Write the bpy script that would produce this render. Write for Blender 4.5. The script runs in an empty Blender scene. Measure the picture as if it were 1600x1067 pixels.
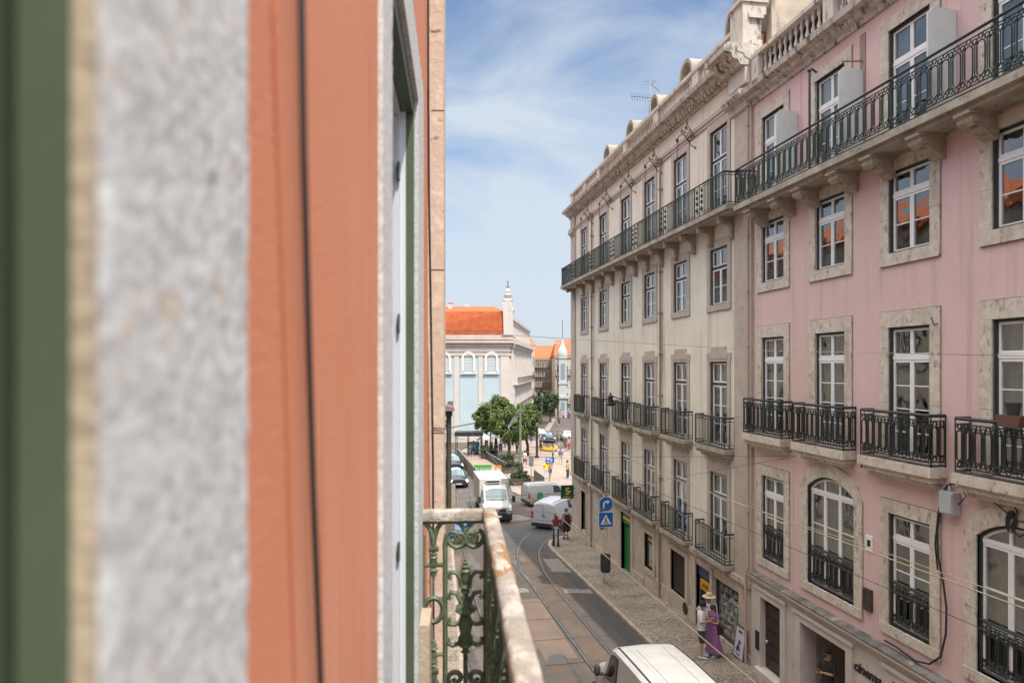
import bpy, bmesh, math, random
from mathutils import Vector, Matrix
random.seed(7)
C = bpy.context.scene.collection
# ------------------------------------------------------------------ camera, light, exposure
F = 1070.0; TH = math.atan(175/F); ST, CT = math.sin(TH), math.cos(TH)
cd = bpy.data.cameras.new('camera'); cam = bpy.data.objects.new('camera', cd); C.objects.link(cam)
cam.location = (0, 0, 0); cam.rotation_euler = (math.pi/2, 0, -TH)
cd.sensor_width = 36; cd.lens = F/1600*36; cd.shift_y = 39.5/1600
cd.clip_start = .02; cd.clip_end = 6000
cd.dof.use_dof = True; cd.dof.focus_distance = 24; cd.dof.aperture_fstop = 3.2
bpy.context.scene.camera = cam
SUN = Vector((.17, -.56, 1.0)).normalized()
sl = bpy.data.lights.new('sun', 'SUN'); so = bpy.data.objects.new('sun', sl); C.objects.link(so)
sl.energy = 2.0; sl.angle = math.radians(.6); sl.color = (1, .93, .84)
so.rotation_euler = SUN.to_track_quat('Z', 'Y').to_euler()
so.location = SUN*60
W = bpy.data.worlds.new('World'); bpy.context.scene.world = W; W.use_nodes = True
nt = W.node_tree; nt.nodes.clear(); N = nt.nodes.new; Lk = nt.links.new
sky = N('ShaderNodeTexSky'); sky.sky_type = 'NISHITA'; sky.sun_disc = False
sky.sun_elevation = math.asin(SUN.z); sky.sun_rotation = math.atan2(SUN.x, SUN.y)
sky.altitude = 50; sky.air_density = 1.0; sky.dust_density = 1.6; sky.ozone_density = 1.3
tc = N('ShaderNodeTexCoord'); mp = N('ShaderNodeMapping'); mp.inputs['Scale'].default_value = (1.6, 1.1, 3.2)
mp.inputs['Rotation'].default_value = (.25, .35, .2)
n1 = N('ShaderNodeTexNoise'); n1.inputs['Scale'].default_value = 1.45; n1.inputs['Detail'].default_value = 9; n1.inputs['Roughness'].default_value = .52
n1.inputs['Distortion'].default_value = .9
rp = N('ShaderNodeValToRGB'); rp.color_ramp.elements[0].position = .42; rp.color_ramp.elements[1].position = .66
sep = N('ShaderNodeSeparateXYZ'); hz = N('ShaderNodeMapRange'); hz.inputs[1].default_value = .02; hz.inputs[2].default_value = .42; hz.inputs[3].default_value = .5; hz.inputs[4].default_value = 0
add = N('ShaderNodeMath'); add.operation = 'ADD'; add.use_clamp = True
mul = N('ShaderNodeMath'); mul.operation = 'MULTIPLY'; mul.inputs[1].default_value = .92
mx = N('ShaderNodeMix'); mx.data_type = 'RGBA'; mx.inputs[7].default_value = (3.7, 4.15, 4.7, 1)
bg = N('ShaderNodeBackground'); bg.inputs['Strength'].default_value = .080; ow = N('ShaderNodeOutputWorld')
Lk(tc.outputs['Generated'], mp.inputs[0]); Lk(mp.outputs[0], n1.inputs[0]); Lk(n1.outputs[0], rp.inputs[0]); Lk(tc.outputs['Generated'], sep.inputs[0])
Lk(sep.outputs[2], hz.inputs[0]); Lk(rp.outputs[0], add.inputs[0]); Lk(hz.outputs[0], add.inputs[1]); Lk(add.outputs[0], mul.inputs[0]); Lk(mul.outputs[0], mx.inputs[0])
hsv = N('ShaderNodeHueSaturation'); hsv.inputs['Saturation'].default_value = 1.0; hsv.inputs['Value'].default_value = 1.0
Lk(sky.outputs[0], hsv.inputs['Color']); Lk(hsv.outputs[0], mx.inputs[6]); 
n2_ = N('ShaderNodeTexNoise'); n2_.inputs['Scale'].default_value = 2.2; n2_.inputs['Detail'].default_value = 5; Lk(tc.outputs['Generated'], n2_.inputs[0])   # broken bright cloud added overhead, out of view, to lift the shaded facades
r2_ = N('ShaderNodeMapRange'); r2_.inputs[1].default_value = .36; r2_.inputs[2].default_value = .52; Lk(n2_.outputs[0], r2_.inputs[0])
e2_ = N('ShaderNodeMapRange'); e2_.interpolation_type = 'SMOOTHSTEP'; e2_.inputs[1].default_value = .50; e2_.inputs[2].default_value = .66; Lk(sep.outputs[2], e2_.inputs[0])
m2_ = N('ShaderNodeMath'); m2_.operation = 'MULTIPLY'; Lk(r2_.outputs[0], m2_.inputs[0]); Lk(e2_.outputs[0], m2_.inputs[1])
x2_ = N('ShaderNodeMix'); x2_.data_type = 'RGBA'; x2_.inputs[7].default_value = (19.5, 18.8, 17.9, 1); Lk(m2_.outputs[0], x2_.inputs[0]); Lk(mx.outputs[2], x2_.inputs[6]); Lk(x2_.outputs[2], bg.inputs[0]); Lk(bg.outputs[0], ow.inputs[0])
S = bpy.context.scene
S.view_settings.view_transform = 'Standard'; S.view_settings.look = 'None'; S.view_settings.gamma = 1; S.view_settings.exposure = 1.2
S.cycles.max_bounces = 6; S.cycles.diffuse_bounces = 3; S.cycles.glossy_bounces = 3; S.cycles.transparent_max_bounces = 8; S.cycles.caustics_reflective = False; S.cycles.caustics_refractive = False

# ------------------------------------------------------------------ where things stand (metres, from the pixel grid of the survey)
def FY(px, D=11.):
    u = (px-800)/F; return D*(CT-u*ST)/(u*CT+ST)
def FZ(px, py, D=11.):
    Y = FY(px, D); return (573-py)/F*(D*ST+Y*CT)
def at(px, py, zc):
    u = (px-800)/F*zc; return Vector((u*CT+zc*ST, zc*CT-u*ST, (573-py)/F*zc))
def gz(Y): return -(8.4+.055*min(Y, 45)) - .003*max(0, min(Y, 120)-45)
def G(px, py, dz=0):
    lo, hi = 4., 900.
    for _ in range(50):
        m = (lo+hi)/2; p = at(px, py, m)
        if p.z > gz(p.y)+dz: lo = m
        else: hi = m
    p = at(px, py, lo); return Vector((p.x, p.y, gz(p.y)+dz))
# own facade frame: s along the wall, o out of it
OA = math.radians(4.69); OD = Vector((math.sin(OA), math.cos(OA), 0)); ON = Vector((math.cos(OA), -math.sin(OA), 0))

# ------------------------------------------------------------------ materials
MATS = {}
def M(name, col, col2=None, scale=2., amt=1., rough=.8, bump=0., bscale=60., stretch=(1, 1, 1), spots=None, metal=0., spec=.4, ramp=(.35, .65), det=6):
    if name in MATS: return MATS[name]
    m = bpy.data.materials.new(name); m.use_nodes = True; t = m.node_tree; b = t.nodes['Principled BSDF']
    b.inputs['Roughness'].default_value = rough; b.inputs['Metallic'].default_value = metal; b.inputs['Specular IOR Level'].default_value = spec
    b.inputs['Base Color'].default_value = (*col, 1)
    g = t.nodes.new('ShaderNodeNewGeometry'); mp = t.nodes.new('ShaderNodeMapping'); mp.inputs['Scale'].default_value = stretch
    t.links.new(g.outputs['Position'], mp.inputs[0])
    out = None
    def layer(prev, c, sc, r0, r1, vec, d=det):
        n = t.nodes.new('ShaderNodeTexNoise'); n.inputs['Scale'].default_value = sc; n.inputs['Detail'].default_value = d; n.inputs['Roughness'].default_value = .62
        t.links.new(vec, n.inputs[0]); r = t.nodes.new('ShaderNodeMapRange'); r.inputs[1].default_value = r0; r.inputs[2].default_value = r1
        r.inputs[4].default_value = amt if prev is None else 1
        t.links.new(n.outputs[0], r.inputs[0]); x = t.nodes.new('ShaderNodeMix'); x.data_type = 'RGBA'
        t.links.new(r.outputs[0], x.inputs[0]); x.inputs[7].default_value = (*c, 1)
        if prev is None: x.inputs[6].default_value = (*col, 1)
        else: t.links.new(prev, x.inputs[6])
        return x.outputs[2]
    if col2: out = layer(None, col2, scale, *ramp, mp.outputs[0])
    if spots:
        for (c, sc, r0, r1, st) in spots:
            m2 = t.nodes.new('ShaderNodeMapping'); m2.inputs['Scale'].default_value = st; m2.inputs['Location'].default_value = (sc, 3.1*sc, 1.7)
            t.links.new(g.outputs['Position'], m2.inputs[0]); out = layer(out, c, sc, r0, r1, m2.outputs[0], 4)
    if out: t.links.new(out, b.inputs['Base Color'])
    if bump:
        n = t.nodes.new('ShaderNodeTexNoise'); n.inputs['Scale'].default_value = bscale; n.inputs['Detail'].default_value = 5; t.links.new(g.outputs['Position'], n.inputs[0])
        bb = t.nodes.new('ShaderNodeBump'); bb.inputs['Strength'].default_value = min(1, bump); bb.inputs['Distance'].default_value = .02
        t.links.new(n.outputs[0], bb.inputs['Height']); t.links.new(bb.outputs[0], b.inputs['Normal'])
    MATS[name] = m; return m
def cobble(name, c1, c2, joint, sc=9.):
    m = bpy.data.materials.new(name); m.use_nodes = True; t = m.node_tree; b = t.nodes['Principled BSDF']; b.inputs['Roughness'].default_value = .7
    g = t.nodes.new('ShaderNodeNewGeometry'); v = t.nodes.new('ShaderNodeTexVoronoi'); v.inputs['Scale'].default_value = sc; v.inputs['Randomness'].default_value = .6
    v2 = t.nodes.new('ShaderNodeTexVoronoi'); v2.feature = 'DISTANCE_TO_EDGE'; v2.inputs['Scale'].default_value = sc; v2.inputs['Randomness'].default_value = .6
    mp = t.nodes.new('ShaderNodeMapping'); mp.inputs['Rotation'].default_value = (0, 0, .78)
    t.links.new(g.outputs['Position'], mp.inputs[0])
    for q in (v, v2): t.links.new(mp.outputs[0], q.inputs[0])
    x = t.nodes.new('ShaderNodeMix'); x.data_type = 'RGBA'; x.inputs[6].default_value = (*c1, 1); x.inputs[7].default_value = (*c2, 1)
    sx = t.nodes.new('ShaderNodeSeparateColor'); t.links.new(v.outputs['Color'], sx.inputs[0]); t.links.new(sx.outputs[0], x.inputs[0])
    n = t.nodes.new('ShaderNodeTexNoise'); n.inputs['Scale'].default_value = .7; n.inputs['Detail'].default_value = 5; t.links.new(g.outputs['Position'], n.inputs[0])
    r2 = t.nodes.new('ShaderNodeMapRange'); r2.inputs[1].default_value = .4; r2.inputs[2].default_value = .7; r2.inputs[4].default_value = .5; t.links.new(n.outputs[0], r2.inputs[0])
    y = t.nodes.new('ShaderNodeMix'); y.data_type = 'RGBA'; y.inputs[7].default_value = (c1[0]*.45, c1[1]*.42, c1[2]*.38, 1); t.links.new(x.outputs[2], y.inputs[6]); t.links.new(r2.outputs[0], y.inputs[0])
    r = t.nodes.new('ShaderNodeMapRange'); r.inputs[1].default_value = .02; r.inputs[2].default_value = .09; t.links.new(v2.outputs[0], r.inputs[0])
    z = t.nodes.new('ShaderNodeMix'); z.data_type = 'RGBA'; z.inputs[6].default_value = (*joint, 1); t.links.new(r.outputs[0], z.inputs[0]); t.links.new(y.outputs[2], z.inputs[7]); t.links.new(z.outputs[2], b.inputs['Base Color'])
    bb = t.nodes.new('ShaderNodeBump'); bb.inputs['Strength'].default_value = .6; bb.inputs['Distance'].default_value = .015; t.links.new(r.outputs[0], bb.inputs['Height']); t.links.new(bb.outputs[0], b.inputs['Normal'])
    return m
def glassmat(name, tint=(.55, .6, .6), base=.16, wav=.35):
    m = bpy.data.materials.new(name); m.use_nodes = True; t = m.node_tree; t.nodes.remove(t.nodes['Principled BSDF']); o = t.nodes['Material Output']
    g = t.nodes.new('ShaderNodeNewGeometry'); n = t.nodes.new('ShaderNodeTexNoise'); n.inputs['Scale'].default_value = 2.6; n.inputs['Detail'].default_value = 1; t.links.new(g.outputs['Position'], n.inputs[0])
    bb = t.nodes.new('ShaderNodeBump'); bb.inputs['Strength'].default_value = wav; bb.inputs['Distance'].default_value = .02; t.links.new(n.outputs[0], bb.inputs['Height'])
    gl = t.nodes.new('ShaderNodeBsdfGlossy'); gl.inputs['Roughness'].default_value = .015; t.links.new(bb.outputs[0], gl.inputs['Normal'])
    tr = t.nodes.new('ShaderNodeBsdfTransparent'); tr.inputs[0].default_value = (*tint, 1)
    lw = t.nodes.new('ShaderNodeLayerWeight'); lw.inputs[0].default_value = .5; fr = t.nodes.new('ShaderNodeMath'); fr.operation = 'POWER'; fr.inputs[1].default_value = 4; t.links.new(lw.outputs['Facing'], fr.inputs[0]); a = t.nodes.new('ShaderNodeMath'); a.operation = 'ADD'; a.use_clamp = True; a.inputs[1].default_value = base; t.links.new(fr.outputs[0], a.inputs[0])
    mx = t.nodes.new('ShaderNodeMixShader'); t.links.new(a.outputs[0], mx.inputs[0]); t.links.new(tr.outputs[0], mx.inputs[1]); t.links.new(gl.outputs[0], mx.inputs[2]); t.links.new(mx.outputs[0], o.inputs[0])
    return m
def tilemat(name, c1, c2, ang=0., sc=4.):
    m = M(name, c1, c2, scale=1.3, rough=.85); t = m.node_tree; b = t.nodes['Principled BSDF']
    g = t.nodes.new('ShaderNodeNewGeometry'); mp = t.nodes.new('ShaderNodeMapping'); mp.inputs['Rotation'].default_value = (0, 0, ang); t.links.new(g.outputs['Position'], mp.inputs[0])
    w = t.nodes.new('ShaderNodeTexWave'); w.inputs['Scale'].default_value = sc; w.bands_direction = 'X'; t.links.new(mp.outputs[0], w.inputs[0])
    bb = t.nodes.new('ShaderNodeBump'); bb.inputs['Strength'].default_value = .8; bb.inputs['Distance'].default_value = .05; t.links.new(w.outputs[1], bb.inputs['Height']); t.links.new(bb.outputs[0], b.inputs['Normal'])
    return m
cream = M('cream_plaster', (.71, .67, .585), (.65, .605, .52), scale=.9, rough=.92, bump=.12, bscale=25, spots=[((.37, .31, .25), 2.2, .66, .72, (1, .8, .3)), ((.40, .36, .30), 1.5, .53, .74, (1, 2.4, .09)), ((.74, .70, .63), .5, .5, .7, (1, 1, 1))])
pink = M('pink_plaster', (.66, .475, .47), (.61, .44, .44), scale=.8, rough=.92, bump=.15, bscale=18, spots=[((.46, .32, .31), 1.5, .55, .78, (1, 2.6, .10)), ((.60, .425, .40), .42, .50, .66, (1, 1, .7)), ((.68, .50, .495), 7, .60, .72, (1, 1, 1)), ((.68, .46, .44), 3.5, .62, .8, (1, 1, 1))])
lios = M('limestone', (.64, .58, .52), (.49, .43, .36), scale=5, rough=.85, bump=.4, bscale=40, spots=[((.30, .245, .19), 9, .56, .68, (1, 1, .6)), ((.15, .125, .10), 17, .66, .70, (1, 1, .6)), ((.36, .32, .27), 1.6, .55, .75, (1, 1, .3))])
liosc = M('taupe_stone', (.47, .41, .365), (.40, .345, .30), scale=3, rough=.88, bump=.3, bscale=40, spots=[((.24, .2, .17), 9, .62, .75, (1, 1, .6))])
gstone = M('base_stone', (.56, .48, .41), (.46, .39, .325), scale=1.5, rough=.85, bump=.2, bscale=40, spots=[((.22, .175, .14), 4, .56, .74, (1, 1, .2)), ((.5, .45, .39), 1.1, .6, .8, (1, 1, 1))])
pstone = M('portal_stone', (.58, .52, .48), (.50, .45, .41), scale=2, rough=.8, bump=.2, bscale=40, spots=[((.27, .23, .2), 7, .64, .8, (1, 1, .3))])
dirty = M('sooty_stone', (.56, .52, .46), (.38, .35, .31), scale=2.4, rough=.95, bump=.4, bscale=25, spots=[((.12, .115, .11), 4.5, .52, .66, (1, 1.2, .25)), ((.08, .08, .075), 11, .6, .68, (1, 1, .6))])
slabst = M('slab_stone', (.44, .39, .33), (.27, .24, .20), scale=2.4, rough=.92, bump=.4, bscale=30, spots=[((.12, .11, .09), 5, .58, .75, (1, 1, 1))])
white = M('white_paint', (.80, .81, .83), (.72, .73, .74), scale=3, rough=.45)
green = M('dark_green_paint', (.018, .032, .028), (.028, .045, .04), scale=6, rough=.5)
brownf = M('dark_brown_paint', (.045, .034, .028), (.07, .055, .045), scale=6, rough=.6)
iron = M('blackened_iron', (.022, .028, .027), (.04, .043, .04), scale=8, rough=.6, metal=.2, spots=[((.09, .06, .04), 9, .66, .8, (1, 1, 1))])
irong = M('green_iron', (.022, .040, .038), (.035, .055, .05), scale=8, rough=.5, metal=.1)
glass = glassmat('window_glass', base=.25); sglass = glassmat('shop_glass', (.85, .87, .87), .05, .1); cglass = glassmat('car_glass', (.12, .15, .15), .12, .05)
curt = M('curtain', (.42, .41, .37), (.30, .30, .27), scale=5, rough=.9)
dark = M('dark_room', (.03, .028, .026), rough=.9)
black = M('black_rubber', (.02, .02, .02), rough=.7)
asph = M('asphalt', (.112, .097, .087), (.086, .075, .068), scale=.9, rough=.86, bump=.35, bscale=55, spots=[((.132, .095, .072), .45, .50, .66, (1, .25, 1)), ((.145, .135, .125), .8, .60, .62, (1, .3, 1)), ((.062, .055, .052), 2.2, .58, .72, (1, .3, 1)), ((.085, .08, .075), .9, .6, .64, (1, .6, 1)), ((.20, .18, .16), 60, .63, .7, (1, 1, 1))])
asphd = M('dark_asphalt_patch', (.085, .083, .085), (.066, .063, .064), scale=2, rough=.85, bump=.3, bscale=60, spots=[((.12, .115, .11), 45, .62, .7, (1, 1, 1))])
asphr = M('reddish_asphalt', (.20, .15, .125), (.16, .12, .10), scale=1, rough=.85, bump=.3, bscale=60)
paint = M('worn_road_paint', (.30, .29, .27), (.17, .155, .14), scale=6, rough=.8, ramp=(.4, .6))
calc = cobble('cobbles', (.46, .39, .32), (.27, .225, .185), (.09, .075, .06), 10)
plz = M('plaza_cobbles', (.34, .275, .225), (.26, .205, .165), scale=1.2, rough=.8, bump=.3, bscale=12, spots=[((.27, .22, .18), .8, .6, .75, (1, 1, 1))])
kerbm = M('kerb_stone', (.50, .43, .36), (.30, .25, .2), scale=3, rough=.8, bump=.2, bscale=40)
steel = M('rail_steel', (.30, .30, .31), (.16, .145, .135), scale=4, rough=.42, metal=.7)
roofm = tilemat('orange_tiles', (.56, .17, .065), (.42, .12, .05), -TH, 3.)
groovem = M('rail_groove', (.035, .03, .026), rough=.9)
cwall = M('church_wall', (.62, .56, .52), (.55, .5, .46), scale=.4, rough=.9)
cblue = M('pale_blue_plaster', (.46, .56, .60), (.42, .52, .57), scale=.3, rough=.9)
leafm = M('leaves', (.09, .135, .018), (.035, .062, .010), scale=1.2, rough=.6, spots=[((.14, .17, .03), 1.1, .54, .74, (1, 1, 1))])
leafd = M('dark_leaves', (.055, .085, .028), (.03, .055, .02), scale=1.5, rough=.6)
bark = M('bark', (.11, .075, .055), (.06, .04, .03), scale=5, rough=.9, bump=.4)
polem = M('pole_green', (.15, .18, .13), (.12, .14, .11), scale=2, rough=.6)
wirem = M('cable_black', (.025, .023, .022), rough=.6)
wirey = M('copper_cable', (.30, .25, .17), (.20, .16, .11), scale=2, rough=.5)
orange = M("orange_render", (.66, .262, .148), (.62, .242, .136), scale=2.5, rough=.9, bump=.12, bscale=120, spots=[((.66, .31, .20), 1.6, .5, .75, (1, 1, .4)), ((.56, .19, .09), 7, .60, .72, (1, 3, .15))])
nearst = M('rough_limestone', (.66, .695, .71), (.47, .485, .485), scale=75, ramp=(.40, .62), rough=.95, bump=.15, bscale=90, spots=[((.60, .51, .41), 38, .60, .72, (1, 1, .8)), ((.20, .175, .16), 55, .66, .72, (1, 1, .6)), ((.24, .21, .19), 26, .70, .74, (1, 1, .6))])
quoinst = M('quoin_limestone', (.60, .49, .40), (.56, .45, .36), scale=5, rough=.92, bump=.25, bscale=30, spots=[((.22, .15, .10), 9, .66, .70, (1, 1, 3.2)), ((.70, .60, .50), 12, .52, .66, (1, 1, 1)), ((.66, .56, .46), 6, .55, .7, (1, 1, 1))])
balg = M('green_enamel', (.15, .185, .11), (.085, .11, .065), scale=25, rough=.45, spots=[((.20, .22, .15), 40, .66, .76, (1, 1, 1)), ((.10, .055, .03), 30, .68, .75, (1, 1, 1))])
railm = M('peeling_handrail', (.37, .325, .275), (.27, .235, .20), scale=18, rough=.75, bump=.4, bscale=90, spots=[((.52, .46, .41), 14, .48, .60, (1, .6, 1)), ((.30, .165, .08), 6, .565, .60, (1.8, .5, 1)), ((.30, .24, .19), 30, .62, .7, (1, .4, 1))])

# ------------------------------------------------------------------ mesh builder
class MB:
    def __init__(s): s.v = []; s.f = []; s.m = []; s.cur = 0
    def add(s, vs, fs):
        b = len(s.v); s.v += [tuple(v) for v in vs]; s.f += [tuple(b+i for i in f) for f in fs]; s.m += [s.cur]*len(fs); return s
    def box(s, x0, x1, y0, y1, z0, z1):
        if x0 > x1: x0, x1 = x1, x0
        if y0 > y1: y0, y1 = y1, y0
        if z0 > z1: z0, z1 = z1, z0
        return s.add([(x0, y0, z0), (x1, y0, z0), (x1, y1, z0), (x0, y1, z0), (x0, y0, z1), (x1, y0, z1), (x1, y1, z1), (x0, y1, z1)],
                     [(0, 3, 2, 1), (4, 5, 6, 7), (0, 1, 5, 4), (1, 2, 6, 5), (2, 3, 7, 6), (3, 0, 4, 7)])
    def prism(s, pts, a, b, axis='x'):
        n = len(pts)
        def mk(p, h): return (h, p[0], p[1]) if axis == 'x' else ((p[0], h, p[1]) if axis == 'y' else (p[0], p[1], h))
        return s.add([mk(p, a) for p in pts]+[mk(p, b) for p in pts], [tuple(range(n)), tuple(range(2*n-1, n-1, -1))]+[(i, i+n, (i+1) % n+n, (i+1) % n) for i in range(n)])
    def ring(s, inn, out, a, b, closed=True):      # frame between two outlines of equal length, in y,z; x from a to b
        n = len(inn); vs = [(a, *p) for p in inn]+[(a, *p) for p in out]+[(b, *p) for p in inn]+[(b, *p) for p in out]; fs = []
        for i in range(n if closed else n-1):
            j = (i+1) % n
            fs += [(i, j, n+j, n+i), (2*n+i, 3*n+i, 3*n+j, 2*n+j), (n+i, n+j, 3*n+j, 3*n+i), (i, 2*n+i, 2*n+j, j)]
        if not closed:
            for i in (0, n-1): fs += [(i, n+i, 3*n+i, 2*n+i)]
        return s.add(vs, fs)
    def tube(s, pts, r, n=5, cap=True, flat=(1, 1), up=None):
        P = [Vector(p) for p in pts]; k = len(P); rr = r if isinstance(r, (list, tuple)) else [r]*k; vs = []; fs = []
        prev = None
        for i, p in enumerate(P):
            t = (P[min(i+1, k-1)]-P[max(i-1, 0)])
            if t.length < 1e-9: t = Vector((0, 0, 1))
            t.normalize()
            if up is not None: a = Vector(up) - t*t.dot(Vector(up))
            elif prev is None: a = t.orthogonal()
            else: a = prev - t*t.dot(prev)
            if a.length < 1e-6: a = t.orthogonal()
            a.normalize(); prev = a; b = t.cross(a)
            for j in range(n):
                q = 2*math.pi*(j+.5)/n; vs.append(p+a*math.cos(q)*rr[i]*flat[0]+b*math.sin(q)*rr[i]*flat[1])
        for i in range(k-1):
            for j in range(n): fs.append((i*n+j, i*n+(j+1) % n, (i+1)*n+(j+1) % n, (i+1)*n+j))
        if cap: fs += [tuple(range(n-1, -1, -1)), tuple(range((k-1)*n, k*n))]
        return s.add(vs, fs)
    def lathe(s, prof, c=(0, 0, 0), n=12, sx=1, sy=1):
        vs = [(c[0]+r*math.cos(2*math.pi*j/n)*sx, c[1]+r*math.sin(2*math.pi*j/n)*sy, c[2]+z) for r, z in prof for j in range(n)]; k = len(prof)
        fs = [(i*n+j, i*n+(j+1) % n, (i+1)*n+(j+1) % n, (i+1)*n+j) for i in range(k-1) for j in range(n)]+[tuple(range(n-1, -1, -1)), tuple(range((k-1)*n, k*n))]
        return s.add(vs, fs)
    def ball(s, c, r, n=8, sc=(1, 1, 1)):
        prof = [(r*math.sin(math.pi*i/n)+1e-4, -r*math.cos(math.pi*i/n)*sc[2]) for i in range(n+1)]
        return s.lathe(prof, c, n+2, sc[0], sc[1])
    def xf(s, mat, start=0):
        for i in range(start, len(s.v)): s.v[i] = tuple(mat @ Vector(s.v[i]))
        return s
    def mesh(s, name, mat, smooth=False):
        me = bpy.data.meshes.new(name); me.from_pydata(s.v, [], s.f)
        for q in (mat if isinstance(mat, (list, tuple)) else [mat]): me.materials.append(q)
        if isinstance(mat, (list, tuple)): me.polygons.foreach_set('material_index', s.m)
        bm = bmesh.new(); bm.from_mesh(me); bmesh.ops.recalc_face_normals(bm, faces=bm.faces); bm.to_mesh(me); bm.free()
        if smooth:
            me.polygons.foreach_set('use_smooth', [True]*len(me.polygons))
            try: me.set_sharp_from_angle(angle=math.radians(smooth if smooth > 1 else 40))
            except Exception: pass
        return me
    def build(s, name, mat, parent=None, loc=(0, 0, 0), smooth=False, label=None):
        return put(name, s.mesh(name, mat, smooth), parent, loc, label)
def put(name, me, parent=None, loc=(0, 0, 0), label=None):
    o = bpy.data.objects.new(name, me); C.objects.link(o); o.location = loc
    if parent is not None: o.parent = parent
    if label: o['label'] = label
    return o
def tag(o, label, cat, group=None):
    o['label'] = label; o['category'] = cat
    if group: o['group'] = group
    return o
def struct(o, kind='structure'): o['kind'] = kind; return o
def thing(name, label, cat, loc=(0, 0, 0), rz=0., group=None, rx=0.):
    o = bpy.data.objects.new(name, None); C.objects.link(o); o.empty_display_size = .2; o.location = loc; o.rotation_euler = (rx, 0, rz); return tag(o, label, cat, group)
def kids(o): return [c for c in bpy.data.objects if c.parent == o]
def dup(root, loc, rz=None, label=None, mats=None):
    def cp(o, par):
        c = o.copy(); C.objects.link(c)
        if par is not None: c.parent = par
        for k in kids_of.get(o.name, []): cp(k, c)
        return c
    kids_of = {}
    for o in bpy.data.objects:
        if o.parent: kids_of.setdefault(o.parent.name, []).append(o)
    r = cp(root, None); r.location = loc
    if rz is not None: r.rotation_euler[2] = rz
    if label: r['label'] = label
    if mats:
        for c in kids(r):
            nm = c.name.split('.')[0]
            if nm in mats and c.type == 'MESH':
                c.material_slots[0].link = 'OBJECT'; c.material_slots[0].material = mats[nm]
    return r
def text(s, size, mat, name, parent, loc, rot, ext=.004, shear=0, off=0, align='CENTER'):
    cu = bpy.data.curves.new('lettering', 'FONT'); cu.body = s; cu.size = size; cu.extrude = ext; cu.shear = shear; cu.offset = off; cu.align_x = align; cu.resolution_u = 3
    o = bpy.data.objects.new('tmp', cu); C.objects.link(o); bpy.context.view_layer.update()
    me = bpy.data.meshes.new_from_object(o.evaluated_get(bpy.context.evaluated_depsgraph_get())); bpy.data.objects.remove(o); bpy.data.curves.remove(cu)
    me.name = name; me.materials.clear(); me.materials.append(mat); r = put(name, me, parent, loc); r.rotation_euler = rot; return r
def arc(cx, cy, r, a0, a1, n=8): return [(cx+r*math.cos(math.radians(a0+(a1-a0)*i/n)), cy+r*math.sin(math.radians(a0+(a1-a0)*i/n))) for i in range(n+1)]
def spiral(cx, cy, r0, r1, a0, a1, n=14): return [(cx+(r0+(r1-r0)*i/n)*math.cos(math.radians(a0+(a1-a0)*i/n)), cy+(r0+(r1-r0)*i/n)*math.sin(math.radians(a0+(a1-a0)*i/n))) for i in range(n+1)]
# ------------------------------------------------------------------ ground, road, pavements
def sheet(name, mat, pts, dz, kind='structure', label=None):
    mb = MB(); ys = sorted({p[1] for p in pts}); mb.add([(p[0], p[1], gz(p[1])+dz) for p in pts], [tuple(range(len(pts)))])
    return struct(mb.build(name, mat), kind)
def stripsheet(name, mat, left, right, ys, dz, side=None):
    mb = MB(); vs = []; fs = []
    for y in ys: vs += [(left(y), y, gz(y)+dz), (right(y), y, gz(y)+dz)]
    for i in range(len(ys)-1): fs.append((2*i, 2*i+1, 2*i+3, 2*i+2))
    mb.add(vs, fs)
    if side:
        for f in (left, right):
            v = []; q = []
            for y in ys: v += [(f(y), y, gz(y)+dz), (f(y), y, gz(y)-.3)]
            for i in range(len(ys)-1): q.append((2*i, 2*i+1, 2*i+3, 2*i+2))
            mb.add(v, q)
    return struct(mb.build(name, mat))
YS = [-60, -20, 0, 10, 20, 30, 40, 45, 60, 80, 120, 400, 3000]
stripsheet('road', asph, lambda y: -3000, lambda y: 3000, YS, 0)
def kx(y):     # street-side edge of the right-hand pavement, rounding off at the corner
    if y < 38.5: return 8.5
    t = min(1, (y-38.5)/3.5); return 8.5+2.2*(1-math.sqrt(max(0, 1-t*t)))
ky = [-30, 0, 20, 38.5, 39.5, 40.5, 41.2, 41.7, 42]
stripsheet('pavement', calc, lambda y: kx(y)+.16, lambda y: 11.4, ky, .13)
stripsheet('kerb', kerbm, lambda y: kx(y), lambda y: kx(y)+.2, ky, .126, True)
sheet('pavement', calc, [(10.5, 41.9), (30, 43.4), (30, 45.5), (10.9, 43.6), (10.3, 42.6)], .12)
lx = lambda y: .75+.058*y
stripsheet('pavement', calc, lambda y: -6, lambda y: lx(y)-.15, [-20, 0, 20, 45, 60], .12)
stripsheet('kerb', kerbm, lambda y: lx(y)-.16, lambda y: lx(y), [-20, 0, 20, 45, 60], .116, True)
# plaza island
pz = [G(797, 756), G(800, 768), G(812, 774), G(852, 778), G(930, 776)]
P1, P2, P3, P4, P5 = pz
far = [G(960, 702), G(862, 703), G(846, 700), G(838, 690), G(760, 689), G(716, 708), G(745, 741)]
plist = [(p.x, p.y) for p in pz+far]
def slab(name, mat, pts, dz, th=.2):
    mb = MB(); n = len(pts); mb.add([(x, y, gz(y)+dz) for x, y in pts]+[(x, y, gz(y)+dz-th) for x, y in pts], [tuple(range(n))]+[(i, (i+1) % n, (i+1) % n+n, i+n) for i in range(n)])
    return struct(mb.build(name, mat))
slab('plaza', plz, plist, .14, .3)
def shrink(pts, k):
    cx = sum(p[0] for p in pts)/len(pts); cy = sum(p[1] for p in pts)/len(pts); return [(cx+(x-cx)*k, cy+(y-cy)*k) for x, y in pts]
slab('plaza_kerb', kerbm, shrink(plist, 1.012), .13, .3)
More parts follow.
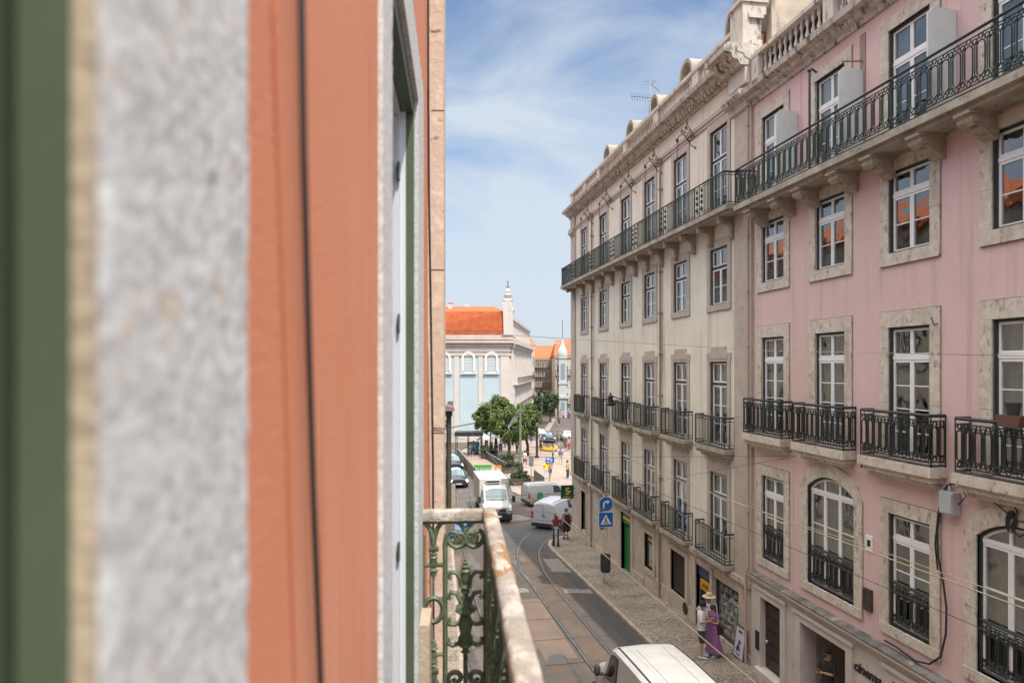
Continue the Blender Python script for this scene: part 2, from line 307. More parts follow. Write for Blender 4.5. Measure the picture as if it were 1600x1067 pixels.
slab('far_pavement', plz, [tuple(G(*p).xy) for p in [(862, 655), (869, 655), (850, 688), (846, 700), (838, 690), (853, 668)]], .1, .2)
# patches in the asphalt and worn markings
sheet('asphalt_patch', asphd, [(5.9, 39.5), (8.3, 37.6), (8.4, 40.5), (10.2, 43.6), (12.5, 47.5), (7.2, 45.8), (5.6, 43)], .004)
sheet('asphalt_patch', asphd, [(7.75, 10), (8.5, 10), (8.5, 36.5), (8.0, 36.5)], .004)
sheet('asphalt_patch', asphr, [(9.5, 51), (16, 53.5), (30, 55), (30, 58.5), (13, 58), (10.2, 56)], .004)
sheet('asphalt_patch', asphr, [(1.6, 26), (2.6, 26), (3.3, 38), (2.5, 38)], .004)
sheet('worn_marking', paint, [(7.25, 29.6), (8.45, 29.3), (8.45, 30.0), (7.3, 30.3)], .008)
sheet('worn_marking', paint, [(7.5, 33.4), (8.45, 33.2), (8.45, 36.2), (7.65, 36.4)], .008)
sheet('worn_marking', paint, [(4.7, 30.1), (5.7, 30.0), (5.7, 30.8), (4.7, 30.9)], .008)
sheet('worn_marking', paint, [(6.8, 47), (9.4, 48.2), (8.6, 49.6), (7, 50.4)], .008)
sheet('asphalt_patch', asphr, [(4.7, 22), (5.8, 22), (5.95, 29), (4.7, 29)], .004)
mb = MB(); mb.lathe([(.3, 0), (.3, .012), (.27, .014), (.01, .014)], (5.14, 22.1, gz(22.1)), 20); tag(mb.build('manhole_cover', M('manhole_iron', (.10, .11, .13), (.14, .14, .15), scale=20, rough=.5, metal=.5)), 'round blue-grey manhole cover in the asphalt left of the tram rails', 'manhole cover')
# gullies: small dark iron grates beside the kerb
# ------------------------------------------------------------------ tram rails
def rail(pts, label, name='tram_rail'):
    mb = MB(); P = []
    for i in range(len(pts)-1):          # catmull-rom
        p0 = pts[max(i-1, 0)]; p1 = pts[i]; p2 = pts[i+1]; p3 = pts[min(i+2, len(pts)-1)]
        for k in range(6):
            t = k/6; P.append(tuple(.5*((2*p1[j])+(-p0[j]+p2[j])*t+(2*p0[j]-5*p1[j]+4*p2[j]-p3[j])*t*t+(-p0[j]+3*p1[j]-3*p2[j]+p3[j])*t**3) for j in (0, 1)))
    P.append(pts[-1])
    for (o0, o1, dz) in ((-.035, .035, .016), (.07, .095, .014)):
        vs = []; fs = []
        for i, p in enumerate(P):
            a = P[max(i-1, 0)]; b = P[min(i+1, len(P)-1)]; d = Vector((b[0]-a[0], b[1]-a[1])).normalized(); n = Vector((d.y, -d.x))
            for o in (o0, o1): vs.append((p[0]+n.x*o, p[1]+n.y*o, gz(p[1])+dz))
            for o in (o1, o0): vs.append((p[0]+n.x*o, p[1]+n.y*o, gz(p[1])-.02))
        for i in range(len(P)-1):
            for j in range(4): fs.append((i*4+j, i*4+(j+1) % 4, i*4+4+(j+1) % 4, i*4+4+j))
        mb.add(vs, fs)
    o = tag(mb.build(name, steel), label, 'tram rail', 'tram rails set in the street'); gm = MB(); vs = []
    for i, p in enumerate(P):
        a = P[max(i-1, 0)]; b = P[min(i+1, len(P)-1)]; d = Vector((b[0]-a[0], b[1]-a[1])).normalized(); n = Vector((d.y, -d.x))
        for q in (-.075, -.037, .037, .069): vs.append((p[0]+n.x*q, p[1]+n.y*q, gz(p[1])+.0125))
    gm.add(vs, [f for i in range(len(P)-1) for f in ((i*4, i*4+1, i*4+5, i*4+4), (i*4+2, i*4+3, i*4+7, i*4+6))]); put('groove', gm.mesh('groove', groovem), o); return o
stripsheet('track_bed', M('bed_concrete', (.138, .107, .086), (.105, .082, .067), scale=1.4, rough=.88, bump=.3, bscale=50, spots=[((.09, .07, .06), 1.2, .55, .72, (1, .3, 1)), ((.21, .18, .155), 50, .63, .7, (1, 1, 1))]), lambda y: 6.02, lambda y: 6.95, [-10, 0, 10, 20, 30, 34], .006)
for k_ in range(14): y_ = 12.3+k_*2.3; sheet('road_joint', M('joint_tar', (.045, .04, .038), rough=.9), [(4.6, y_), (7.6, y_+.1), (7.6, y_+.135), (4.6, y_+.035)], .010)
rail([(6.0, -10), (6.0, 15), (6.02, 22), (6.02, 30), (6.1, 34.5), (6.7, 39), (7.8, 42.5), (9.5, 45.5), (12, 48), (16, 50.2), (24, 52)], 'near-left tram rail of the right-hand track, curving away round the corner')
rail([(6.95, -10), (6.95, 15), (6.97, 22), (7.0, 30), (7.15, 34), (7.75, 38), (8.8, 41), (10.3, 43.6), (12.6, 46.2), (16.4, 48.8), (24, 50.7)], 'right tram rail nearest the cobbled pavement, curving away round the corner')
rail([(6.04, 30.5), (5.9, 35), (5.5, 40), (5.3, 45), (5.5, 52), (6.2, 62), (7.5, 75)], 'branching tram rail running straight on towards the white box van')
rail([(3.05, 5), (3.1, 20), (3.3, 32), (3.95, 45), (4.9, 60), (6.0, 75)], 'left tram rail of the far-left track seen through the green railing')
rail([(2.1, 5), (2.15, 20), (2.35, 32), (3.0, 45), (3.9, 60), (5.0, 75)], 'tram rail closest to the left kerb under the orange house')

# ------------------------------------------------------------------ facade kit (facade frame: x into the house, y along, z up; outwards is -x)
class Fac:
    def __init__(s, root, off): s.root = root; s.off = Vector(off)
    def part(s, mb, name, mat, loc=(0, 0, 0), smooth=False, label=None): return put(name, mb.mesh(name, mat, smooth), s.root, s.off+Vector(loc), label)
    def putm(s, name, me, loc, label=None): return put(name, me, s.root, s.off+Vector(loc), label)
def wallmb(y0, y1, z0, z1, ops, th=.35, x0=0.):
    mb = MB(); ys = sorted({y0, y1}|{o[0] for o in ops}|{o[1] for o in ops}); zs = sorted({z0, z1}|{o[2] for o in ops}|{o[3] for o in ops})
    ys = [y for y in ys if y0 <= y <= y1]; zs = [z for z in zs if z0 <= z <= z1]
    def hole(i, j):
        if not (0 <= i < len(ys)-1 and 0 <= j < len(zs)-1): return None
        yc = (ys[i]+ys[i+1])/2; zc = (zs[j]+zs[j+1])/2
        return any(o[0] < yc < o[1] and o[2] < zc < o[3] for o in ops)
    for i in range(len(ys)-1):
        for j in range(len(zs)-1):
            if hole(i, j): continue
            a, b, c, d = ys[i], ys[i+1], zs[j], zs[j+1]
            mb.add([(x0, a, c), (x0, b, c), (x0, b, d), (x0, a, d)], [(0, 1, 2, 3)])
            for (di, dj, q) in ((-1, 0, [(x0, a, c), (x0, a, d), (x0+th, a, d), (x0+th, a, c)]), (1, 0, [(x0, b, c), (x0+th, b, c), (x0+th, b, d), (x0, b, d)]),
                                (0, -1, [(x0, a, c), (x0+th, a, c), (x0+th, b, c), (x0, b, c)]), (0, 1, [(x0, a, d), (x0, b, d), (x0+th, b, d), (x0+th, a, d)])):
                if hole(i+di, j+dj) is not False: mb.add(q, [(0, 1, 2, 3)])
    return mb
def rect(w, z0, z1): return [(-w/2, z0), (w/2, z0), (w/2, z1), (-w/2, z1)]
WC = {}
def winset(key, w, h, sw=.28, st=.3, sb=.25, head='flat', fr=green, sash=white, tr=.28, tdark=False, rows=2, toprows=1, cols=2, rise=0., sur=lios, rd=.095, proud=.035, deep=0.):
    if key in WC: return WC[key]
    o = .0  # surround: jambs, head and sill butted together
    s = MB(); jt = h if not rise else h-rise
    for g in (-1, 1): s.box(-proud, rd, g*w/2, g*(w/2+sw), 0, jt)
    if rise: pass
    elif head == 'flat': s.box(-proud-.004, rd, -w/2-sw, w/2+sw, h, h+st)
    elif head == 'eared':
        H = [(-w/2-sw, h), (-w/2-sw, h+.02), (-w/2-sw-.05, h+.03), (-w/2-sw-.05, h+.30), (-w/2-.06, h+.30)]+[(p[0], p[1]) for p in arc(-w/2-.06, h+.44, .14, -90, 0, 4)][1:]+[(-w/2+.08, h+.52)]
        P = H+[(-y, z) for y, z in reversed(H)]; s.prism(P, -proud-.004, .05); s.box(.05, rd, -w/2, w/2, h, h+.1)
        s.prism([(-w/2-.02, h+.1), (-w/2-.02, h+.26), (-w/2+.16, h+.42), (w/2-.16, h+.42), (w/2+.02, h+.26), (w/2+.02, h+.1)], -proud-.02, -proud-.003)
    elif head == 'curved':
        H = [(-w/2-sw-.03, h), (-w/2-sw-.03, h+.22), (-w/2-sw+.05, h+.34)]+arc(-w/2+.02, h+.36, .2, 180, 90, 4)+[(-w/2+.25, h+.60), (-w/2+.4, h+.66)]
        P = H+[(-y, z) for y, z in reversed(H)]; s.prism(P, -proud-.004, .05); s.box(.05, rd, -w/2, w/2, h, h+.1)
    if rise:
        R = (w*w/4+rise*rise)/(2*rise); cz = h-R; a = math.degrees(math.asin(w/2/R))
        inn = arc(0, cz, R, 90+a, 90-a, 14); a2 = a*1.0; outp = arc(0, cz, R+sw+.05, 90+a2+1.5, 90-a2-1.5, 14)
        outp[0] = (-w/2-sw, jt); outp[-1] = (w/2+sw, jt)
        s.ring(inn, outp, -proud-.004, rd, closed=False)
    if sb: s.box(-proud-.02, rd, -w/2-sw-.0, w/2+sw+.0, -sb, 0)
    if deep: s.box(rd, rd+deep, -w/2, w/2, -.05, .0)
    d = {'w': w, 'h': h, 'rise': rise, 'window': s.mesh('window', sur), 'kids': []}
    jn = MB(); e_ = .013  # dark joint lines, with contact shade painted as an outline round the surround
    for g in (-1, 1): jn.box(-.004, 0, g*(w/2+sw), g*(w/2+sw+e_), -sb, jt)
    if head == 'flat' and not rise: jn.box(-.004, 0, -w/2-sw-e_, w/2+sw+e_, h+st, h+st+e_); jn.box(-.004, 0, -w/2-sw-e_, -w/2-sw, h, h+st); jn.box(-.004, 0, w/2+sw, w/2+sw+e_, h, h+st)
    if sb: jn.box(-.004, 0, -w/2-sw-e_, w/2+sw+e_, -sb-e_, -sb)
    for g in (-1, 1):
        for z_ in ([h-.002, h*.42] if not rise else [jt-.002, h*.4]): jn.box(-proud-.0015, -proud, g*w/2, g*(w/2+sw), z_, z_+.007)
    if head == 'flat' or rise: d['kids'].append(('joint_shade_line', jn.mesh('joint_shade_line', M('joint_shade_dark', (.11, .09, .075), rough=1))))
    f = MB(); x0, x1 = rd*.35, rd+.02; ft = .055; zt = jt if rise else h
    if rise:
        i2 = arc(0, cz, R-ft, 90+a*.965, 90-a*.965, 14); o2 = arc(0, cz, R-.001, 90+a, 90-a, 14)
        f.ring([(-w/2+ft, 0)]+i2+[(w/2-ft, 0)], [(-w/2, 0)]+o2+[(w/2, 0)], x0, x1, closed=False)
    else: f.ring([(-w/2+ft, .04), (w/2-ft, .04), (w/2-ft, h-ft), (-w/2+ft, h-ft)], rect(w-.002, 0.001, h-.001), x0, x1)
    tz = h*(1-tr) if not rise else jt-.08
    if tdark: f.box(x0+.02, x1, -w/2+ft, w/2-ft, tz-.05, tz+.05)
    d['kids'].append(('outer_frame', f.mesh('outer_frame', fr)))
    g = MB(); W2 = w/2-ft; bt = .055; xs0, xs1 = rd-.03, rd+.03
    def leaf(ya, yb, za, zb, r, fw=bt):
        g.ring([(ya+fw, za+fw), (yb-fw, za+fw), (yb-fw, zb-fw), (ya+fw, zb-fw)], [(ya, za), (yb, za), (yb, zb), (ya, zb)], xs0, xs1)
        for k in range(1, r): zz = za+fw+(zb-za-2*fw)*k/r; g.box(xs0+.015, xs1-.01, ya+fw, yb-fw, zz-.012, zz+.012)
    lo = .02 if not deep else .02; gap = .05 if tdark else 0
    if not tdark: g.box(xs0-.012, xs1, -W2, W2, tz-.045, tz+.045)
    for c in range(cols): leaf(-W2+2*W2*c/cols+.003, -W2+2*W2*(c+1)/cols-.003, lo, tz-.05, rows)
    if rise:
        for c in range(1, cols): y = -W2+2*W2*c/cols; g.box(xs0, xs1, y-.035, y+.035, tz+.045, cz+math.sqrt((R-ft)**2-y*y))
        ii = arc(0, cz, R-ft-.05, 90+a*.93, 90-a*.93, 12); oo = arc(0, cz, R-ft, 90+a*.965, 90-a*.965, 12); g.ring(ii, oo, xs0, xs1, closed=False)
    else:
        for c in range(cols): leaf(-W2+2*W2*c/cols+.003, -W2+2*W2*(c+1)/cols-.003, tz+.05, h-ft-.003, toprows, .045)
        if not tdark: pass
    d['kids'].append(('sash', g.mesh('sash', sash)))
    p = MB()
    if rise: p.add([(rd+.001, y, z) for y, z in [(-W2, .03)]+arc(0, cz, R-ft, 90+a*.965, 90-a*.965, 14)+[(W2, .03)]], [tuple(range(17))])
    else: p.add([(rd+.001, -W2, .03), (rd+.001, W2, .03), (rd+.001, W2, h-ft), (rd+.001, -W2, h-ft)], [(0, 1, 2, 3)])
    d['kids'].append(('pane', p.mesh('pane', glass)))
    def drape(ya, yb, z0, z1):
        c = MB(); n = 18; vs = []
        for i in range(n+1):
            y = ya+(yb-ya)*i/n; x = rd+.14+.02*math.sin(i*1.9)+.01*math.sin(i*.7); vs += [(x, y, z0), (x, y, z1)]
        c.add(vs, [(2*i, 2*i+2, 2*i+3, 2*i+1) for i in range(n)]); return c
    q = drape(-W2, -W2+.55*W2, .05, h-.1); q2 = drape(W2-.5*W2, W2, .05, h-.1); q.add(q2.v, q2.f); d['cur'] = [q.mesh('curtain', curt), drape(-W2, W2, h*.25, h-.1).mesh('curtain', curt), drape(-W2, .1, .05, h-.1).mesh('curtain', curt), drape(-W2, W2, .03, h-.06).mesh('curtain', curt)]
    d['op'] = lambda yc, z0: (yc-w/2, yc+w/2, z0, z0+h)
    WC[key] = d; return d
def placewin(fac, d, yc, z0, cu=None, label=None):
    o = fac.putm('window', d['window'], (0, yc, z0), label)
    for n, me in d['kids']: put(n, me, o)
    if cu is not None and cu >= 0: put('curtain', d['cur'][cu], o, (0, 0, 0))
    return o
def spandrel(mb, yc, z0, d, x1=.2, x0=0.):
    w, h, rise = d['w'], d['h'], d['rise']; R = (w*w/4+rise*rise)/(2*rise); cz = h-R; a = math.degrees(math.asin(w/2/R))
    L = arc(0, cz, R, 90+a, 90, 7)
    mb.prism([(yc+y, z0+z) for y, z in L]+[(yc-w/2, z0+h)], x0, x1); mb.prism([(yc-y, z0+z) for y, z in L]+[(yc+w/2, z0+h)], x0, x1)
def simple_rail(L, pr, h, step=.115, mat=iron):
    mb = MB()
    def run(a, b):
        a = Vector(a); b = Vector(b); n = max(2, int((b-a).length/step))
        for z, r in ((h, .032), (h-.12, .013), (.16, .013), (.05, .02)): mb.tube([a+Vector((0, 0, z)), b+Vector((0, 0, z))], r, 4)
        for i in range(n+1):
            p = a.lerp(b, i/n); mb.tube([p+Vector((0, 0, .03)), p+Vector((0, 0, h))], .0135 if 0 < i < n else .022, 4, False)
    run((-pr, -L/2, 0), (-pr, L/2, 0)); run((0, -L/2, 0), (-pr, -L/2, 0)); run((0, L/2, 0), (-pr, L/2, 0)); return mb
def ornate_unit(mb, T, u, h, r=.0155):
    z0, z1 = .17, h-.16; m = (z0+z1)/2; a = .33*u
    st = arc(u/2, z1-a-.07, a, 0, 180, 6)+arc(u/2, z0+a+.07, a, 180, 360, 6); st.append(st[0]); mb.tube([T(*p) for p in st], r, 4, False)
    mb.tube([T(*p) for p in arc(0, z1-.05, .055, 0, 360, 7)], r*.9, 4, False); mb.tube([T(*p) for p in arc(0, z0+.05, .055, 0, 360, 7)], r*.9, 4, False)
    mb.tube([T(*p) for p in arc(u/2, z1+.01, .05, 0, 360, 6)], r*.8, 4, False); mb.tube([T(*p) for p in arc(u/2, z0-.0, .05, 0, 360, 6)], r*.8, 4, False)
    mb.tube([T(0, z0+.1), T(0, z1-.1)], r, 4, False)
    mb.tube([T(0, z1-.1), T(u*.22, z1-.02), T(u*.4, z1+.05)], r*.8, 4, False); mb.tube([T(0, z1-.1), T(-u*.22, z1-.02), T(-u*.4, z1+.05)], r*.8, 4, False)
    mb.tube([T(0, z0+.1), T(u*.22, z0+.02), T(u*.4, z0-.05)], r*.8, 4, False); mb.tube([T(0, z0+.1), T(-u*.22, z0+.02), T(-u*.4, z0-.05)], r*.8, 4, False)
def ornate_rail(L, pr, h, u=.27, sides=True):
    mb = MB()
    def run(a, b):
        a = Vector(a); b = Vector(b); ln = (b-a).length; n = max(1, round(ln/u)); d = (b-a)/ln
        T = None
        for z, r in ((h, .034), (h-.11, .014), (.12, .014), (.04, .02)): mb.tube([a+Vector((0, 0, z)), b+Vector((0, 0, z))], r, 4)
        for i in range(n):
            o = a+d*(ln*i/n); ornate_unit(mb, lambda x, z, o=o: o+d*x+Vector((0, 0, z)), ln/n, h)
        for p in (a, b): mb.tube([p, p+Vector((0, 0, h))], .018, 4)
    run((-pr, -L/2, 0), (-pr, L/2, 0))
    if sides: run((0, -L/2, 0), (-pr, -L/2, 0)); run((0, L/2, 0), (-pr, L/2, 0))
    return mb
def slabmb(L, pr, th=.14, mould=True):
    mb = MB(); mb.box(-pr-.06, 0, -L/2-.05, L/2+.05, -th, 0)
    if mould:
        mb.box(-pr+.02, 0, -L/2+.03, L/2-.03, -th-.12, -th-.002); mb.box(-pr*.55, 0, -L/2+.12, L/2-.12, -th-.24, -th-.122)
    return mb
def scroll(d, hgt, wid):      # carved stone bracket: profile in x,z
    P = [(0, 0), (-d, 0), (-d, -.06)]+[(x, z) for x, z in [(-d-.02+.0, -.10), (-d+.01, -.2), (-d+.12, -.25), (-d+.2, -.2)]]+[(-d*.45, -.2), (-d*.28, -.28), (-d*.2, -hgt+.14), (-d*.26, -hgt+.05), (-.06, -hgt), (0, -hgt)]
    mb = MB(); mb.prism(P, -wid/2, wid/2, 'y'); mb.tube([(-d+.1, -wid/2-.025, -.13), (-d+.1, wid/2+.025, -.13)], .085, 9); mb.tube([(-.1, -wid/2-.02, -hgt+.1), (-.1, wid/2+.02, -hgt+.1)], .07, 8)
    mb.box(-d-.03, 0, -wid/2-.03, wid/2+.03, -.045, .0); return mb
def cornice(mb, y0, y1, prof):     # prof: list of (x_out, z) from wall up and back
    mb.prism([(-x, z) for x, z in prof], y0, y1, 'y')

# ------------------------------------------------------------------ cream building
CY0, CY1 = 20.05, 43.0; zc_ = gz(31)
cr = thing('apartment_building', 'long cream apartment building with dark iron balconies, left of the pink one', 'building', (11, 31.5, zc_))
fc = Fac(cr, (0, -31.5, -zc_))
ccol = [22.45, 25.76, 29.16, 32.42, 36.18, 40.13]
w4 = winset('c4', 1.30, 3.15, sw=.22, st=.32, sb=0, head='flat', fr=brownf, tr=.34, tdark=True, rows=2, sur=liosc)
w3 = winset('c3', 1.30, 1.98, sw=.25, st=.30, sb=.22, head='flat', fr=brownf, tr=.34, tdark=True, rows=2, sur=liosc)
w2 = winset('c2', 1.30, 2.9, sw=.22, sb=0, head='eared', fr=brownf, tr=.27, tdark=True, rows=3, sur=liosc)
w1 = winset('c1', 1.30, 2.88, sw=.22, sb=0, head='curved', fr=brownf, tr=.27, tdark=True, rows=3, sur=liosc)
ops = []
for y in ccol: ops += [w4['op'](y, 5.2), w3['op'](y, 2.18), w2['op'](y, -2.72), w1['op'](y, -6.6)]
fc.part(wallmb(CY0, CY1, -6.95, 9.8, ops), 'wall', cream)
gops = [(39.55, 40.6, -9.9, -7.5), (35.6, 36.6, -9.0, -7.6), (31.5, 33.0, -10.15, -7.2), (28.6, 29.65, -9.0, -7.45), (25.15, 26.6, -9.05, -7.4), (23.0, 24.2, -9.7, -7.35), (20.95, 22.75, -9.35, -7.4)]
fc.part(wallmb(CY0, CY1, -12.5, -6.952, gops, x0=-.05, th=.4), 'base_wall', gstone)
mb = MB(); mb.box(-.16, -.05, CY0, CY1+.1, -6.98, -6.8); 
for y0, y1 in ((33.05, 43), (29.7, 31.45), (24.25, 28.55), (20.05, 20.9)): mb.box(-.09, -.05, y0, y1, -12.5, -9.15 if y1 < 30 else (-9.6 if y1 < 32 else -10.0))
fc.part(mb, 'plinth', gstone)
mb = MB(); mb.box(.3, 11, CY0, CY0+.25, -12, 10); mb.box(.3, 11, CY1-.3, CY1, -12.5, 10); mb.box(10.7, 11, CY0+.25, CY1-.3, -12, 10); mb.box(.3, 11, CY0+.25, CY1-.3, 9.7, 10)
fc.part(mb, 'side_wall', cream)
mb = MB(); mb.box(1.6, 1.7, CY0+.3, CY1-.4, -12, 9.6)
for z in (5.05, 1.4, -2.85, -6.75): mb.box(.45, 1.6, CY0+.3, CY1-.4, z-.1, z)
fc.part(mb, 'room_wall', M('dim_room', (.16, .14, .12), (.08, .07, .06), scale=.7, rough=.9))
cur = [[0, 3, 1, 3, -1, 3], [-1, 1, -1, 3, 1, 0], [1, -1, 3, -1, 0, 3], [-1, -1, 0, 1, -1, -1]]
for i, y in enumerate(ccol):
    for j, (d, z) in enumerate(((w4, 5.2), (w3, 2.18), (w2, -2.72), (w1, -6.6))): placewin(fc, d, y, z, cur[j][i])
# pilasters and entablature
mb = MB()
for y0, y1 in ((20.06, 21.15), (42.15, 43.1)):
    mb.box(-.10, 0, y0, y1, -6.8, 8.35); mb.box(-.16, 0, y0-.0, y1+.05, 8.35, 8.5); mb.box(-.26, 0, y0-.0, y1+.12, 8.5, 8.8); mb.box(-.13, 0, y0, y1, 8.8, 9.78)
    fc.part(mb, 'pilaster', liosc); mb = MB()
mb = MB(); mb.box(-.10, 0, 21.2, 42.1, 8.78, 8.9); mb.box(-.06, 0, 21.2, 42.1, 8.66, 8.776); mb.box(-.05, 0, 21.2, 42.1, 8.905, 8.96)
fc.part(mb, 'string_course', liosc)
mb = MB(); cornice(mb, CY0-.0, CY1+.5, [(-.3, 9.55), (.1, 9.55), (.14, 9.68), (.3, 9.75), (.36, 9.86), (.56, 9.9), (.6, 10.05), (.52, 10.12), (-.3, 10.16)])
for i in range(85): mb.box(-.28, -.1, CY0+.15+i*.27, CY0+.28+i*.27, 9.6, 9.74)
fc.part(mb, 'cornice', dirty)
# parapet: panels, balusters and piers
mb = MB(); pier = [20.15, 23.9, 27.9, 32.0, 36.6, 39.5, 42.5]
for p in pier: mb.box(-.12, .3, p-.0, p+.55, 10.16, 11.0)
mb.box(-.08, .28, CY0, CY1+.1, 10.16, 10.3); mb.box(-.16, .34, CY0, CY1+.15, 11.0, 11.14)
for i in range(6):
    a, b = pier[i]+.55, pier[i+1]
    if i in (2, 3): 
        n = int((b-a)/.27)
        for k in range(n): mb.lathe([(.06, 0), (.045, .1), (.09, .25), (.05, .42), (.06, .62), (.05, .7)], (.1, a+(b-a)*(k+.5)/n, 10.3), 8)
    else: mb.box(0, .2, a, b, 10.3, 11.0); mb.ring([(a+.35, 10.48), (b-.35, 10.48), (b-.35, 10.86), (a+.35, 10.86)], [(a+.27, 10.4), (b-.27, 10.4), (b-.27, 10.94), (a+.27, 10.94)], -.03, 0)
fc.part(mb, 'parapet', M('parapet_stone', (.60, .56, .50), (.47, .44, .40), scale=2.2, rough=.95, bump=.3, spots=[((.17, .16, .15), 3.2, .56, .68, (1, 1.5, .35))]), smooth=50)
for (y, r) in ((21.9, .85), (26.1, .62), (29.65, .58), (32.9, .58), (36.8, .58)):
    mb = MB(); z = 11.14+.60; inn = [(y-r+.14, 11.1)]+arc(y, z, r-.14, 180, 0, 12)+[(y+r-.14, 11.1)]; out = [(y-r, 11.1)]+arc(y, z, r, 180, 0, 12)+[(y+r, 11.1)]
    mb.ring(inn, out, .35, 1.7, closed=False); o = fc.part(mb, 'dormer', M('dormer_plaster', (.38, .345, .29), (.27, .245, .205), scale=2, rough=.9, spots=[((.2, .18, .15), 3, .6, .75, (1, 1, .5))]), smooth=40)
    mb = MB(); mb.add([(.8, a, b) for a, b in inn], [tuple(range(len(inn)))]); mb.ring([(a*1, b) for a, b in arc(y, z, r-.3, 0, 330, 11)], [(a, b) for a, b in arc(y, z, r-.24, 0, 330, 11)], .74, .8); put('dormer_window', mb.mesh('dormer_window', M('dusty_glass', (.10, .11, .12), rough=.25)), o)
mb = MB(); mb.prism([(CY0+.3, 10.1), (CY1-.3, 10.1), (CY1-3, 12.0), (CY0+.3, 12.0)], 1.8, 9.5); fc.part(mb, 'roof', roofm)
# gable wall and stepped end beside the pink house
mb = MB(); mb.prism([(.6, 10.17), (10.6, 10.17), (10.6, 15.5), (3.0, 14.6), (1.2, 12.9), (.6, 12.9)], CY0, CY0+.32, 'y'); fc.part(mb, 'gable_wall', M('old_plaster', (.56, .50, .40), (.40, .35, .28), scale=1.2, rough=.95, bump=.3, spots=[((.22, .19, .16), 2, .6, .75, (1, 1, .5))]))
mb = MB(); cornice(mb, CY0+.02, 21.45, [(0, 9.5), (.45, 9.5), (.5, 9.62), (.7, 9.7), (.75, 9.84), (.98, 9.9), (1.0, 10.06), (.85, 10.18), (0, 10.2)]); fc.part(mb, 'cornice_block', dirty)
mb = MB(); mb.box(-.34, -.12, 20.12, 20.95, 10.205, 11.5); mb.box(-.12, .45, 20.12, 20.95, 11.145, 11.5); mb.box(-.42, .5, 20.06, 21.05, 11.5, 11.64); fc.part(mb, 'corner_pier', bpy.data.materials['parapet_stone']); fc.part(MB().box(-.28, -.13, 20.1, 21.2, 8.95, 9.49), 'frieze_block', bpy.data.materials['parapet_stone'])
mb = MB(); cornice(mb, CY0+.03, 21.3, [(.1, 8.2), (.2, 8.25), (.24, 8.42), (.42, 8.5), (.5, 8.62), (.5, 8.74), (.1, 8.8)]); fc.part(mb, 'capital', dirty)
# balconies
r1 = simple_rail(2.3, .34, 1.06).mesh('railing', iron); s1 = slabmb(2.3, .34).mesh('balcony', slabst)
for z, hh in ((-2.78, 0), (-6.64, 0)):
    for i, y in enumerate(ccol):
        b = fc.putm('balcony', s1, (0, y+.03, z)); put('railing', r1, b)
L4a, L4b = 20.75, 43.25; mb = MB(); mb.box(-.74, 0, L4a-.35, L4b+.1, 5.04, 5.2); mb.box(-.62, 0, L4a-.3, L4b, 4.95, 5.038)
bal4 = fc.part(mb, 'long_balcony', slabst)
mb = MB(); H = 1.12; zb = 5.2
def run4(a, b):
    a = Vector(a); b = Vector(b)
    for z, r in ((H, .034), (H-.1, .013), (.14, .013), (.05, .02)): mb.tube([a+Vector((0, 0, z+zb)), b+Vector((0, 0, z+zb))], r, 4)
run4((-.68, L4a, 0), (-.68, L4b, 0)); run4((0, L4b, 0), (-.68, L4b, 0)); run4((0, L4a, 0), (-.68, L4a, 0))
y = L4a; k = 0
while y < L4b:
    near = min(abs(y-c-.1) for c in ccol)
    if near > .36: mb.tube([(-.68, y, zb), (-.68, y, zb+H)], .0135, 4, False)
    y += .118
for c in ccol:
    c += .1
    for e in (-.38, 0, .38): mb.tube([(-.68, c+e, zb-.04), (-.68, c+e, zb+H)], .016, 4)
    for q in (-.19, .19):
        for (cz2, rr) in ((.26, .11), (.5, .09), (.7, .09), (.9, .08)):
            mb.tube([(-.68, c+q+a, zb+b) for a, b in spiral(0, cz2, rr, .02, 0, 500, 12)], .019, 4, False)
        mb.tube([(-.68, c+q, zb+.1), (-.68, c+q, zb+1.0)], .008, 4, False)
for k in range(6): yy = -.11*k; mb.tube([(-.06-.11*k, L4b, zb), (-.06-.11*k, L4b, zb+H)], .009, 4, False); mb.tube([(-.06-.11*k, L4a, zb), (-.06-.11*k, L4a, zb+H)], .009, 4, False)
put('railing', mb.mesh('railing', irong), bal4)
bm_ = scroll(.6, .72, .2).mesh('bracket', M('bracket_stone', (.40, .33, .27), (.28, .22, .18), scale=5, rough=.9, bump=.4))
for y in (21.3, 22.9, 24.4, 26.0, 27.6, 29.25, 30.85, 32.6, 34.4, 36.2, 38.1, 40.1, 42.3): fc.putm('bracket', bm_, (0, y, 4.948))
# iron lantern arms under the string course
def ironarm():
    mb = MB()
    mb.tube([(0, 0, -.38), (-.16, 0, -.3), (-.3, 0, -.12), (-.42, 0, .06), (-.55, 0, .1), (-.66, 0, .0), (-.72, 0, -.1)], .018, 5)
    for (cx, cz2, r) in ((-.2, -.05, .12), (-.36, .12, .11), (-.18, .2, .10), (-.5, .2, .08), (-.34, .34, .07), (-.12, .04, .07)): mb.tube([(cx+a, 0, cz2+b) for a, b in spiral(0, 0, r, .02, 90, 620, 14)], .014, 4, False)
    mb.tube([(0, 0, .0), (-.3, 0, .45), (-.34, 0, .66)], .013, 4); mb.tube([(-.34, 0, .34), (-.34, 0, .7)], .012, 4)
    mb.tube([(-.72, 0, -.1), (-.72, 0, -.95)], .014, 4); mb.ball((-.72, 0, -.14), .06, 6, (1, 1, 1.3)); mb.ball((0, 0, -.38), .04, 5); return mb
am = ironarm().mesh('lantern_arm', iron)
for y in (24.35, 27.75, 31.0, 34.5, 38.2): fc.putm('lantern_arm', am, (-.02, y, 8.62))
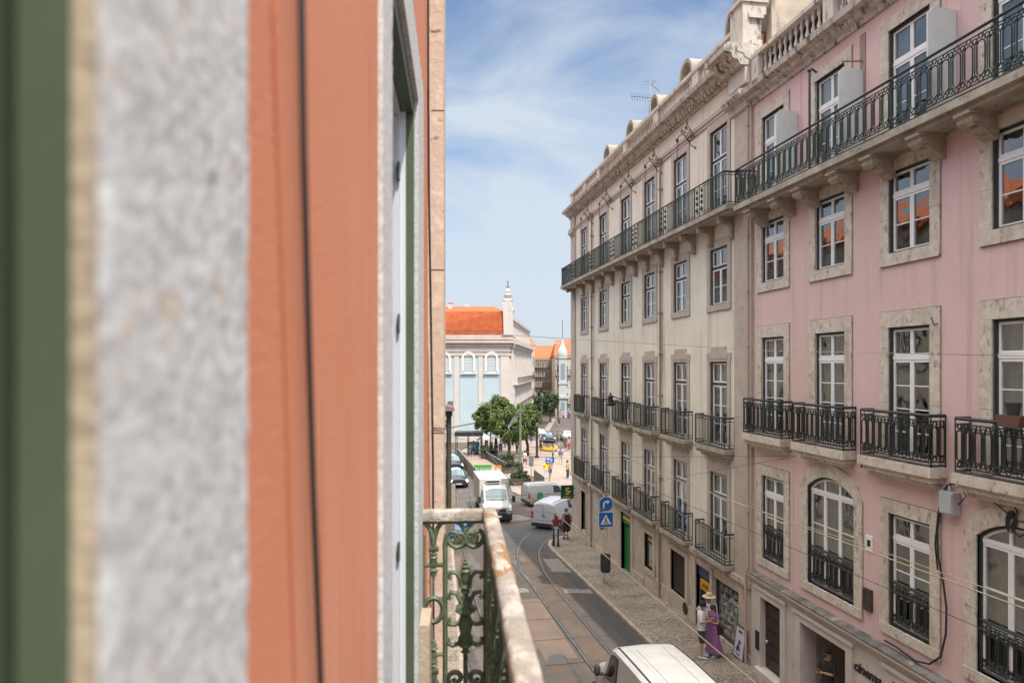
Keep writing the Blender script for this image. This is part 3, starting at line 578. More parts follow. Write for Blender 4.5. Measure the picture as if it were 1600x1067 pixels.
# downpipes
pm = M('brown_pipe', (.33, .25, .19), (.25, .19, .15), scale=4, rough=.6)
for y in (27.68, 38.22):
    mb = MB(); mb.tube([(-.10, y, 8.6), (-.10, y, -6.7), (-.2, y, -6.95), (-.14, y, -7.2), (-.14, y, gz(y)+.15)], .05, 8); mb.lathe([(.05, 0), (.13, .22), (.15, .3)], (-.12, y, 8.5), 8)
    for k in range(9): mb.box(-.18, 0, y-.075, y+.075, 7.5-k*1.75, 7.56-k*1.75)
    fc.part(mb, 'drainpipe', pm, smooth=40)
# ground floor: shops
gr_ = M('shop_green', (.015, .17, .06), rough=.4); yel = M('shop_yellow', (.75, .52, .05), rough=.5)
mb = MB(); mb.ring([(31.62, -10.0), (32.88, -10.0), (32.88, -7.3), (31.62, -7.3)], [(31.5, -10.15), (33.0, -10.15), (33.0, -7.2), (31.5, -7.2)], .1, .2); mb.box(.12, .18, 32.15, 32.88, -10.0, -7.9); mb.box(.02, .1, 31.5, 33.0, -7.75, -7.2)
d = fc.part(mb, 'shop_door', gr_); mb = MB(); mb.box(0, .02, 31.6, 32.9, -7.55, -7.4); put('yellow_stripe', mb.mesh('yellow_stripe', yel), d)
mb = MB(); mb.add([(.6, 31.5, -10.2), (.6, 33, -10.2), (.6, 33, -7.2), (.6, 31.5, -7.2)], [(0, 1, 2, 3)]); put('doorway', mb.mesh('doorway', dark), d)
mb = MB(); mb.ring([(28.7, -8.95), (29.55, -8.95), (29.55, -7.55), (28.7, -7.55)], [(28.6, -9.0), (29.65, -9.0), (29.65, -7.45), (28.6, -7.45)], .05, .15)
d = fc.part(mb, 'shop_window', brownf); mb = MB(); mb.box(.08, .12, 28.7, 29.55, -7.95, -7.55); put('green_banner', mb.mesh('green_banner', gr_), d)
mb = MB(); mb.box(.06, .08, 28.7, 29.55, -7.80, -7.68); put('yellow_stripe', mb.mesh('yellow_stripe', yel), d)
mb = MB(); mb.box(.1, .13, 28.7, 29.55, -8.95, -7.952); ps = put('poster', mb.mesh('poster', M('poster_pale', (.45, .52, .44), (.40, .45, .38), scale=3, rough=.5)), d)
mb = MB(); mb.ball((.09, 29.0, -8.55), .13, 6, (.1, 1, .7)); mb.ball((.09, 29.25, -8.7), .1, 6, (.1, 1, .7)); ps2 = put('poster_print', mb.mesh('poster_print', M('print_red', (.45, .12, .06), rough=.5)), d)
mb = MB(); mb.ring([(25.25, -8.97), (26.5, -8.97), (26.5, -7.48), (25.25, -7.48)], [(25.15, -9.05), (26.6, -9.05), (26.6, -7.4), (25.15, -7.4)], .05, .12)
for k in range(22): z = -8.95+k*.066; mb.box(.06, .09, 25.25, 26.5, z, z+.03)
for k in range(6): y = 25.4+k*.2; mb.box(.05, .06, y, y+.02, -8.97, -7.48)
mb.box(.14, .15, 25.2, 26.55, -9.0, -7.45)
fc.part(mb, 'louvre_grille', M('grille_brown', (.075, .06, .05), rough=.7))
for (a, b, c, e) in ((24.9, 25.15, -9.3, -7.2), (26.6, 26.85, -9.3, -7.2), (25.15, 26.6, -7.4, -7.2), (25.15, 26.6, -9.3, -9.05), (28.35, 28.6, -9.2, -7.25), (29.65, 29.9, -9.2, -7.25), (28.6, 29.65, -7.45, -7.25), (28.6, 29.65, -9.2, -9.0), (31.2, 31.5, -10.3, -6.98), (33.0, 33.3, -10.3, -6.98), (31.5, 33, -7.2, -6.98), (22.78, 22.98, -9.8, -7.15), (24.2, 24.45, -9.8, -7.15), (35.35, 35.6, -9.2, -7.4), (36.6, 36.85, -9.2, -7.4), (35.6, 36.6, -7.6, -7.4), (39.3, 39.55, -10.6, -7.3), (40.6, 40.85, -10.6, -7.3), (39.55, 40.6, -7.5, -7.3)): fc.part(MB().box(-.10, .1, a, b, c, e), 'shop_surround', gstone)
mb = MB(); mb.box(.12, .2, 35.6, 36.6, -9.0, -7.6); mb.box(.12, .18, 39.55, 40.6, -10.6, -7.5); fc.part(mb, 'shutter', M('shutter_dark_green', (.05, .09, .05), rough=.6))
d = fc.part(MB().box(.1, .14, 23.0, 24.2, -9.7, -7.35), 'glass_door', M('shop_glass_dark', (.03, .045, .05), rough=.12, spec=.6))
mb = MB(); mb.box(.02, .1, 23.0, 24.2, -7.75, -7.36); put('blue_fascia', mb.mesh('blue_fascia', M('fascia_blue', (.03, .05, .12), rough=.4)), d)
mb = MB(); mb.box(-.02, .05, 23.1, 23.9, -8.18, -7.82); put('yellow_panel', mb.mesh('yellow_panel', M('atm_amber', (.62, .30, .02), rough=.5)), d)
text('ATM', .24, black, 'lettering', d, (-.025, 23.5, -8.09), (math.pi/2, 0, -math.pi/2))
mb = MB(); 
for y in (23.04, 23.6, 24.16): mb.box(.08, .1, y-.02, y+.02, -9.7, -7.76)
put('door_frame', mb.mesh('door_frame', M('alu', (.5, .5, .5), rough=.35, metal=.6)), d)
# souvenir shop window with goods on racks
mb = MB(); mb.ring([(21.0, -9.3), (22.70, -9.3), (22.70, -7.45), (21.0, -7.45)], [(20.95, -9.35), (22.75, -9.35), (22.75, -7.4), (20.95, -7.4)], .05, .13); d = fc.part(mb, 'shop_window', brownf)
mb = MB(); mb.box(.36, .38, 20.95, 22.75, -9.35, -7.4); put('window_back', mb.mesh('window_back', dark), d)
gc = [M('goods_%d' % i, c, rough=.5) for i, c in enumerate([(.75, .75, .70), (.2, .36, .2), (.6, .14, .1), (.2, .26, .42), (.65, .5, .2), (.5, .5, .5)])]
mb = MB(); random.seed(3)
for r in range(7):
    for q in range(9):
        mb.cur = random.choice([0, 0, 1, 2, 3, 4, 5]); y = 21.12+q*.175+random.uniform(-.03, .03); z = -9.2+r*.24; hh = random.uniform(.08, .2); ww = random.uniform(.04, .08)
        if random.random() < .5: mb.lathe([(ww*.6, 0), (ww, hh*.4), (ww*.5, hh)], (random.uniform(.12, .3), y, z), 6)
        else: mb.box(.12, .2, y-ww, y+ww, z, z+hh)
mb.cur = 5
for r in range(7): mb.box(.12, .35, 21.05, 22.65, -9.22+r*.24, -9.205+r*.24)
put('goods', mb.mesh('goods', gc), d); mb = MB(); mb.add([(.08, 21.0, -9.3), (.08, 22.7, -9.3), (.08, 22.7, -7.45), (.08, 21.0, -7.45)], [(0, 1, 2, 3)]); put('pane', mb.mesh('pane', sglass), d)
fc.part(MB().lathe([(.24, 0), (.24, .02), (.01, .02)], (0, 0, 0), 16).xf(Matrix.Rotation(-math.pi/2, 4, 'Y')), 'round_vent', dark, (-.085, 25.1, -9.35))
# shop sign hanging out near the corner
sg = thing('hanging_sign', 'small dark green shop sign with yellow and white letter at the cream building corner', 'shop sign', (10.95, 42.2, -7.9))
mb = MB(); mb.box(-.92, -.1, -.05, .05, -.42, .42); put('sign_box', mb.mesh('sign_box', M('sign_green', (.004, .075, .04), rough=.4)), sg)
for z_ in (.2, -.24): put('bracket', MB().box(-.1, .1, -.02, .02, z_, z_+.04).mesh('bracket', iron), sg)
text('S', .62, yel, 'letter', sg, (-.51, -.06, -.16), (math.pi/2, 0, 0), off=.012)
text('SUBWAY', .15, yel, 'lettering', sg, (-.51, -.06, -.36), (math.pi/2, 0, 0))
mb = MB(); mb.box(-.56, -.3, -.062, -.058, .0, .06); put('white_stroke', mb.mesh('white_stroke', white), sg)

# ------------------------------------------------------------------ pink building
PY0, PY1 = -6., 20.03; zp = gz(14)
pk = thing('apartment_building', 'pink plastered apartment building with pale stone window surrounds', 'building', (11, 13, zp)); fp = Fac(pk, (0, -13, -zp))
pcol = [18.93, 16.18, 13.39, 10.62, 7.85, 5.1]
v4 = winset('p4', 1.24, 2.62, sw=.27, st=.30, sb=0, tr=.30, rows=2)
v3 = winset('p3', 1.24, 1.85, sw=.27, st=.26, sb=.27, tr=.30, rows=2)
v2 = winset('p2', 1.24, 2.93, sw=.27, st=.36, sb=0, tr=.235, rows=4)
v1 = winset('p1', 1.24, 2.55, sw=.27, st=.30, sb=.22, tr=.22, rows=3)
va = winset('pa', 1.95, 2.98, sw=.30, st=.30, sb=.22, tr=.22, rows=3, cols=3, rise=.36)
ops = []; pw = MB()
for i, y in enumerate(pcol):
    ops += [v4['op'](y, 5.0), v3['op'](y, 2.56), v2['op'](y, -2.04)]
    if i in (1, 3, 5): ops.append(va['op'](y, -5.86)); spandrel(pw, y, -5.86, va)
    else: ops.append(v1['op'](y, -5.86))
wm = wallmb(PY0, PY1, -6.45, 8.4, ops); wm.add(pw.v, pw.f); fp.part(wm, 'wall', pink)
pcur = [[3, 3, 0, 3, 1, 1], [1, 0, -1, 2, 1, 1], [1, 3, 0, 3, 1, 1], [0, 3, 2, 3, 1, 1]]
for i, y in enumerate(pcol):
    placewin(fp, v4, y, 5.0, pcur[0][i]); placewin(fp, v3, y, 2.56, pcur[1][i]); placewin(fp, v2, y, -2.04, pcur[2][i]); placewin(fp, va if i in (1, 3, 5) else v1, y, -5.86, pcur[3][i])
mb = MB(); mb.box(.3, 11, PY1-.22, PY1, -12, 8.8); mb.box(10.7, 11, PY0, PY1-.22, -12, 8.8); mb.box(0.35, 10.7, PY0, PY0+.3, -12, 8.8); mb.box(.3, 10.7, PY0+.3, PY1-.3, 8.5, 8.8); fp.part(mb, 'side_wall', pink)
mb = MB(); mb.box(1.6, 1.7, PY0+.4, PY1-.3, -6.6, 8.4)
for z in (4.9, 1.3, -2.15, -6.4): mb.box(.45, 1.6, PY0+.4, PY1-.3, z-.1, z)
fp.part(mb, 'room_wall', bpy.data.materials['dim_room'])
mb = MB(); cornice(mb, PY0, PY1, [(-.3, 8.2), (.06, 8.2), (.09, 8.3), (.2, 8.36), (.24, 8.44), (.42, 8.5), (.45, 8.66), (.36, 8.72), (-.3, 8.74)]); fp.part(mb, 'cornice', dirty)
mb = MB(); mb.box(-.10, .25, PY0, PY1-.02, 8.74, 8.84); mb.box(-.14, .28, PY0, PY1-.02, 9.62, 9.74); pr_ = [PY1-.45, 15.9, 11.8, 7.7, 3.6, -.5]
for k, p in enumerate(pr_):
    mb.box(-.12, .26, p, p+.42, 8.84, 9.62)
    if k < len(pr_)-1:
        a, b = pr_[k+1]+.42, p; n = int((b-a)/.27)
        for q in range(n): mb.lathe([(.06, 0), (.04, .06), (.03, .14), (.07, .28), (.03, .40), (.03, .5), (.065, .62), (.04, .72), (.06, .78)], (.06, a+(b-a)*(q+.5)/n, 8.84), 8)
fp.part(mb, 'balustrade', bpy.data.materials['parapet_stone'], smooth=50)
mb = MB(); mb.box(.30, .42, PY0, PY1-.4, 8.745, 9.60); mb.box(.42, 3, PY0, PY1-.4, 9.6, 9.75); fp.part(mb, 'gap_backing', M('dark_backing', (.035, .035, .035), rough=.6))  # dark wall put behind the balusters so the gaps between them look dark
mb = MB(); mb.prism([(3, 8.8), (9.9, 8.8), (6.4, 11.0)], PY0, PY1-.4, 'y'); fp.part(mb, 'roof', roofm)
# top balcony
mb = MB(); mb.box(-.76, 0, PY0+1, PY1-.1, 4.84, 5.0); mb.box(-.64, 0, PY0+1, PY1-.15, 4.74, 4.838); bl = fp.part(mb, 'long_balcony', slabst)
Lp = PY1-.15-2.5; mb = ornate_rail(Lp, .7, 1.1, .27); put('railing', mb.mesh('railing', irong), bl, (0, (PY1-.15+2.5)/2, 5.0))
bk = MB(); P = [(0, 0), (-.62, 0), (-.62, -.07), (-.58, -.12), (-.6, -.2), (-.52, -.27), (-.42, -.24), (-.34, -.33), (-.2, -.40), (-.12, -.46), (0, -.5)]
bk.prism(P, -.15, .15, 'y'); bk.tube([(-.53, -.18, -.15), (-.53, .18, -.15)], .085, 9); bk.ball((-.25, 0, -.3), .15, 7, (1.3, 1, .8)); bk.tube([(-.1, -.17, -.36), (-.1, .17, -.36)], .07, 8); bk.box(-.68, 0, -.19, .19, -.06, 0)
bkm = bk.mesh('bracket', M('carved_stone', (.44, .37, .30), (.32, .26, .21), scale=6, rough=.9, bump=.5), 40)
for y in (19.3, 17.9, 16.75, 15.2, 13.95, 12.5, 11.25, 9.75, 8.45, 7.0, 5.7): fp.putm('bracket', bkm, (0, y, 4.738))
# wing screens between the flats on the top balcony
sc = MB(); sc.prism([(-.64, .05), (0, .05), (0, 2.12), (-.52, 2.16), (-.64, 2.02)], -.02, .02, 'y'); scm = sc.mesh('privacy_screen', M('frosted_screen', (.62, .66, .66), (.56, .6, .6), scale=3, rough=.3))
for i, y in enumerate(pcol[:5]): fp.putm('privacy_screen', scm, (-.02, y-1.29, 5.0))
# second floor balconies
r2 = ornate_rail(2.15, .34, 1.06, .215).mesh('railing', iron); s2 = slabmb(2.15, .34, .2).mesh('balcony', lios)
for y in pcol[:5]: b = fp.putm('balcony', s2, (0, y+.06, -2.06)); put('railing', r2, b)
# mezzanine guard rails inside the window openings
def guard(w):
    mb = ornate_rail(w, .0, .98, .2, False); return mb.mesh('guard_rail', iron)
g1, g2 = guard(1.22), guard(1.93)
for i, y in enumerate(pcol): fp.putm('guard_rail', g2 if i in (1, 3, 5) else g1, (.045, y, -5.84))
mb = MB(); mb.tube([(-.12, 20.2, 8.3), (-.12, 20.2, -6.3), (-.2, 20.2, -6.6), (-.2, 20.2, gz(20)+.15)], .045, 8)
for k in range(8): mb.box(-.18, 0, 20.14, 20.26, 7.6-k*1.75, 7.66-k*1.75)
fp.part(mb, 'drainpipe', M('pink_pipe', (.42, .30, .27), rough=.6), smooth=40)
# stone ground floor with portals
gp = [(18.3, 19.4, -12, -7.0), (15.35, 17.3, -12, -7.0), (11.9, 13.72, -12, -7.0), (8.7, 10.9, -12, -7.0), (5.2, 7.4, -12, -7.0)]
fp.part(wallmb(PY0, PY1, -12, -6.45, gp, x0=-.1, th=.45), 'base_wall', pstone)
mb = MB(); mb.box(-.268, 0, PY0, PY1, -6.445, -6.40); cornice(mb, PY0, PY1, [(-.05, -6.4), (.2, -6.4), (.12, -6.37), (-.05, -6.355)]); fp.part(mb, 'ledge', M('ledge_sooty', (.22, .20, .18), (.10, .095, .09), scale=3, rough=1, spots=[((.36, .32, .28), 4, .58, .7, (1, 1, 1))]))
mb = MB(); cornice(mb, PY0, PY1, [(-.2, -6.62), (.13, -6.62), (.2, -6.54), (.26, -6.5), (.26, -6.447), (-.2, -6.447)])
for (a, b, c, e) in gp:
    mb.box(-.16, -.1, a-.24, a, -12, -7.0); mb.box(-.16, -.1, b, b+.24, -12, -7.0); mb.box(-.16, -.1, a-.24, b+.24, -7.0, -6.8); mb.box(-.2, -.1, a-.3, b+.3, -6.8, -6.72)
fp.part(mb, 'portal_frame', pstone)
mb = MB(); dz = gz(19)+.3; mb.box(.03, .10, 18.3, 19.4, dz, -7.0)
for k in range(6): mb.box(.0, .03, 18.36, 19.34, dz+.06+k*.39, dz+.40+k*.39)
d = fp.part(mb, 'door', M('dark_wood', (.045, .028, .022), (.03, .02, .016), scale=6, rough=.5)); mb = MB(); mb.ball((-.05, 19.2, -8.3), .05, 6); put('handle', mb.mesh('handle', M('alu', (1, 1, 1))), d)
fp.part(MB().box(-.32, .15, 18.2, 19.5, -12, dz), 'doorstep', pstone)
mb = MB(); mb.box(-.20, -.161, 19.44, 19.62, -8.65, -8.1); fp.part(mb, 'letter_box', black)
# recess of the open portal
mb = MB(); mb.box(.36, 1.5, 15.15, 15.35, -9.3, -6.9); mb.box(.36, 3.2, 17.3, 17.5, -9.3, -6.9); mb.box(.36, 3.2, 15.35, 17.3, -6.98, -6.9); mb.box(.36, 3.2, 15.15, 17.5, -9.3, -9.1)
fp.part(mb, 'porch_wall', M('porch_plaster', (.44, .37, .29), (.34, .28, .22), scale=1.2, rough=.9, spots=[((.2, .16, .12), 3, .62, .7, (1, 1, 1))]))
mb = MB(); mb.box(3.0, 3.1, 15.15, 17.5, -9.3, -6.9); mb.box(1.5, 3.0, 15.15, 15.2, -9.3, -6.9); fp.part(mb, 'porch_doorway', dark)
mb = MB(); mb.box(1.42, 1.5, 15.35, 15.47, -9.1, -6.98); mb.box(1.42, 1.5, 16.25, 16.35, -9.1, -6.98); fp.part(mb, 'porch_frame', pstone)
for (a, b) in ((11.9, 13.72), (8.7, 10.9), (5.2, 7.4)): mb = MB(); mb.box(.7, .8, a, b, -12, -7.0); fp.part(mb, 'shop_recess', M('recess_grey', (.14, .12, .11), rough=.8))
text('cinema', .34, M('lettering_black', (.025, .02, .03), rough=.5), 'lettering', pk, fp.off+Vector((-.112, 14.62, -7.33)), (math.pi/2, 0, -math.pi/2), ext=.012, shear=.25, off=.006)
mb = MB(); mb.ring([(14.36, -9.0), (15.0, -9.0), (15.0, -7.85), (14.36, -7.85)], [(14.28, -9.1), (15.08, -9.1), (15.08, -7.75), (14.28, -7.75)], -.15, -.1); d = fp.part(mb, 'poster_case', M('alu', (1, 1, 1)))
mb = MB(); mb.box(-.115, -.105, 14.36, 15.0, -9.0, -7.85); put('poster', mb.mesh('poster', M('poster_warm', (.42, .20, .07), (.10, .05, .03), scale=5, rough=.3, ramp=(.42, .55))), d)
# wall clutter
mb = MB(); mb.box(-.2, -.02, 11.98, 12.32, -2.95, -2.5); mb.box(-.22, -.2, 12.0, 12.3, -2.92, -2.53); mb.tube([(-.1, 12.15, -2.5), (-.08, 12.2, -2.4), (-.02, 12.25, -2.38)], .02, 5); fp.part(mb, 'junction_box', M('grey_box', (.42, .44, .46), rough=.5))
def wallline(pts, D=10.93, r=.012): mb.tube([(D-11, FY(x, D), FZ(x, y, D)) for x, y in pts], r, 5)
mb = MB(); wallline([(1492, 755), (1480, 758), (1470, 785), (1464, 830), (1466, 870), (1474, 910), (1479, 950), (1478, 990), (1470, 1025), (1452, 1037), (1430, 1032), (1400, 1010), (1382, 1000)], r=.022)
wallline([(1486, 755), (1474, 765), (1466, 800), (1461, 850), (1465, 890)], r=.016); wallline([(1525, 765), (1560, 790), (1585, 812), (1600, 815)], r=.012); wallline([(1535, 765), (1575, 775), (1590, 800), (1580, 822), (1592, 838), (1612, 830)], r=.014); wallline([(1500, 760), (1510, 775), (1496, 790)], r=.01)
wallline([(1350, 640), (1356, 700)], r=.01)
for k in range(5): wallline([(1580+4*math.cos(a)*(1+k*.3), 815+9*math.sin(a)*(1+k*.25)) for a in [i*.7 for i in range(10)]], r=.01)
fp.part(mb, 'cable', wirem)
mb = MB(); mb.box(-.03, 0, 14.55, 14.78, -4.35, -4.0); d = fp.part(mb, 'plaque', white); 
mb = MB(); mb.box(-.035, -.03, 14.6, 14.72, -4.25, -4.1); put('plaque_mark', mb.mesh('plaque_mark', black), d)
mb = MB(); mb.box(-.06, 0, 14.58, 14.8, -5.75, -5.3); mb.ring([(14.6, -5.7), (14.78, -5.7), (14.78, -5.35), (14.6, -5.35)], [(14.55, -5.78), (14.83, -5.78), (14.83, -5.27), (14.55, -5.27)], -.07, 0); fp.part(mb, 'meter_recess', brownf)
mb = MB(); mb.tube([(0, 14.7, -1.75), (-.12, 14.7, -1.8), (-.13, 14.7, -2.05)], .02, 5); mb.box(-.18, -.06, 14.65, 14.75, -2.4, -2.1); fp.part(mb, 'lamp_bracket', iron)
mb = MB(); mb.tube([(0, 12.6, .9), (-.15, 12.5, .85), (-.4, 12.3, 1.0)], .012, 5); fp.part(mb, 'wall_hook', M('rust', (.2, .09, .05), rough=.8))
mb = MB(); mb.tube([(0, 14.9, 7.35), (-.5, 15.0, 7.35)], .025, 5); mb.box(-.02, 0, 14.8, 15.0, 5.2, 8.0); fp.part(mb, 'old_bracket', pm)
mb = MB(); mb.tube([(-.7, 16.0, 5.0), (-.7, 16.0, 7.5)], .03, 6); mb.tube([(-.7, 16.0, 7.5), (-.62, 16.05, 7.62), (-.5, 16.0, 7.5)], .03, 5); mb.ball((-.7, 16.0, 7.55), .06, 6); put('clothes_post', mb.mesh('clothes_post', irong), bl)

mb = MB(); mb.lathe([(.05, 0), (.22, .05), (.26, .12), (.14, .2), (.12, .42), (.20, .46), (.06, .56), (.03, .7)], (0, 0, 0), 8); lt = thing('hanging_lantern', 'dark lantern on a horizontal iron arm above the third cream balcony from the corner', 'lantern', (10.55, 33.5, -2.0)); put('lantern_body', mb.mesh('lantern_body', iron), lt)
mb = MB(); mb.tube([(.0, 0, .55), (.0, -2.6, .35)], .03, 5); mb.tube([(0, -2.6, .0), (0, -2.6, .6)], .04, 5); mb.tube([(.45, -2.6, .3), (0, -2.6, .3)], .025, 5); put('arm', mb.mesh('arm', iron), lt)
mb = MB(); mb.prism([(-.2, 0), (.2, 0), (.26, .2), (-.26, .2)], -.12, .12); pt = thing('flower_box', 'brown flower box hooked on the rail of the rightmost pink balcony', 'flower box', (10.58, 10.4, -1.05)); put('box', mb.mesh('box', M('terracotta_dark', (.12, .06, .045), rough=.8)), pt)
mb = MB(); mb.lathe([(.09, .2), (.13, .42), (.14, .42), (.02, .40)], (0, 0, 0), 10); put('pot', mb.mesh('pot', M('pot_dark', (.05, .045, .045), rough=.7)), pt)
# ------------------------------------------------------------------ own orange house (frame: y along the wall = s, x out of the wall = o measured from the camera)
def ownroot(name, label, cat, z=0): return thing(name, label, cat, (0, 0, z), -OA)
ob = ownroot('apartment_building', 'orange rendered house on the left with rough stone window surrounds, closest to the viewer', 'building', gz(0)); OZ = gz(0)
def op(mb, name, mat, parent=None, smooth=False): return put(name, mb.mesh(name, mat, smooth), ob if parent is None else parent, (0, 0, -OZ) if parent is None else (0, 0, 0))
WO = -.157
def ownwall(s0, s1, z0, z1, ops, th=.45):
    mb = wallmb(s0, s1, z0, z1, ops, th); mb.xf(Matrix(((-1, 0, 0, WO), (0, 1, 0, 0), (0, 0, 1, 0), (0, 0, 0, 1)))); return mb
osets = [(-.70, .407, -1.62, 1.15), (1.485, 2.75, -1.62, 1.12), (-2.9, -1.9, -1.62, 1.05), (-.60, .307, -5.2, -2.9), (1.585, 2.65, -5.2, -2.9), (-.60, .307, 2.6, 4.6), (1.585, 2.65, 2.6, 4.6)]
op(ownwall(-8, 3.72, -12, 6.2, osets), 'wall', orange)
mb = MB(); mb.box(-9, WO-.45, -8, -7.7, -12, 6.2); mb.box(-9, WO-.45, 4.0, 4.3, -12, 6.2); mb.box(-2.0, -1.9, -7.6, 4.0, -12, 6)
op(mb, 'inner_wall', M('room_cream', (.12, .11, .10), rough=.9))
mb = MB(); mb.box(WO-.4, WO+.086, 3.72, 4.3, -12, 6.2); 
qo = op(mb, 'quoin', quoinst)
mb = MB()  # mortar joints between the quoin blocks
for z in (-3.2, -2.35, -1.25, -.36, .52, 1.38, 2.25, 3.1): mb.box(WO+.02, WO+.0875, 3.7186, 3.722, z, z+.006)
put('joint_shade_line', mb.mesh('joint_shade_line', M('joint_dark', (.12, .08, .06), rough=1)), qo)
# eaves with tiles (they show in the windows opposite)
mb = MB(); mb.box(-.6, WO+.45, -8, 4.4, 6.2, 6.35); op(mb, 'eaves', white)
mb = MB()
for i in range(58): y = -7.9+i*.215; mb.tube([(-5, y, 8.4), (WO+.55, y, 6.42)], .10, 6)
mb.prism([(-5, 8.3), (WO+.5, 6.35), (-5, 6.35)], -8, 4.4, 'y'); op(mb, 'roof', roofm)
# stone surrounds: rough front face and jamb
def rough(mb, amp, n=1):
    return mb
def slabgrid(x0, x1, y0, y1, z0, z1, nz, ny, amp, seed):
    """rough-hewn stone strip: front face at x1, side faces along y0 and y1, displaced like tooled stone"""
    rnd = random.Random(seed); mb = MB(); U = [(x0, y0), (x0+(x1-x0)*.5, y0)]+[(x1, y0+(y1-y0)*j/ny) for j in range(ny+1)]+[(x0, y1)]; vs = []
    for i in range(nz+1):
        z = z0+(z1-z0)*i/nz
        for j, (x, y) in enumerate(U):
            a = amp*(1 if 0 < j < len(U)-1 else 0); vs.append((x+rnd.uniform(-a, a), y+rnd.uniform(-a, a)*.8, z))
    k = len(U); mb.add(vs, [(i*k+j, i*k+j+1, (i+1)*k+j+1, (i+1)*k+j) for i in range(nz) for j in range(k-1)]); return mb
def surround(a, b, z0, z1, sw, sd, seed, pr=.008, far=0):
    for q, (y0, y1) in enumerate(((a-sw, a), (b, b+(far or sw)))):
        s = slabgrid(WO-(.3 if seed > 1 else .0055), WO+pr, y0, y1, z0, z1+.2, 200, 10, .0009, seed+q); o = op(s, 'window_surround', nearst, smooth=80)
    mb = MB(); mb.box(WO-.115, WO+pr, a, b, z1, z1+.2); op(mb, 'lintel', nearst)
surround(-.60, .307, -1.62, 1.05, .213, 0, 1, .003); surround(1.585, 2.65, -1.62, 1.02, .2, 0, 5, .010, .42)
# the beige inner arris of the near jamb and green door frame beyond it
mb = MB(); mb.box(WO-.45, WO-.02, .38, .5, -1.62, 1.2); op(mb, 'masonry', nearst)
mb = MB(); mb.box(WO-.0055, WO+.0038, .3035, .3060, -1.62, 1.05); op(mb, 'jamb_strip', M('jamb_beige', (.52, .43, .31), (.44, .36, .27), scale=9, rough=.9, bump=.3))
og = M('door_green', (.105, .14, .085), (.08, .11, .07), scale=4, rough=.45)
mb = MB(); mb.box(WO-.028, WO-.0057, .3045, .37, -1.62, 1.05); mb.box(WO-.034, WO-.0285, .325, .37, -1.62, 1.05); mb.box(WO-.40, WO-.0345, .300, .37, -1.62, 1.05); op(mb, 'door_frame', og)
# second opening: green outer frame, white casement with hinges
fr = MB(); fr.box(WO-.034, WO-.006, 2.60, 2.652, -1.62, 1.02); fr.box(WO-.05, WO-.008, 1.585, 2.60, .955, 1.02); fr.box(WO-.05, WO-.008, 1.583, 1.63, -1.62, .955); f0 = op(fr, 'outer_frame', og)
cs = MB(); cs.box(WO-.056, WO-.0345, 2.59, 2.651, -1.6, 1.0); cs.box(WO-.082, WO-.0565, 2.56, 2.651, -1.6, 1.0); cs.box(WO-.088, WO-.054, 1.6, 2.55, .93, 1.0); cs.box(WO-.088, WO-.054, 1.6, 1.68, -1.6, .93); c0 = op(cs, 'casement', M('casement_white', (.66, .69, .74), rough=.35))
for z in (.16, -.68, .72):
    h = MB(); h.box(WO-.060, WO-.052, 2.545, 2.559, z-.035, z+.035); h.tube([(WO-.056, 2.54, z-.03), (WO-.056, 2.54, z+.03)], .004, 6)
    put('hinge', h.mesh('hinge', M('hinge_grey', (.16, .17, .17), rough=.5, metal=.5)), c0)
mb = MB(); mb.box(WO-.13, WO-.09, 2.52, 2.651, -1.6, 1.0); mb.box(WO-.115, WO-.105, 1.6, 2.52, -1.6, 1.0); op(mb, 'inner_shutter', M('slate_dark', (.06, .075, .085), rough=.3))
mb = MB(); mb.box(WO, WO+.05, 2.72, 2.92, -1.62, -1.02); op(mb, 'threshold_block', bpy.data.materials['jamb_beige'])
# cables down the render
def cable(pts, r, mat, label=None):
    mb = MB(); mb.tube(pts, r, 6); return op(mb, 'cable', mat)
cable([(WO+.012, .640, 1.2), (WO+.012, .650, .4), (WO+.012, .664, .2), (WO+.012, .686, .02), (WO+.012, .706, -.12), (WO+.012, .745, -.34), (WO+.012, .80, -1.2), (WO+.012, .80, -4)], .0034, wirem)
cable([(WO+.002, .585, 1.2), (WO+.002, .597, .3), (WO+.002, .635, .02), (WO+.002, .675, -.3), (WO+.002, .69, -4)], .0018, M('painted_cable', (.50, .19, .10), rough=.8))
cable([(WO+.012, 3.50, 5), (WO+.012, 3.5, 1.4), (WO+.012, 3.58, .9), (WO+.02, 3.66, .2), (WO+.03, 3.66, -.5), (WO+.034, 3.70, -2), (WO+.034, 3.7, -6)], .006, wirem)
cable([(WO+.03, 3.713, -.33), (WO+.092, 3.713, -.335), (WO+.6, 5, -.35)], .003, wirem)
# awning of the shop below
aw = MB(); aw.prism([(WO, -3.35), (WO+.55, -3.9), (WO+.55, -4.0), (WO, -3.42)], 6.2, 9.3, 'y'); 
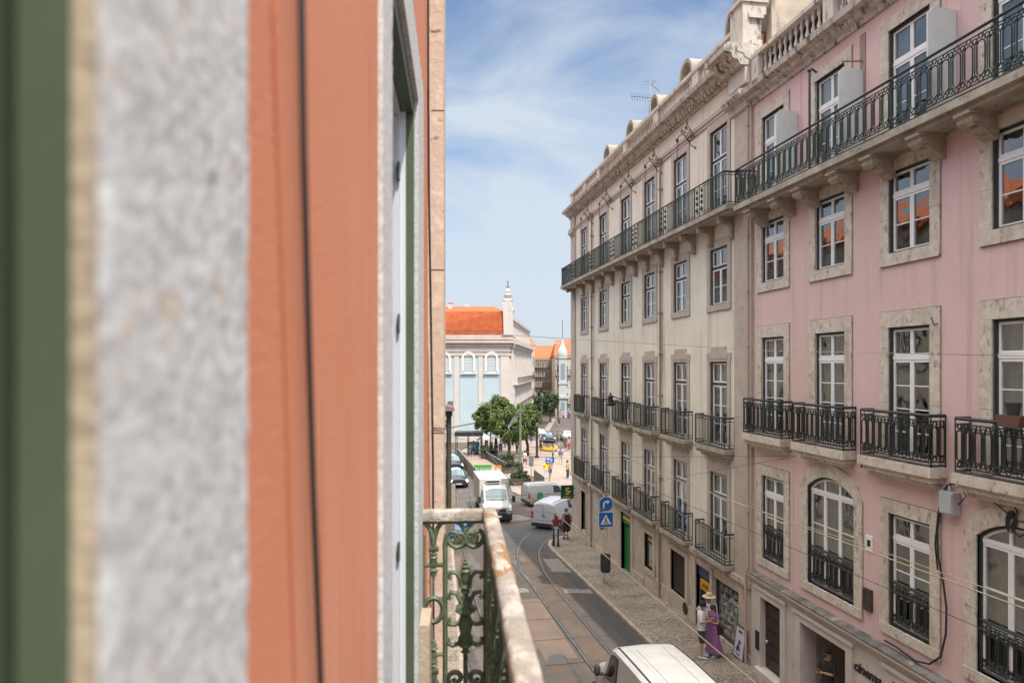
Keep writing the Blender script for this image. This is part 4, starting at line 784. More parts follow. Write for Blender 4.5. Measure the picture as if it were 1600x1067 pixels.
# ------------------------------------------------------------------ balcony of the orange house
bc = ownroot('wrought_iron_balcony', 'green scrolled iron balcony with a wooden handrail flaking orange paint, at the viewer', 'balcony', -1.62); 
def bp(mb, name, mat, smooth=False, parent=None): return put(name, mb.mesh(name, mat, smooth), bc if parent is None else parent, (0, 0, 1.62) if parent is None else (0, 0, 0))
RS, RO, RZ = 3.0, .143, -.62      # far end, front line, rail top
rnd = random.Random(4)
def plank(p, q, w, h, n, name, seed, axis):
    # handrail as a rounded, slightly worn bar
    rnd = random.Random(seed); mb = MB(); P = Vector(p); Q = Vector(q); d = (Q-P).normalized(); sd = Vector((d.y, -d.x, 0)); vs = []; prof = [(-.5, -1), (-.5, -.25), (-.42, -.06), (-.25, 0), (.25, .0), (.42, -.06), (.5, -.25), (.5, -1)]
    for i in range(n+1):
        c = P.lerp(Q, i/n)
        for (a, b) in prof: vs.append(c+sd*(a*w+rnd.uniform(-.0012, .0012))+Vector((0, 0, b*h+rnd.uniform(-.001, .001))))
    k = len(prof); mb.add(vs, [(i*k+j, i*k+(j+1) % k, (i+1)*k+(j+1) % k, (i+1)*k+j) for i in range(n) for j in range(k)]+[tuple(range(k)), tuple(range(n*k, n*k+k))]); return mb
bp(plank((RO, -1.2, RZ), (RO, RS+.03, RZ), .062, .045, 120, 'handrail', 1, 'y'), 'handrail', railm, 60)
bp(plank((WO+.004, RS, RZ-.001), (RO-.032, RS, RZ-.001), .055, .045, 20, 'handrail', 2, 'x'), 'handrail', railm, 60)
ZM = .000754*1.02
def panel_pts(X, Y): return ((X-70)*ZM, -(Y-50)*ZM)          # survey grid of the side panel: u from the wall, v down from the rail
def side_iron(T, u_off=0, full=True, small=True):
    mb = MB()
    def tb(L, r=.009, **k): mb.tube([T(*panel_pts(*p)) for p in L], r*(1.2 if r > .004 else 1), 6, False, **k)
    def sp(cx, cy, r0, r1, a0, a1, r=.009, n=18): tb([(cx+(r0+(r1-r0)*i/n)*math.cos(math.radians(a0+(a1-a0)*i/n)), cy+(r0+(r1-r0)*i/n)*math.sin(math.radians(a0+(a1-a0)*i/n))) for i in range(n+1)], r)
    def ornament(cx, y0, y1, w, up=1):
        prof = [(.04, 0), (.35, .03), (.15, .06), (.6, .10), (.25, .14), (.85, .19), (.5, .24), (.9, .30), (.6, .36), (.8, .48), (.5, .58), (.35, .62), (1.0, .68), (.5, .74), (.7, .80), (.3, .86), (.5, .90), (.12, .95), (.03, 1.0)]
        n = 8; vs = []; 
        for (r, t) in prof:
            for j in range(n):
                q = 2*math.pi*j/n; X = cx+r*w*math.cos(q); Y = y0+(y1-y0)*t; u, v = panel_pts(X, Y); p = T(u, v); nrm = T(0, 0, 1)-T(0, 0, 0); vs.append(p+nrm*(r*w*ZM*.7*math.sin(q)))
        k = len(prof); mb.add(vs, [(i*n+j, i*n+(j+1) % n, (i+1)*n+(j+1) % n, (i+1)*n+j) for i in range(k-1) for j in range(n)])
    # frame bars
    if small: tb([(80, 190), (80, 1400)], .0085)
    tb([(205, 1400), (205, 230), (212, 190), (235, 165), (270, 172), (285, 200), (275, 225), (250, 222)], .0095); tb([(435, 1400), (435, 230), (428, 190), (405, 165), (370, 172), (355, 200), (365, 225), (392, 222)], .0095)
    # upper crossing scrolls
    sp(280, 205, 62, 14, 200, -230, .0095); sp(362, 205, 62, 14, -20, 410, .0095)
    tb([(190, 105), (240, 100), (290, 122), (320, 165), (345, 205), (330, 240)], .009); tb([(440, 95), (400, 100), (350, 122), (318, 165), (298, 205), (305, 240)], .009)
    if small:
        tb([(72, 108), (95, 115), (120, 150), (135, 200), (140, 250)], .009); tb([(205, 110), (180, 120), (160, 150), (146, 200), (140, 250)], .009)
        tb([(112, 262), (168, 262)], .011); ornament(140, 255, 445, 30); tb([(88, 355), (195, 355)], .008)
        tb([(140+52*math.cos(a/24*2*math.pi), 608+68*math.sin(a/24*2*math.pi)) for a in range(25)], .0105); tb([(138, 430), (141, 540)], .0028); tb([(141, 676), (138, 780)], .0028)
        ornament(140, 960, 765, 30); tb([(30, 862), (195, 862)], .0065); tb([(112, 955), (168, 955)], .011); tb([(140, 955), (130, 1010), (100, 1070), (90, 1130)], .009); tb([(140, 955), (150, 1010), (180, 1060), (190, 1130)], .009)
    # centre spear with side scrolls
    ornament(320, 320, 560, 42); ornament(320, 890, 500, 50)
    mb2 = [(270, 605), (300, 590), (320, 575), (340, 590), (375, 605), (340, 625), (320, 640), (300, 625)]; tb(mb2+[mb2[0]], .012)
    for s_ in (-1, 1):
        c = 320
        tb([(c+s_*22, 480), (c+s_*30, 430), (c+s_*55, 398), (c+s_*90, 400), (c+s_*98, 425), (c+s_*80, 432)], .009)
        tb([(c+s_*14, 620), (c+s_*28, 560), (c+s_*50, 518), (c+s_*85, 510), (c+s_*100, 535), (c+s_*82, 548)], .009)
        tb([(c+s_*12, 640), (c+s_*30, 680), (c+s_*60, 695), (c+s_*92, 690), (c+s_*98, 668), (c+s_*82, 662)], .009)
        tb([(c+s_*18, 770), (c+s_*40, 802), (c+s_*70, 812), (c+s_*98, 800), (c+s_*100, 778), (c+s_*84, 775)], .009)
        sp(c+s_*55, 1000, 52, 14, 90, 90-s_*430, .0095)
    tb([(320, 890), (320, 1060)], .009)
    return mb
T_side = lambda u, v, w=0: Vector((WO+.0+u, RS-.005+w, RZ-.042+v)) if True else None
bp(side_iron(lambda u, v, w=0: Vector((WO+.002+u, RS+w, RZ-.008+v))), 'side_panel', balg, 60)
fm = MB(); m1 = side_iron(lambda u, v, w=0: Vector((RO+w, u, v)), small=True)
for k in range(9):
    s0 = RS-.02-(k+1)*.30
    fm.add([(p[0], p[1]+s0, p[2]+RZ-.008) for p in m1.v], m1.f)
for k in range(10): yy = RS-k*.30; fm.box(RO-.008, RO+.008, yy-.008, yy+.008, RZ-1.0, RZ-.04)
bp(fm, 'front_panel', balg, 60)
mb = MB(); mb.box(WO+.03, RO+.02, RS-.01, RS+.01, RZ-.062, RZ-.045); mb.box(RO-.01, RO+.01, -1.2, RS, RZ-.062, RZ-.045); bp(mb, 'top_bar', balg)
mb = MB(); mb.box(WO, RO+.06, -1.2, RS+.08, -1.76, -1.62); bp(mb, 'floor_slab', nearst)
# ------------------------------------------------------------------ next houses down the left side
nb = ownroot('apartment_building', 'beige house beyond the orange one, mostly hidden behind its stone quoin', 'building', gz(10)); 
def neighbour(root, s0, s1, wo, ztop, wall, cols, rows, set_, base):
    z0 = root.location.z; ops = [];  mb = MB()
    for c in cols:
        for z in rows: ops.append((c-set_['w']/2, c+set_['w']/2, z, z+set_['h']))
    w = wallmb(s0, s1, -12, ztop, ops, .35); T = Matrix(((-1, 0, 0, wo), (0, 1, 0, 0), (0, 0, 1, 0), (0, 0, 0, 1))); w.xf(T); put('wall', w.mesh('wall', wall), root, (0, 0, -z0))
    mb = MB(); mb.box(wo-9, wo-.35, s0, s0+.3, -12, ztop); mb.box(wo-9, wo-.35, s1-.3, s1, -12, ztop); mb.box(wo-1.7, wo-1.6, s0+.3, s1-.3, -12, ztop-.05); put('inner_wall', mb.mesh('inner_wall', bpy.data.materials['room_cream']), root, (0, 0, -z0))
    for c in cols:
        for z in rows:
            o = put('window', set_['window'], root, (wo, c, z-z0)); o.rotation_euler = (0, 0, math.pi)
            for n, me in set_['kids']: put(n, me, o)
    mb = MB(); mb.prism([(wo+.45, ztop), (wo+.45, ztop+.2), (wo-5, ztop+2.3), (wo-9, ztop+.2), (wo-9, ztop)], s0, s1, 'y'); put('roof', mb.mesh('roof', roofm), root, (0, 0, -z0))
nwin = winset('n', 1.15, 2.2, sw=.2, st=.22, sb=.15, fr=green, tr=.25, rows=2)
neighbour(nb, 4.35, 18, -.9, 7.0, M('beige_render', (.58, .50, .40), (.52, .45, .36), scale=1, rough=.9), [6.2, 9.4, 12.6, 15.8], [-6.6, -2.9, .9, 4.1], nwin, base)if False else None
neighbour(nb, 4.35, 18, -.9, 7.0, M('beige_render', (.58, .50, .40), (.52, .45, .36), scale=1, rough=.9), [6.2, 9.4, 12.6, 15.8], [-6.6, -2.9, .9, 4.1], nwin, None)
n2 = ownroot('apartment_building', 'off-white house farther down the left side of the street', 'building', gz(30))
neighbour(n2, 18.05, 44, -1.5, 6.0, M('offwhite_render', (.62, .58, .50), (.55, .51, .44), scale=1, rough=.9), [20+3.1*i for i in range(8)], [-7.2, -3.6, 0.1, 3.0], nwin, None)
# its balcony peeking out past the quoin
mb = MB(); z0 = gz(10)
mb.box(-.9, -.08, 7.2, 7.3, -.52, -.46); mb.box(-.9, -.02, 7.1, 9.2, -1.7, -1.56)
b = put('balcony', mb.mesh('balcony', M('weathered_wood', (.24, .19, .15), (.16, .13, .1), scale=12, rough=.9)), nb, (0, 0, -z0))
mb = MB(); mb.tube([(-.085, 7.25, -1.6), (-.085, 7.25, -.46)], .028, 6); mb.tube([(-.20, 7.25, -1.6), (-.20, 7.25, -.5)], .02, 6)
for k in range(5): mb.tube([(-.15+.05*a, 7.25, -.55-.2*k+b_*.9) for a, b_ in spiral(0, 0, .9, .2, 0, 420, 14)], .013, 5) if False else mb.tube([(-.14+a, 7.25, -.62-.2*k+q) for a, q in spiral(0, 0, .055, .012, 90*k, 90*k+480, 14)], .012, 5)
for k in range(16): mb.tube([(-.085, 7.3+k*.12, -1.6), (-.085, 7.3+k*.12, -.5)], .008, 4)
mb.box(-.12, -.05, 7.2, 9.2, -.52, -.46)
put('railing', mb.mesh('railing', M('old_green_iron', (.08, .085, .06), (.05, .045, .035), scale=15, rough=.7)), b)
mb = MB(); mb.prism([(-.9, -.46), (-.02, -.46), (-.04, -.42), (-.12, -.40), (-.25, -.36), (-.3, -.3), (-.9, -.3)], 7.15, 7.4, 'y'); put('balcony_cap', mb.mesh('balcony_cap', M('grey_wood', (.26, .22, .18), rough=.9)), b)
mb = MB()
for (zz, d) in ((-.02, .60), (-.3, .52)): mb.box(-.9, -.9+d, 17.0, 17.5, zz, zz+.1); mb.box(-.9, -.95+d, 17.05, 17.45, zz-.12, zz)
put('cornice', mb.mesh('cornice', liosc), nb, (0, 0, -z0))
# shop awning
awt = ownroot('shop_awning', 'dark grey shop awning seen down through the scrolled balcony iron', 'awning', -4)
put('canopy', aw.mesh('canopy', M('awning_grey', (.07, .075, .085), rough=.8)), awt, (-.75, 0, 4)); mb = MB(); mb.tube([(WO-.7, 6.4, -4.4), (WO-.25, 6.4, -3.95)], .02, 5); mb.tube([(WO-.7, 9.1, -4.4), (WO-.25, 9.1, -3.95)], .02, 5); put('arm', mb.mesh('arm', iron), awt, (0, 0, 4))
# ------------------------------------------------------------------ background round the square (view-aligned frames: a = to the right, b = away)
def bgroot(name, label, cat, px, zc, rz=-TH):
    p = at(px, 573, zc); return thing(name, label, cat, (p.x, p.y, gz(p.y)), rz)
# church
Z0 = 100.; ch = bgroot('church', 'pale blue and white church with orange tiled roof and arched windows', 'church', 797, Z0); zg = ch.location.z
k = Z0/F
def cx(px): return (px-797)*k
def cz(py): return (573-py)*k-zg
def cp(mb, name, mat, parent=None, smooth=False): return put(name, mb.mesh(name, mat, smooth), parent or ch)
gcw = M('church_stone', (.62, .57, .53), (.55, .50, .46), scale=.5, rough=.9, spots=[((.45, .39, .35), 1.5, .6, .8, (1, 1, .3))])
wins = [(732, 29), (768, 28), (694, 29)]
mb = MB(); mb.box(cx(600), 0, 0, 3.3, 0, cz(531)); mb.box(cx(600), -1.2, 3.3, 30, 0, cz(531)); cp(mb, 'wall', gcw)
mb = MB()
for a, b in ((718, 747), (755, 781), (680, 709), (645, 672)): mb.box(cx(a), cx(b), -.05, 0, 1.2, cz(556))
cp(mb, 'blue_panel', cblue)
for (px, _) in wins:
    x = cx(px); w = .68; mb = MB(); zs, zt = cz(579), cz(560)
    i_ = [(x-w, zs), (x-w, zt)]+arc(x, zt, w, 180, 0, 10)[1:]+[(x+w, zs)]; o_ = [(x-w-.33, zs-.3), (x-w-.33, zt)]+arc(x, zt, w+.33, 180, 0, 10)[1:]+[(x+w+.33, zs-.3)]
    n = len(i_); vs = [(p[0], -.25, p[1]) for p in i_]+[(p[0], -.25, p[1]) for p in o_]+[(p[0], -.06, p[1]) for p in i_]+[(p[0], -.06, p[1]) for p in o_]
    fs = []
    for j in range(n-1): fs += [(j, j+1, n+j+1, n+j), (n+j, n+j+1, 3*n+j+1, 3*n+j), (j, 2*n+j, 2*n+j+1, j+1)]
    mb.add(vs, fs); mb.box(x-w-.45, x+w+.45, -.35, 0, zs-.5, zs-.3)
    o = cp(mb, 'window', M('church_trim', (.72, .68, .66), rough=.9)); mb = MB(); mb.add([(p[0], -.07, p[1]) for p in i_], [tuple(range(n))])
    put('pane', mb.mesh('pane', M('church_pane', (.42, .50, .52), (.50, .56, .57), scale=2, rough=.3)), o)
    mb = MB()
    for q in range(1, 4): mb.box(x-w+2*w*q/4-.02, x-w+2*w*q/4+.02, -.1, -.075, zs, zt+w*.8)
    for q in range(5): mb.box(x-w, x+w, -.1, -.075, zs+q*(zt-zs)/4.5, zs+.04+q*(zt-zs)/4.5)
    put('muntins', mb.mesh('muntins', M('church_trim', (1, 1, 1))), o)
mb = MB()
for z, d, h in ((cz(556), .22, .35), (cz(549), .15, .2), (cz(541), .3, .3), (cz(536), .6, .35), (cz(531), .5, .7)): mb.box(cx(600), d, -d, 3.6, z, z+h)
for q in range(70): xx = cx(640)+q*.33; mb.box(xx, xx+.14, -.5, -.3, cz(541)+.3, cz(541)+.62)
cp(mb, 'cornice', M('church_cornice', (.60, .50, .46), (.48, .40, .36), scale=.8, rough=.9))
mb = MB()
for a, b in ((709.5, 717.5), (747.5, 754.5), (782, 795), (673, 679)): mb.box(cx(a), cx(b), -.16, 0, 0, cz(556))
for a in (.3, 2.1): mb.box(0, .25, a, a+.8, 0, cz(556))
cp(mb, 'pilaster', gcw)
mb = MB()
for a in range(3): mb.box(.0, .35, .5+a*.9, .8+a*.9, cz(556)-2.6, cz(556)-.8); mb.box(.0, .3, .5+a*.9, .8+a*.9, 7, 9)
cp(mb, 'side_carving', M('church_cornice', (1, 1, 1)))
mb = MB(); e = cz(527); t1 = cz(486.5); 
X0, X1 = cx(600), cx(784); mb.add([(X0, -.2, e), (X1+.2, -.2, e), (X1+.2, 0, t1), (X0, 0.6, t1), (cx(640), 5, cz(474)), (cx(771), 5, cz(474)), (X1+.2, 12, e), (X0, 12, e), (X1+.2, 10, t1), (X0, 10, t1)],
    [(0, 1, 2, 3), (3, 2, 5, 4), (1, 6, 8, 2), (2, 8, 5), (8, 9, 4, 5), (6, 7, 9, 8), (7, 0, 3, 9), (9, 3, 4)]); 
rf = cp(mb, 'roof', tilemat('church_tiles', (.58, .14, .045), (.44, .10, .035), -TH, 2.2))
mb = MB(); mb.box(cx(697), cx(704), 3, 4, cz(482), cz(470)); mb.box(cx(696), cx(705), 2.9, 4.1, cz(470), cz(469)); put('chimney', mb.mesh('chimney', gcw), rf)
mb = MB(); mb.add([(cx(707), 6, cz(482)), (cx(740), 6, cz(482)), (cx(724), 7, cz(467)), (cx(724), 14, cz(467)), (cx(740), 14, cz(480)), (cx(707), 14, cz(480))], [(0, 1, 2), (1, 4, 3, 2), (0, 2, 3, 5)]); put('rear_gable', mb.mesh('rear_gable', M('grey_lead', (.30, .31, .32), rough=.7)), rf)
mb = MB(); mb.tube([(X0, -.4, e+.9), (X1, -.4, e+.9)], .03, 4)
for q in range(12): mb.tube([(X1-.4-q*1.6, -.4, e), (X1-.4-q*1.6, -.4, e+.9)], .025, 4)
cp(mb, 'roof_rail', iron)
mb = MB(); Lp = [(784.5, 527), (787, 527), (787, 520), (785, 518), (786.5, 498), (786, 480), (785.5, 478), (785, 477), (800, 477), (803, 484), (801, 487), (801.5, 520), (803, 527)]
mb.prism([(cx(x), cz(y)) for x, y in [(783, 527), (787, 521), (786, 482), (785, 480), (785, 477.5), (800, 477.5), (804, 484), (801.5, 488), (802, 510), (805, 527)]], -.5, 3.2, 'y')
mb.box(cx(785), cx(800), -.5, 1.5, cz(477.4), cz(472)); mb.lathe([(.6, 0), (.75, .35), (.35, .6), (.6, .9), (.65, 1.15), (.3, 1.35), (.42, 1.6), (.25, 1.9), (.05, 2.1)], (cx(793.5), .6, cz(472)), 8)
cp(mb, 'gable', gcw, smooth=50); mb = MB(); mb.tube([(cx(793.5), .6, cz(462)), (cx(793.5), .6, cz(438))], .06, 5); mb.tube([(cx(793.5)-.35, .6, cz(448)), (cx(793.5)+.35, .6, cz(448))], .05, 5); cp(mb, 'finial', iron)
# ranges of houses behind the church
def block(name, label, cat, px0, px1, zc, ytop, depth, wallm, rows, ncol, winm=None, roof=None, roofh=2.5, rz=-TH, balc=(), ww=.45, hh=.6, side=0, balm=None):
    """house with real depth: front wall from px0 to px1 at distance zc, window grid, roof"""
    r = bgroot(name, label, cat, px0, zc, rz); W_ = (px1-px0)*zc/F; H = (573-ytop)*zc/F-r.location.z; mb = MB(); mb.box(0, W_, 0, depth, -1, H); put('wall', mb.mesh('wall', wallm), r)
    n = len(rows)
    for (z0, z1) in rows:
        for c in range(ncol):
            x = W_*(c+.5)/ncol; w = W_/ncol*ww; zz0, zz1 = H*z0, H*z1
            f = MB(); f.ring([(x-w/2, zz0), (x+w/2, zz0), (x+w/2, zz1), (x-w/2, zz1)], [(x-w/2-.12, zz0-.12), (x+w/2+.12, zz0-.12), (x+w/2+.12, zz1+.12), (x-w/2-.12, zz1+.12)], 0, .1)
            f.v = [(b, -a, c_) for a, b, c_ in f.v]; o = put('window', f.mesh('window', M('bg_trim', (.6, .55, .5), rough=.9)), r)
            g = MB(); g.box(x-w/2, x+w/2, -.05, -.01, zz0, zz1); put('pane', g.mesh('pane', winm or M('bg_pane', (.14, .15, .16), rough=.3)), o)
    if side:
        for (z0, z1) in rows:
            for c in range(side):
                y = depth*(c+.5)/side; w = depth/side*ww; g = MB(); g.box(-.08, -.01, y-w/2, y+w/2, H*z0, H*z1); g.box(W_+.01, W_+.08, y-w/2, y+w/2, H*z0, H*z1); put('window', g.mesh('window', winm or M('bg_pane', (1, 1, 1))), r)
    for z in balc:
        g = MB(); g.box(-.1, W_+.1, -.7, 0, H*z-.1, H*z)
        o = put('balcony', g.mesh('balcony', wallm), r); g = MB(); nb_ = int(W_/.35); g.box(-.1, W_+.1, -.7, -.66, H*z+.95, H*z+1.02)
        for q in range(nb_+1): g.box(W_*q/nb_-.05, W_*q/nb_+.05, -.69, -.66, H*z, H*z+.95)
        put('railing', g.mesh('railing', iron), o)
    if roof:
        g = MB(); g.add([(-.4, -.4, H), (W_+.4, -.4, H), (W_+.4, depth+.4, H), (-.4, depth+.4, H), (.5, depth/2, H+roofh), (W_-.5, depth/2, H+roofh)], [(0, 1, 5, 4), (1, 2, 5), (2, 3, 4, 5), (3, 0, 4), (0, 3, 2, 1)]); put('roof', g.mesh('roof', roof), r)
    mb = MB(); mb.box(-.3, W_+.3, -.3, 0, H-.35, H); put('cornice', mb.mesh('cornice', M('bg_trim', (1, 1, 1))), r)
    return r, W_, H
bgc = M('bg_cream', (.60, .53, .46), (.52, .46, .4), scale=.4, rough=.9)
bgo = M('bg_ochre', (.42, .33, .22), (.36, .29, .2), scale=.4, rough=.9)
bgw = M('bg_white', (.74, .72, .72), (.66, .65, .66), scale=.3, rough=.9)
bgp = M('bg_pane_pale', (.34, .36, .38), rough=.3)
rows4 = [(.08, .2), (.30, .42), (.52, .64), (.74, .86)]
tw = thing('tall_house', 'long pale house with rows of slim windows running back along the street beside the church', 'building', tuple(ch.location), -TH-.098); HH = 7.4-zg
mb = MB(); mb.box(-6, .05, 3.7, 44, 0, HH-3.4); mb.box(-6, -.25, 3.7, 42.5, HH-3.4, HH); put('wall', mb.mesh('wall', bgw), tw)
mb = MB(); mb.box(-6, .75, 3.7, 44.3, HH-4.0, HH-3.3); mb.box(-6, .3, 3.7, 44.1, HH-4.5, HH-4.01); mb.box(-6, .1, 3.7, 42.7, HH-.3, HH+.1); put('cornice', mb.mesh('cornice', gcw), tw)
for kk in range(15):
    y = 5.2+kk*2.6; mb = MB(); mb.box(.05, .28, y-.75, y-.35, 1, HH-4.5); put('pilaster', mb.mesh('pilaster', gcw), tw)
    for (z0, z1) in ((.8, 3.2), (4.6, 7.2), (8.6, 11.2), (HH-2.6, HH-.9)):
        x0 = .05 if z0 < 14 else -.25; f = MB(); f.ring([(y, z0), (y+1.0, z0), (y+1.0, z1), (y, z1)], [(y-.16, z0-.16), (y+1.16, z0-.16), (y+1.16, z1+.16), (y-.16, z1+.16)], x0, x0+.12); o = put('window', f.mesh('window', M('bg_trim', (.6, .55, .5), rough=.9)), tw); g = MB(); g.box(x0+.01, x0+.05, y, y+1.0, z0, z1); put('pane', g.mesh('pane', M('bg_pane_mid', (.24, .25, .27), rough=.3)), o)
for z in (4.4, 8.4):
    mb = MB(); mb.box(.05, .8, 4.2, 43, z-.15, z); o = put('balcony', mb.mesh('balcony', gcw), tw); mb = MB(); mb.box(.74, .78, 4.2, 43, z+.9, z+.97)
    for kk in range(90): mb.box(.75, .77, 4.2+kk*.43, 4.24+kk*.43, z, z+.9)
    put('railing', mb.mesh('railing', iron), o)
r, w_, h_ = block('tall_house', 'narrow cream house squeezed between the white columned one and the ochre one', 'building', 825, 835, 150, 540, 14, bgc, rows4, 3, roof=roofm, roofh=2, ww=.4)
r, w_, h_ = block('tall_house', 'ochre house with dark iron balconies under a steep orange roof', 'building', 833, 870, 165, 560, 16, bgo, [(.08, .22), (.3, .42), (.5, .62), (.68, .80), (.85, .96)], 11, roof=roofm, roofh=3.4, balc=(.48, .67, .84), ww=.4, rz=-TH)
r, w_, h_ = block('corner_house', 'ornate cream corner house with a slim white turret and orange roof', 'building', 868, 960, 150, 556, 15, bgc, [(.03, .17), (.24, .40), (.50, .62), (.72, .84)], 13, roof=roofm, roofh=3.8, balc=(.24, .70), ww=.42)
mb = MB(); kx_ = 150/F; tx = (879-868)*kx_; zt = lambda py: (573-py)*kx_-r.location.z
mb.box(tx-.85, tx+.85, -.9, .9, 0, zt(560)); mb.box(tx-1.0, tx+1.0, -1.05, 1.05, zt(560), zt(558)); mb.box(tx-1, tx+1, -1.05, 1.05, zt(600), zt(597)); mb.box(tx-1.1, tx+1.1, -1.2, 1.1, zt(622), zt(618))
mb.lathe([(1.05, 0), (1.15, .6), (.95, 1.5), (.6, 2.3), (.35, 2.9), (.3, 3.4), (.12, 3.6), (.05, 4.2)], (tx, 0, zt(558)), 8)
o = put('turret', mb.mesh('turret', M('turret_white', (.50, .54, .53), (.43, .47, .46), scale=1, rough=.8), 50), r); g = MB(); g.box(tx-.45, tx+.45, -.96, -.91, zt(592), zt(568)); g.box(tx-.4, tx+.4, -.96, -.91, zt(640), zt(628)); put('pane', g.mesh('pane', M('bg_pane2', (.22, .30, .33), rough=.3)), o)
g = MB(); g.tube([(tx, 0, zt(530)), (tx, 0, zt(500))], .05, 4); put('finial', g.mesh('finial', iron), o)
g = MB(); g.box((880-868)*kx_+.3, (960-868)*kx_, -.15, 0, .2, zt(640)); put('shopfront', g.mesh('shopfront', M('shop_violet', (.20, .14, .28), (.3, .25, .35), scale=.8, rough=.6)), r)
for i, (a, b, zc, yt) in enumerate(((640, 700, 170, 545), (940, 1300, 190, 540))): block('tall_house', ['plain cream house far behind the church, hidden to its left', 'plain cream house far beyond the square, behind the long cream building'][i], 'building', a, b, zc, yt, 16, bgc, rows4, 10, roof=roofm)

# ------------------------------------------------------------------ trees
def tree(loc, h, rad, label, seed, leaf=leafm, nclump=70, per=75, base=.33, lean=(0, 0), group='trees on the square', ls=.2, sq=.8):
    rnd = random.Random(seed); t = thing('broadleaf_tree', label, 'tree', loc, 0, group); mb = MB()
    top = Vector((lean[0], lean[1], h*.55)); mb.tube([(0, 0, -.1), (.05, 0, h*.18), (lean[0]*.5, lean[1]*.5, h*.36), top], [.24, .18, .15, .1], 8)
    C0 = Vector((lean[0], lean[1], h*(base+(1-base)/2))); cl = []
    for i in range(nclump):
        a = rnd.uniform(0, 6.283); q = rnd.uniform(-1, 1); rr = rnd.uniform(.45, 1)**.6; s_ = math.sqrt(1-q*q)
        cl.append(C0+Vector((math.cos(a)*s_*rad*rr, math.sin(a)*s_*rad*rr, q*rr*h*(1-base)/2)))
    for i in range(9):
        p = cl[i*3 % nclump]; st = Vector((lean[0]*.4, lean[1]*.4, h*.34)); mid = st.lerp(p, .5)+Vector((0, 0, -.2)); mb.tube([st, mid, p], [.09, .055, .02], 5)
    put('trunk', mb.mesh('trunk', bark, 60), t); mb = MB(); vs = []; fs = []
    for c in cl:
        cr_ = rnd.uniform(.22, .62)*rad*.46
        for k in range(per):
            v = Vector((rnd.gauss(0, 1), rnd.gauss(0, 1), rnd.gauss(0, .75))).normalized()*cr_*rnd.uniform(.5, 1.1); p = c+v; n = (v.normalized()+Vector((rnd.uniform(-.7, .7), rnd.uniform(-.7, .7), rnd.uniform(-.2, .9)))).normalized()
            a = n.orthogonal().normalized(); a.rotate(Matrix.Rotation(rnd.uniform(0, 6.28), 3, n)); b = n.cross(a); l = rnd.uniform(.45, 1.25)*ls*.85; i0 = len(vs)
            vs += [p-a*l, p+b*l*.55, p+a*l, p-b*l*.55]; fs.append((i0, i0+1, i0+2, i0+3))
    mb.add(vs, fs); put('crown', mb.mesh('crown', leaf), t); return t
def gp_(px, zc): p = at(px, 573, zc); return (p.x, p.y, gz(p.y)+.14)
tree(gp_(795, 80), 6.3, 2.3, 'broad green tree beside the tram pole on the square', 3, nclump=95, base=.30)
tree(gp_(774, 86), 7.1, 2.3, 'tallest green tree, left of the tram pole, rising against the pale church', 5, nclump=100, base=.36, sq=1, lean=(.2, 0))
tree(gp_(824, 84), 6.3, 1.95, 'green tree right of the tram pole, its crown reaching towards the road', 8, nclump=85, base=.32, lean=(-.4, 0))
tree(gp_(760, 92), 5.6, 1.9, 'lower green tree over the awnings by the church steps', 12, nclump=60, base=.38)
tree(gp_(846, 132), 6.6, 2.0, 'dark green tree farther off in front of the ochre house', 21, leaf=leafd, nclump=60, per=60, base=.3, ls=.26)
tree(gp_(860, 136), 6.0, 1.6, 'dark green tree at the foot of the slim white turret', 22, leaf=leafd, nclump=50, per=60, base=.3, ls=.26)
# planters with shrubs
def planter(px, py, label, s=1.):
    p = G(px, py, .14); t = thing('planter', label, 'planter', p, .3, 'planters under the trees'); mb = MB(); mb.box(-.9*s, .9*s, -.45, .45, 0, .55); mb.box(-.95*s, .95*s, -.5, .5, .5, .58); put('trough', mb.mesh('trough', M('trough_dark', (.09, .08, .07), (.13, .11, .1), scale=4, rough=.9)), t)
    rnd = random.Random(px); vs = []; fs = []
    for k in range(600):
        c = Vector((rnd.uniform(-.85, .85)*s, rnd.uniform(-.4, .4), .55+abs(rnd.gauss(0, .28)))); n = Vector((rnd.gauss(0, 1), rnd.gauss(0, 1), rnd.gauss(.5, 1))).normalized(); a = n.orthogonal(); b = n.cross(a); i0 = len(vs); vs += [c-a*.1, c+b*.06, c+a*.1, c-b*.06]; fs.append((i0, i0+1, i0+2, i0+3))
    mb = MB(); mb.add(vs, fs); put('shrub', mb.mesh('shrub', leafd), t)
planter(812, 757, 'planter with dark shrub beside the foot of the tram pole'); planter(790, 727, 'planter with a shrub below the broad tree trunk'); planter(800, 738, 'long planter between the tree trunks and the tram pole', 1.2); planter(765, 716, 'planter at the left end of the row under the trees')
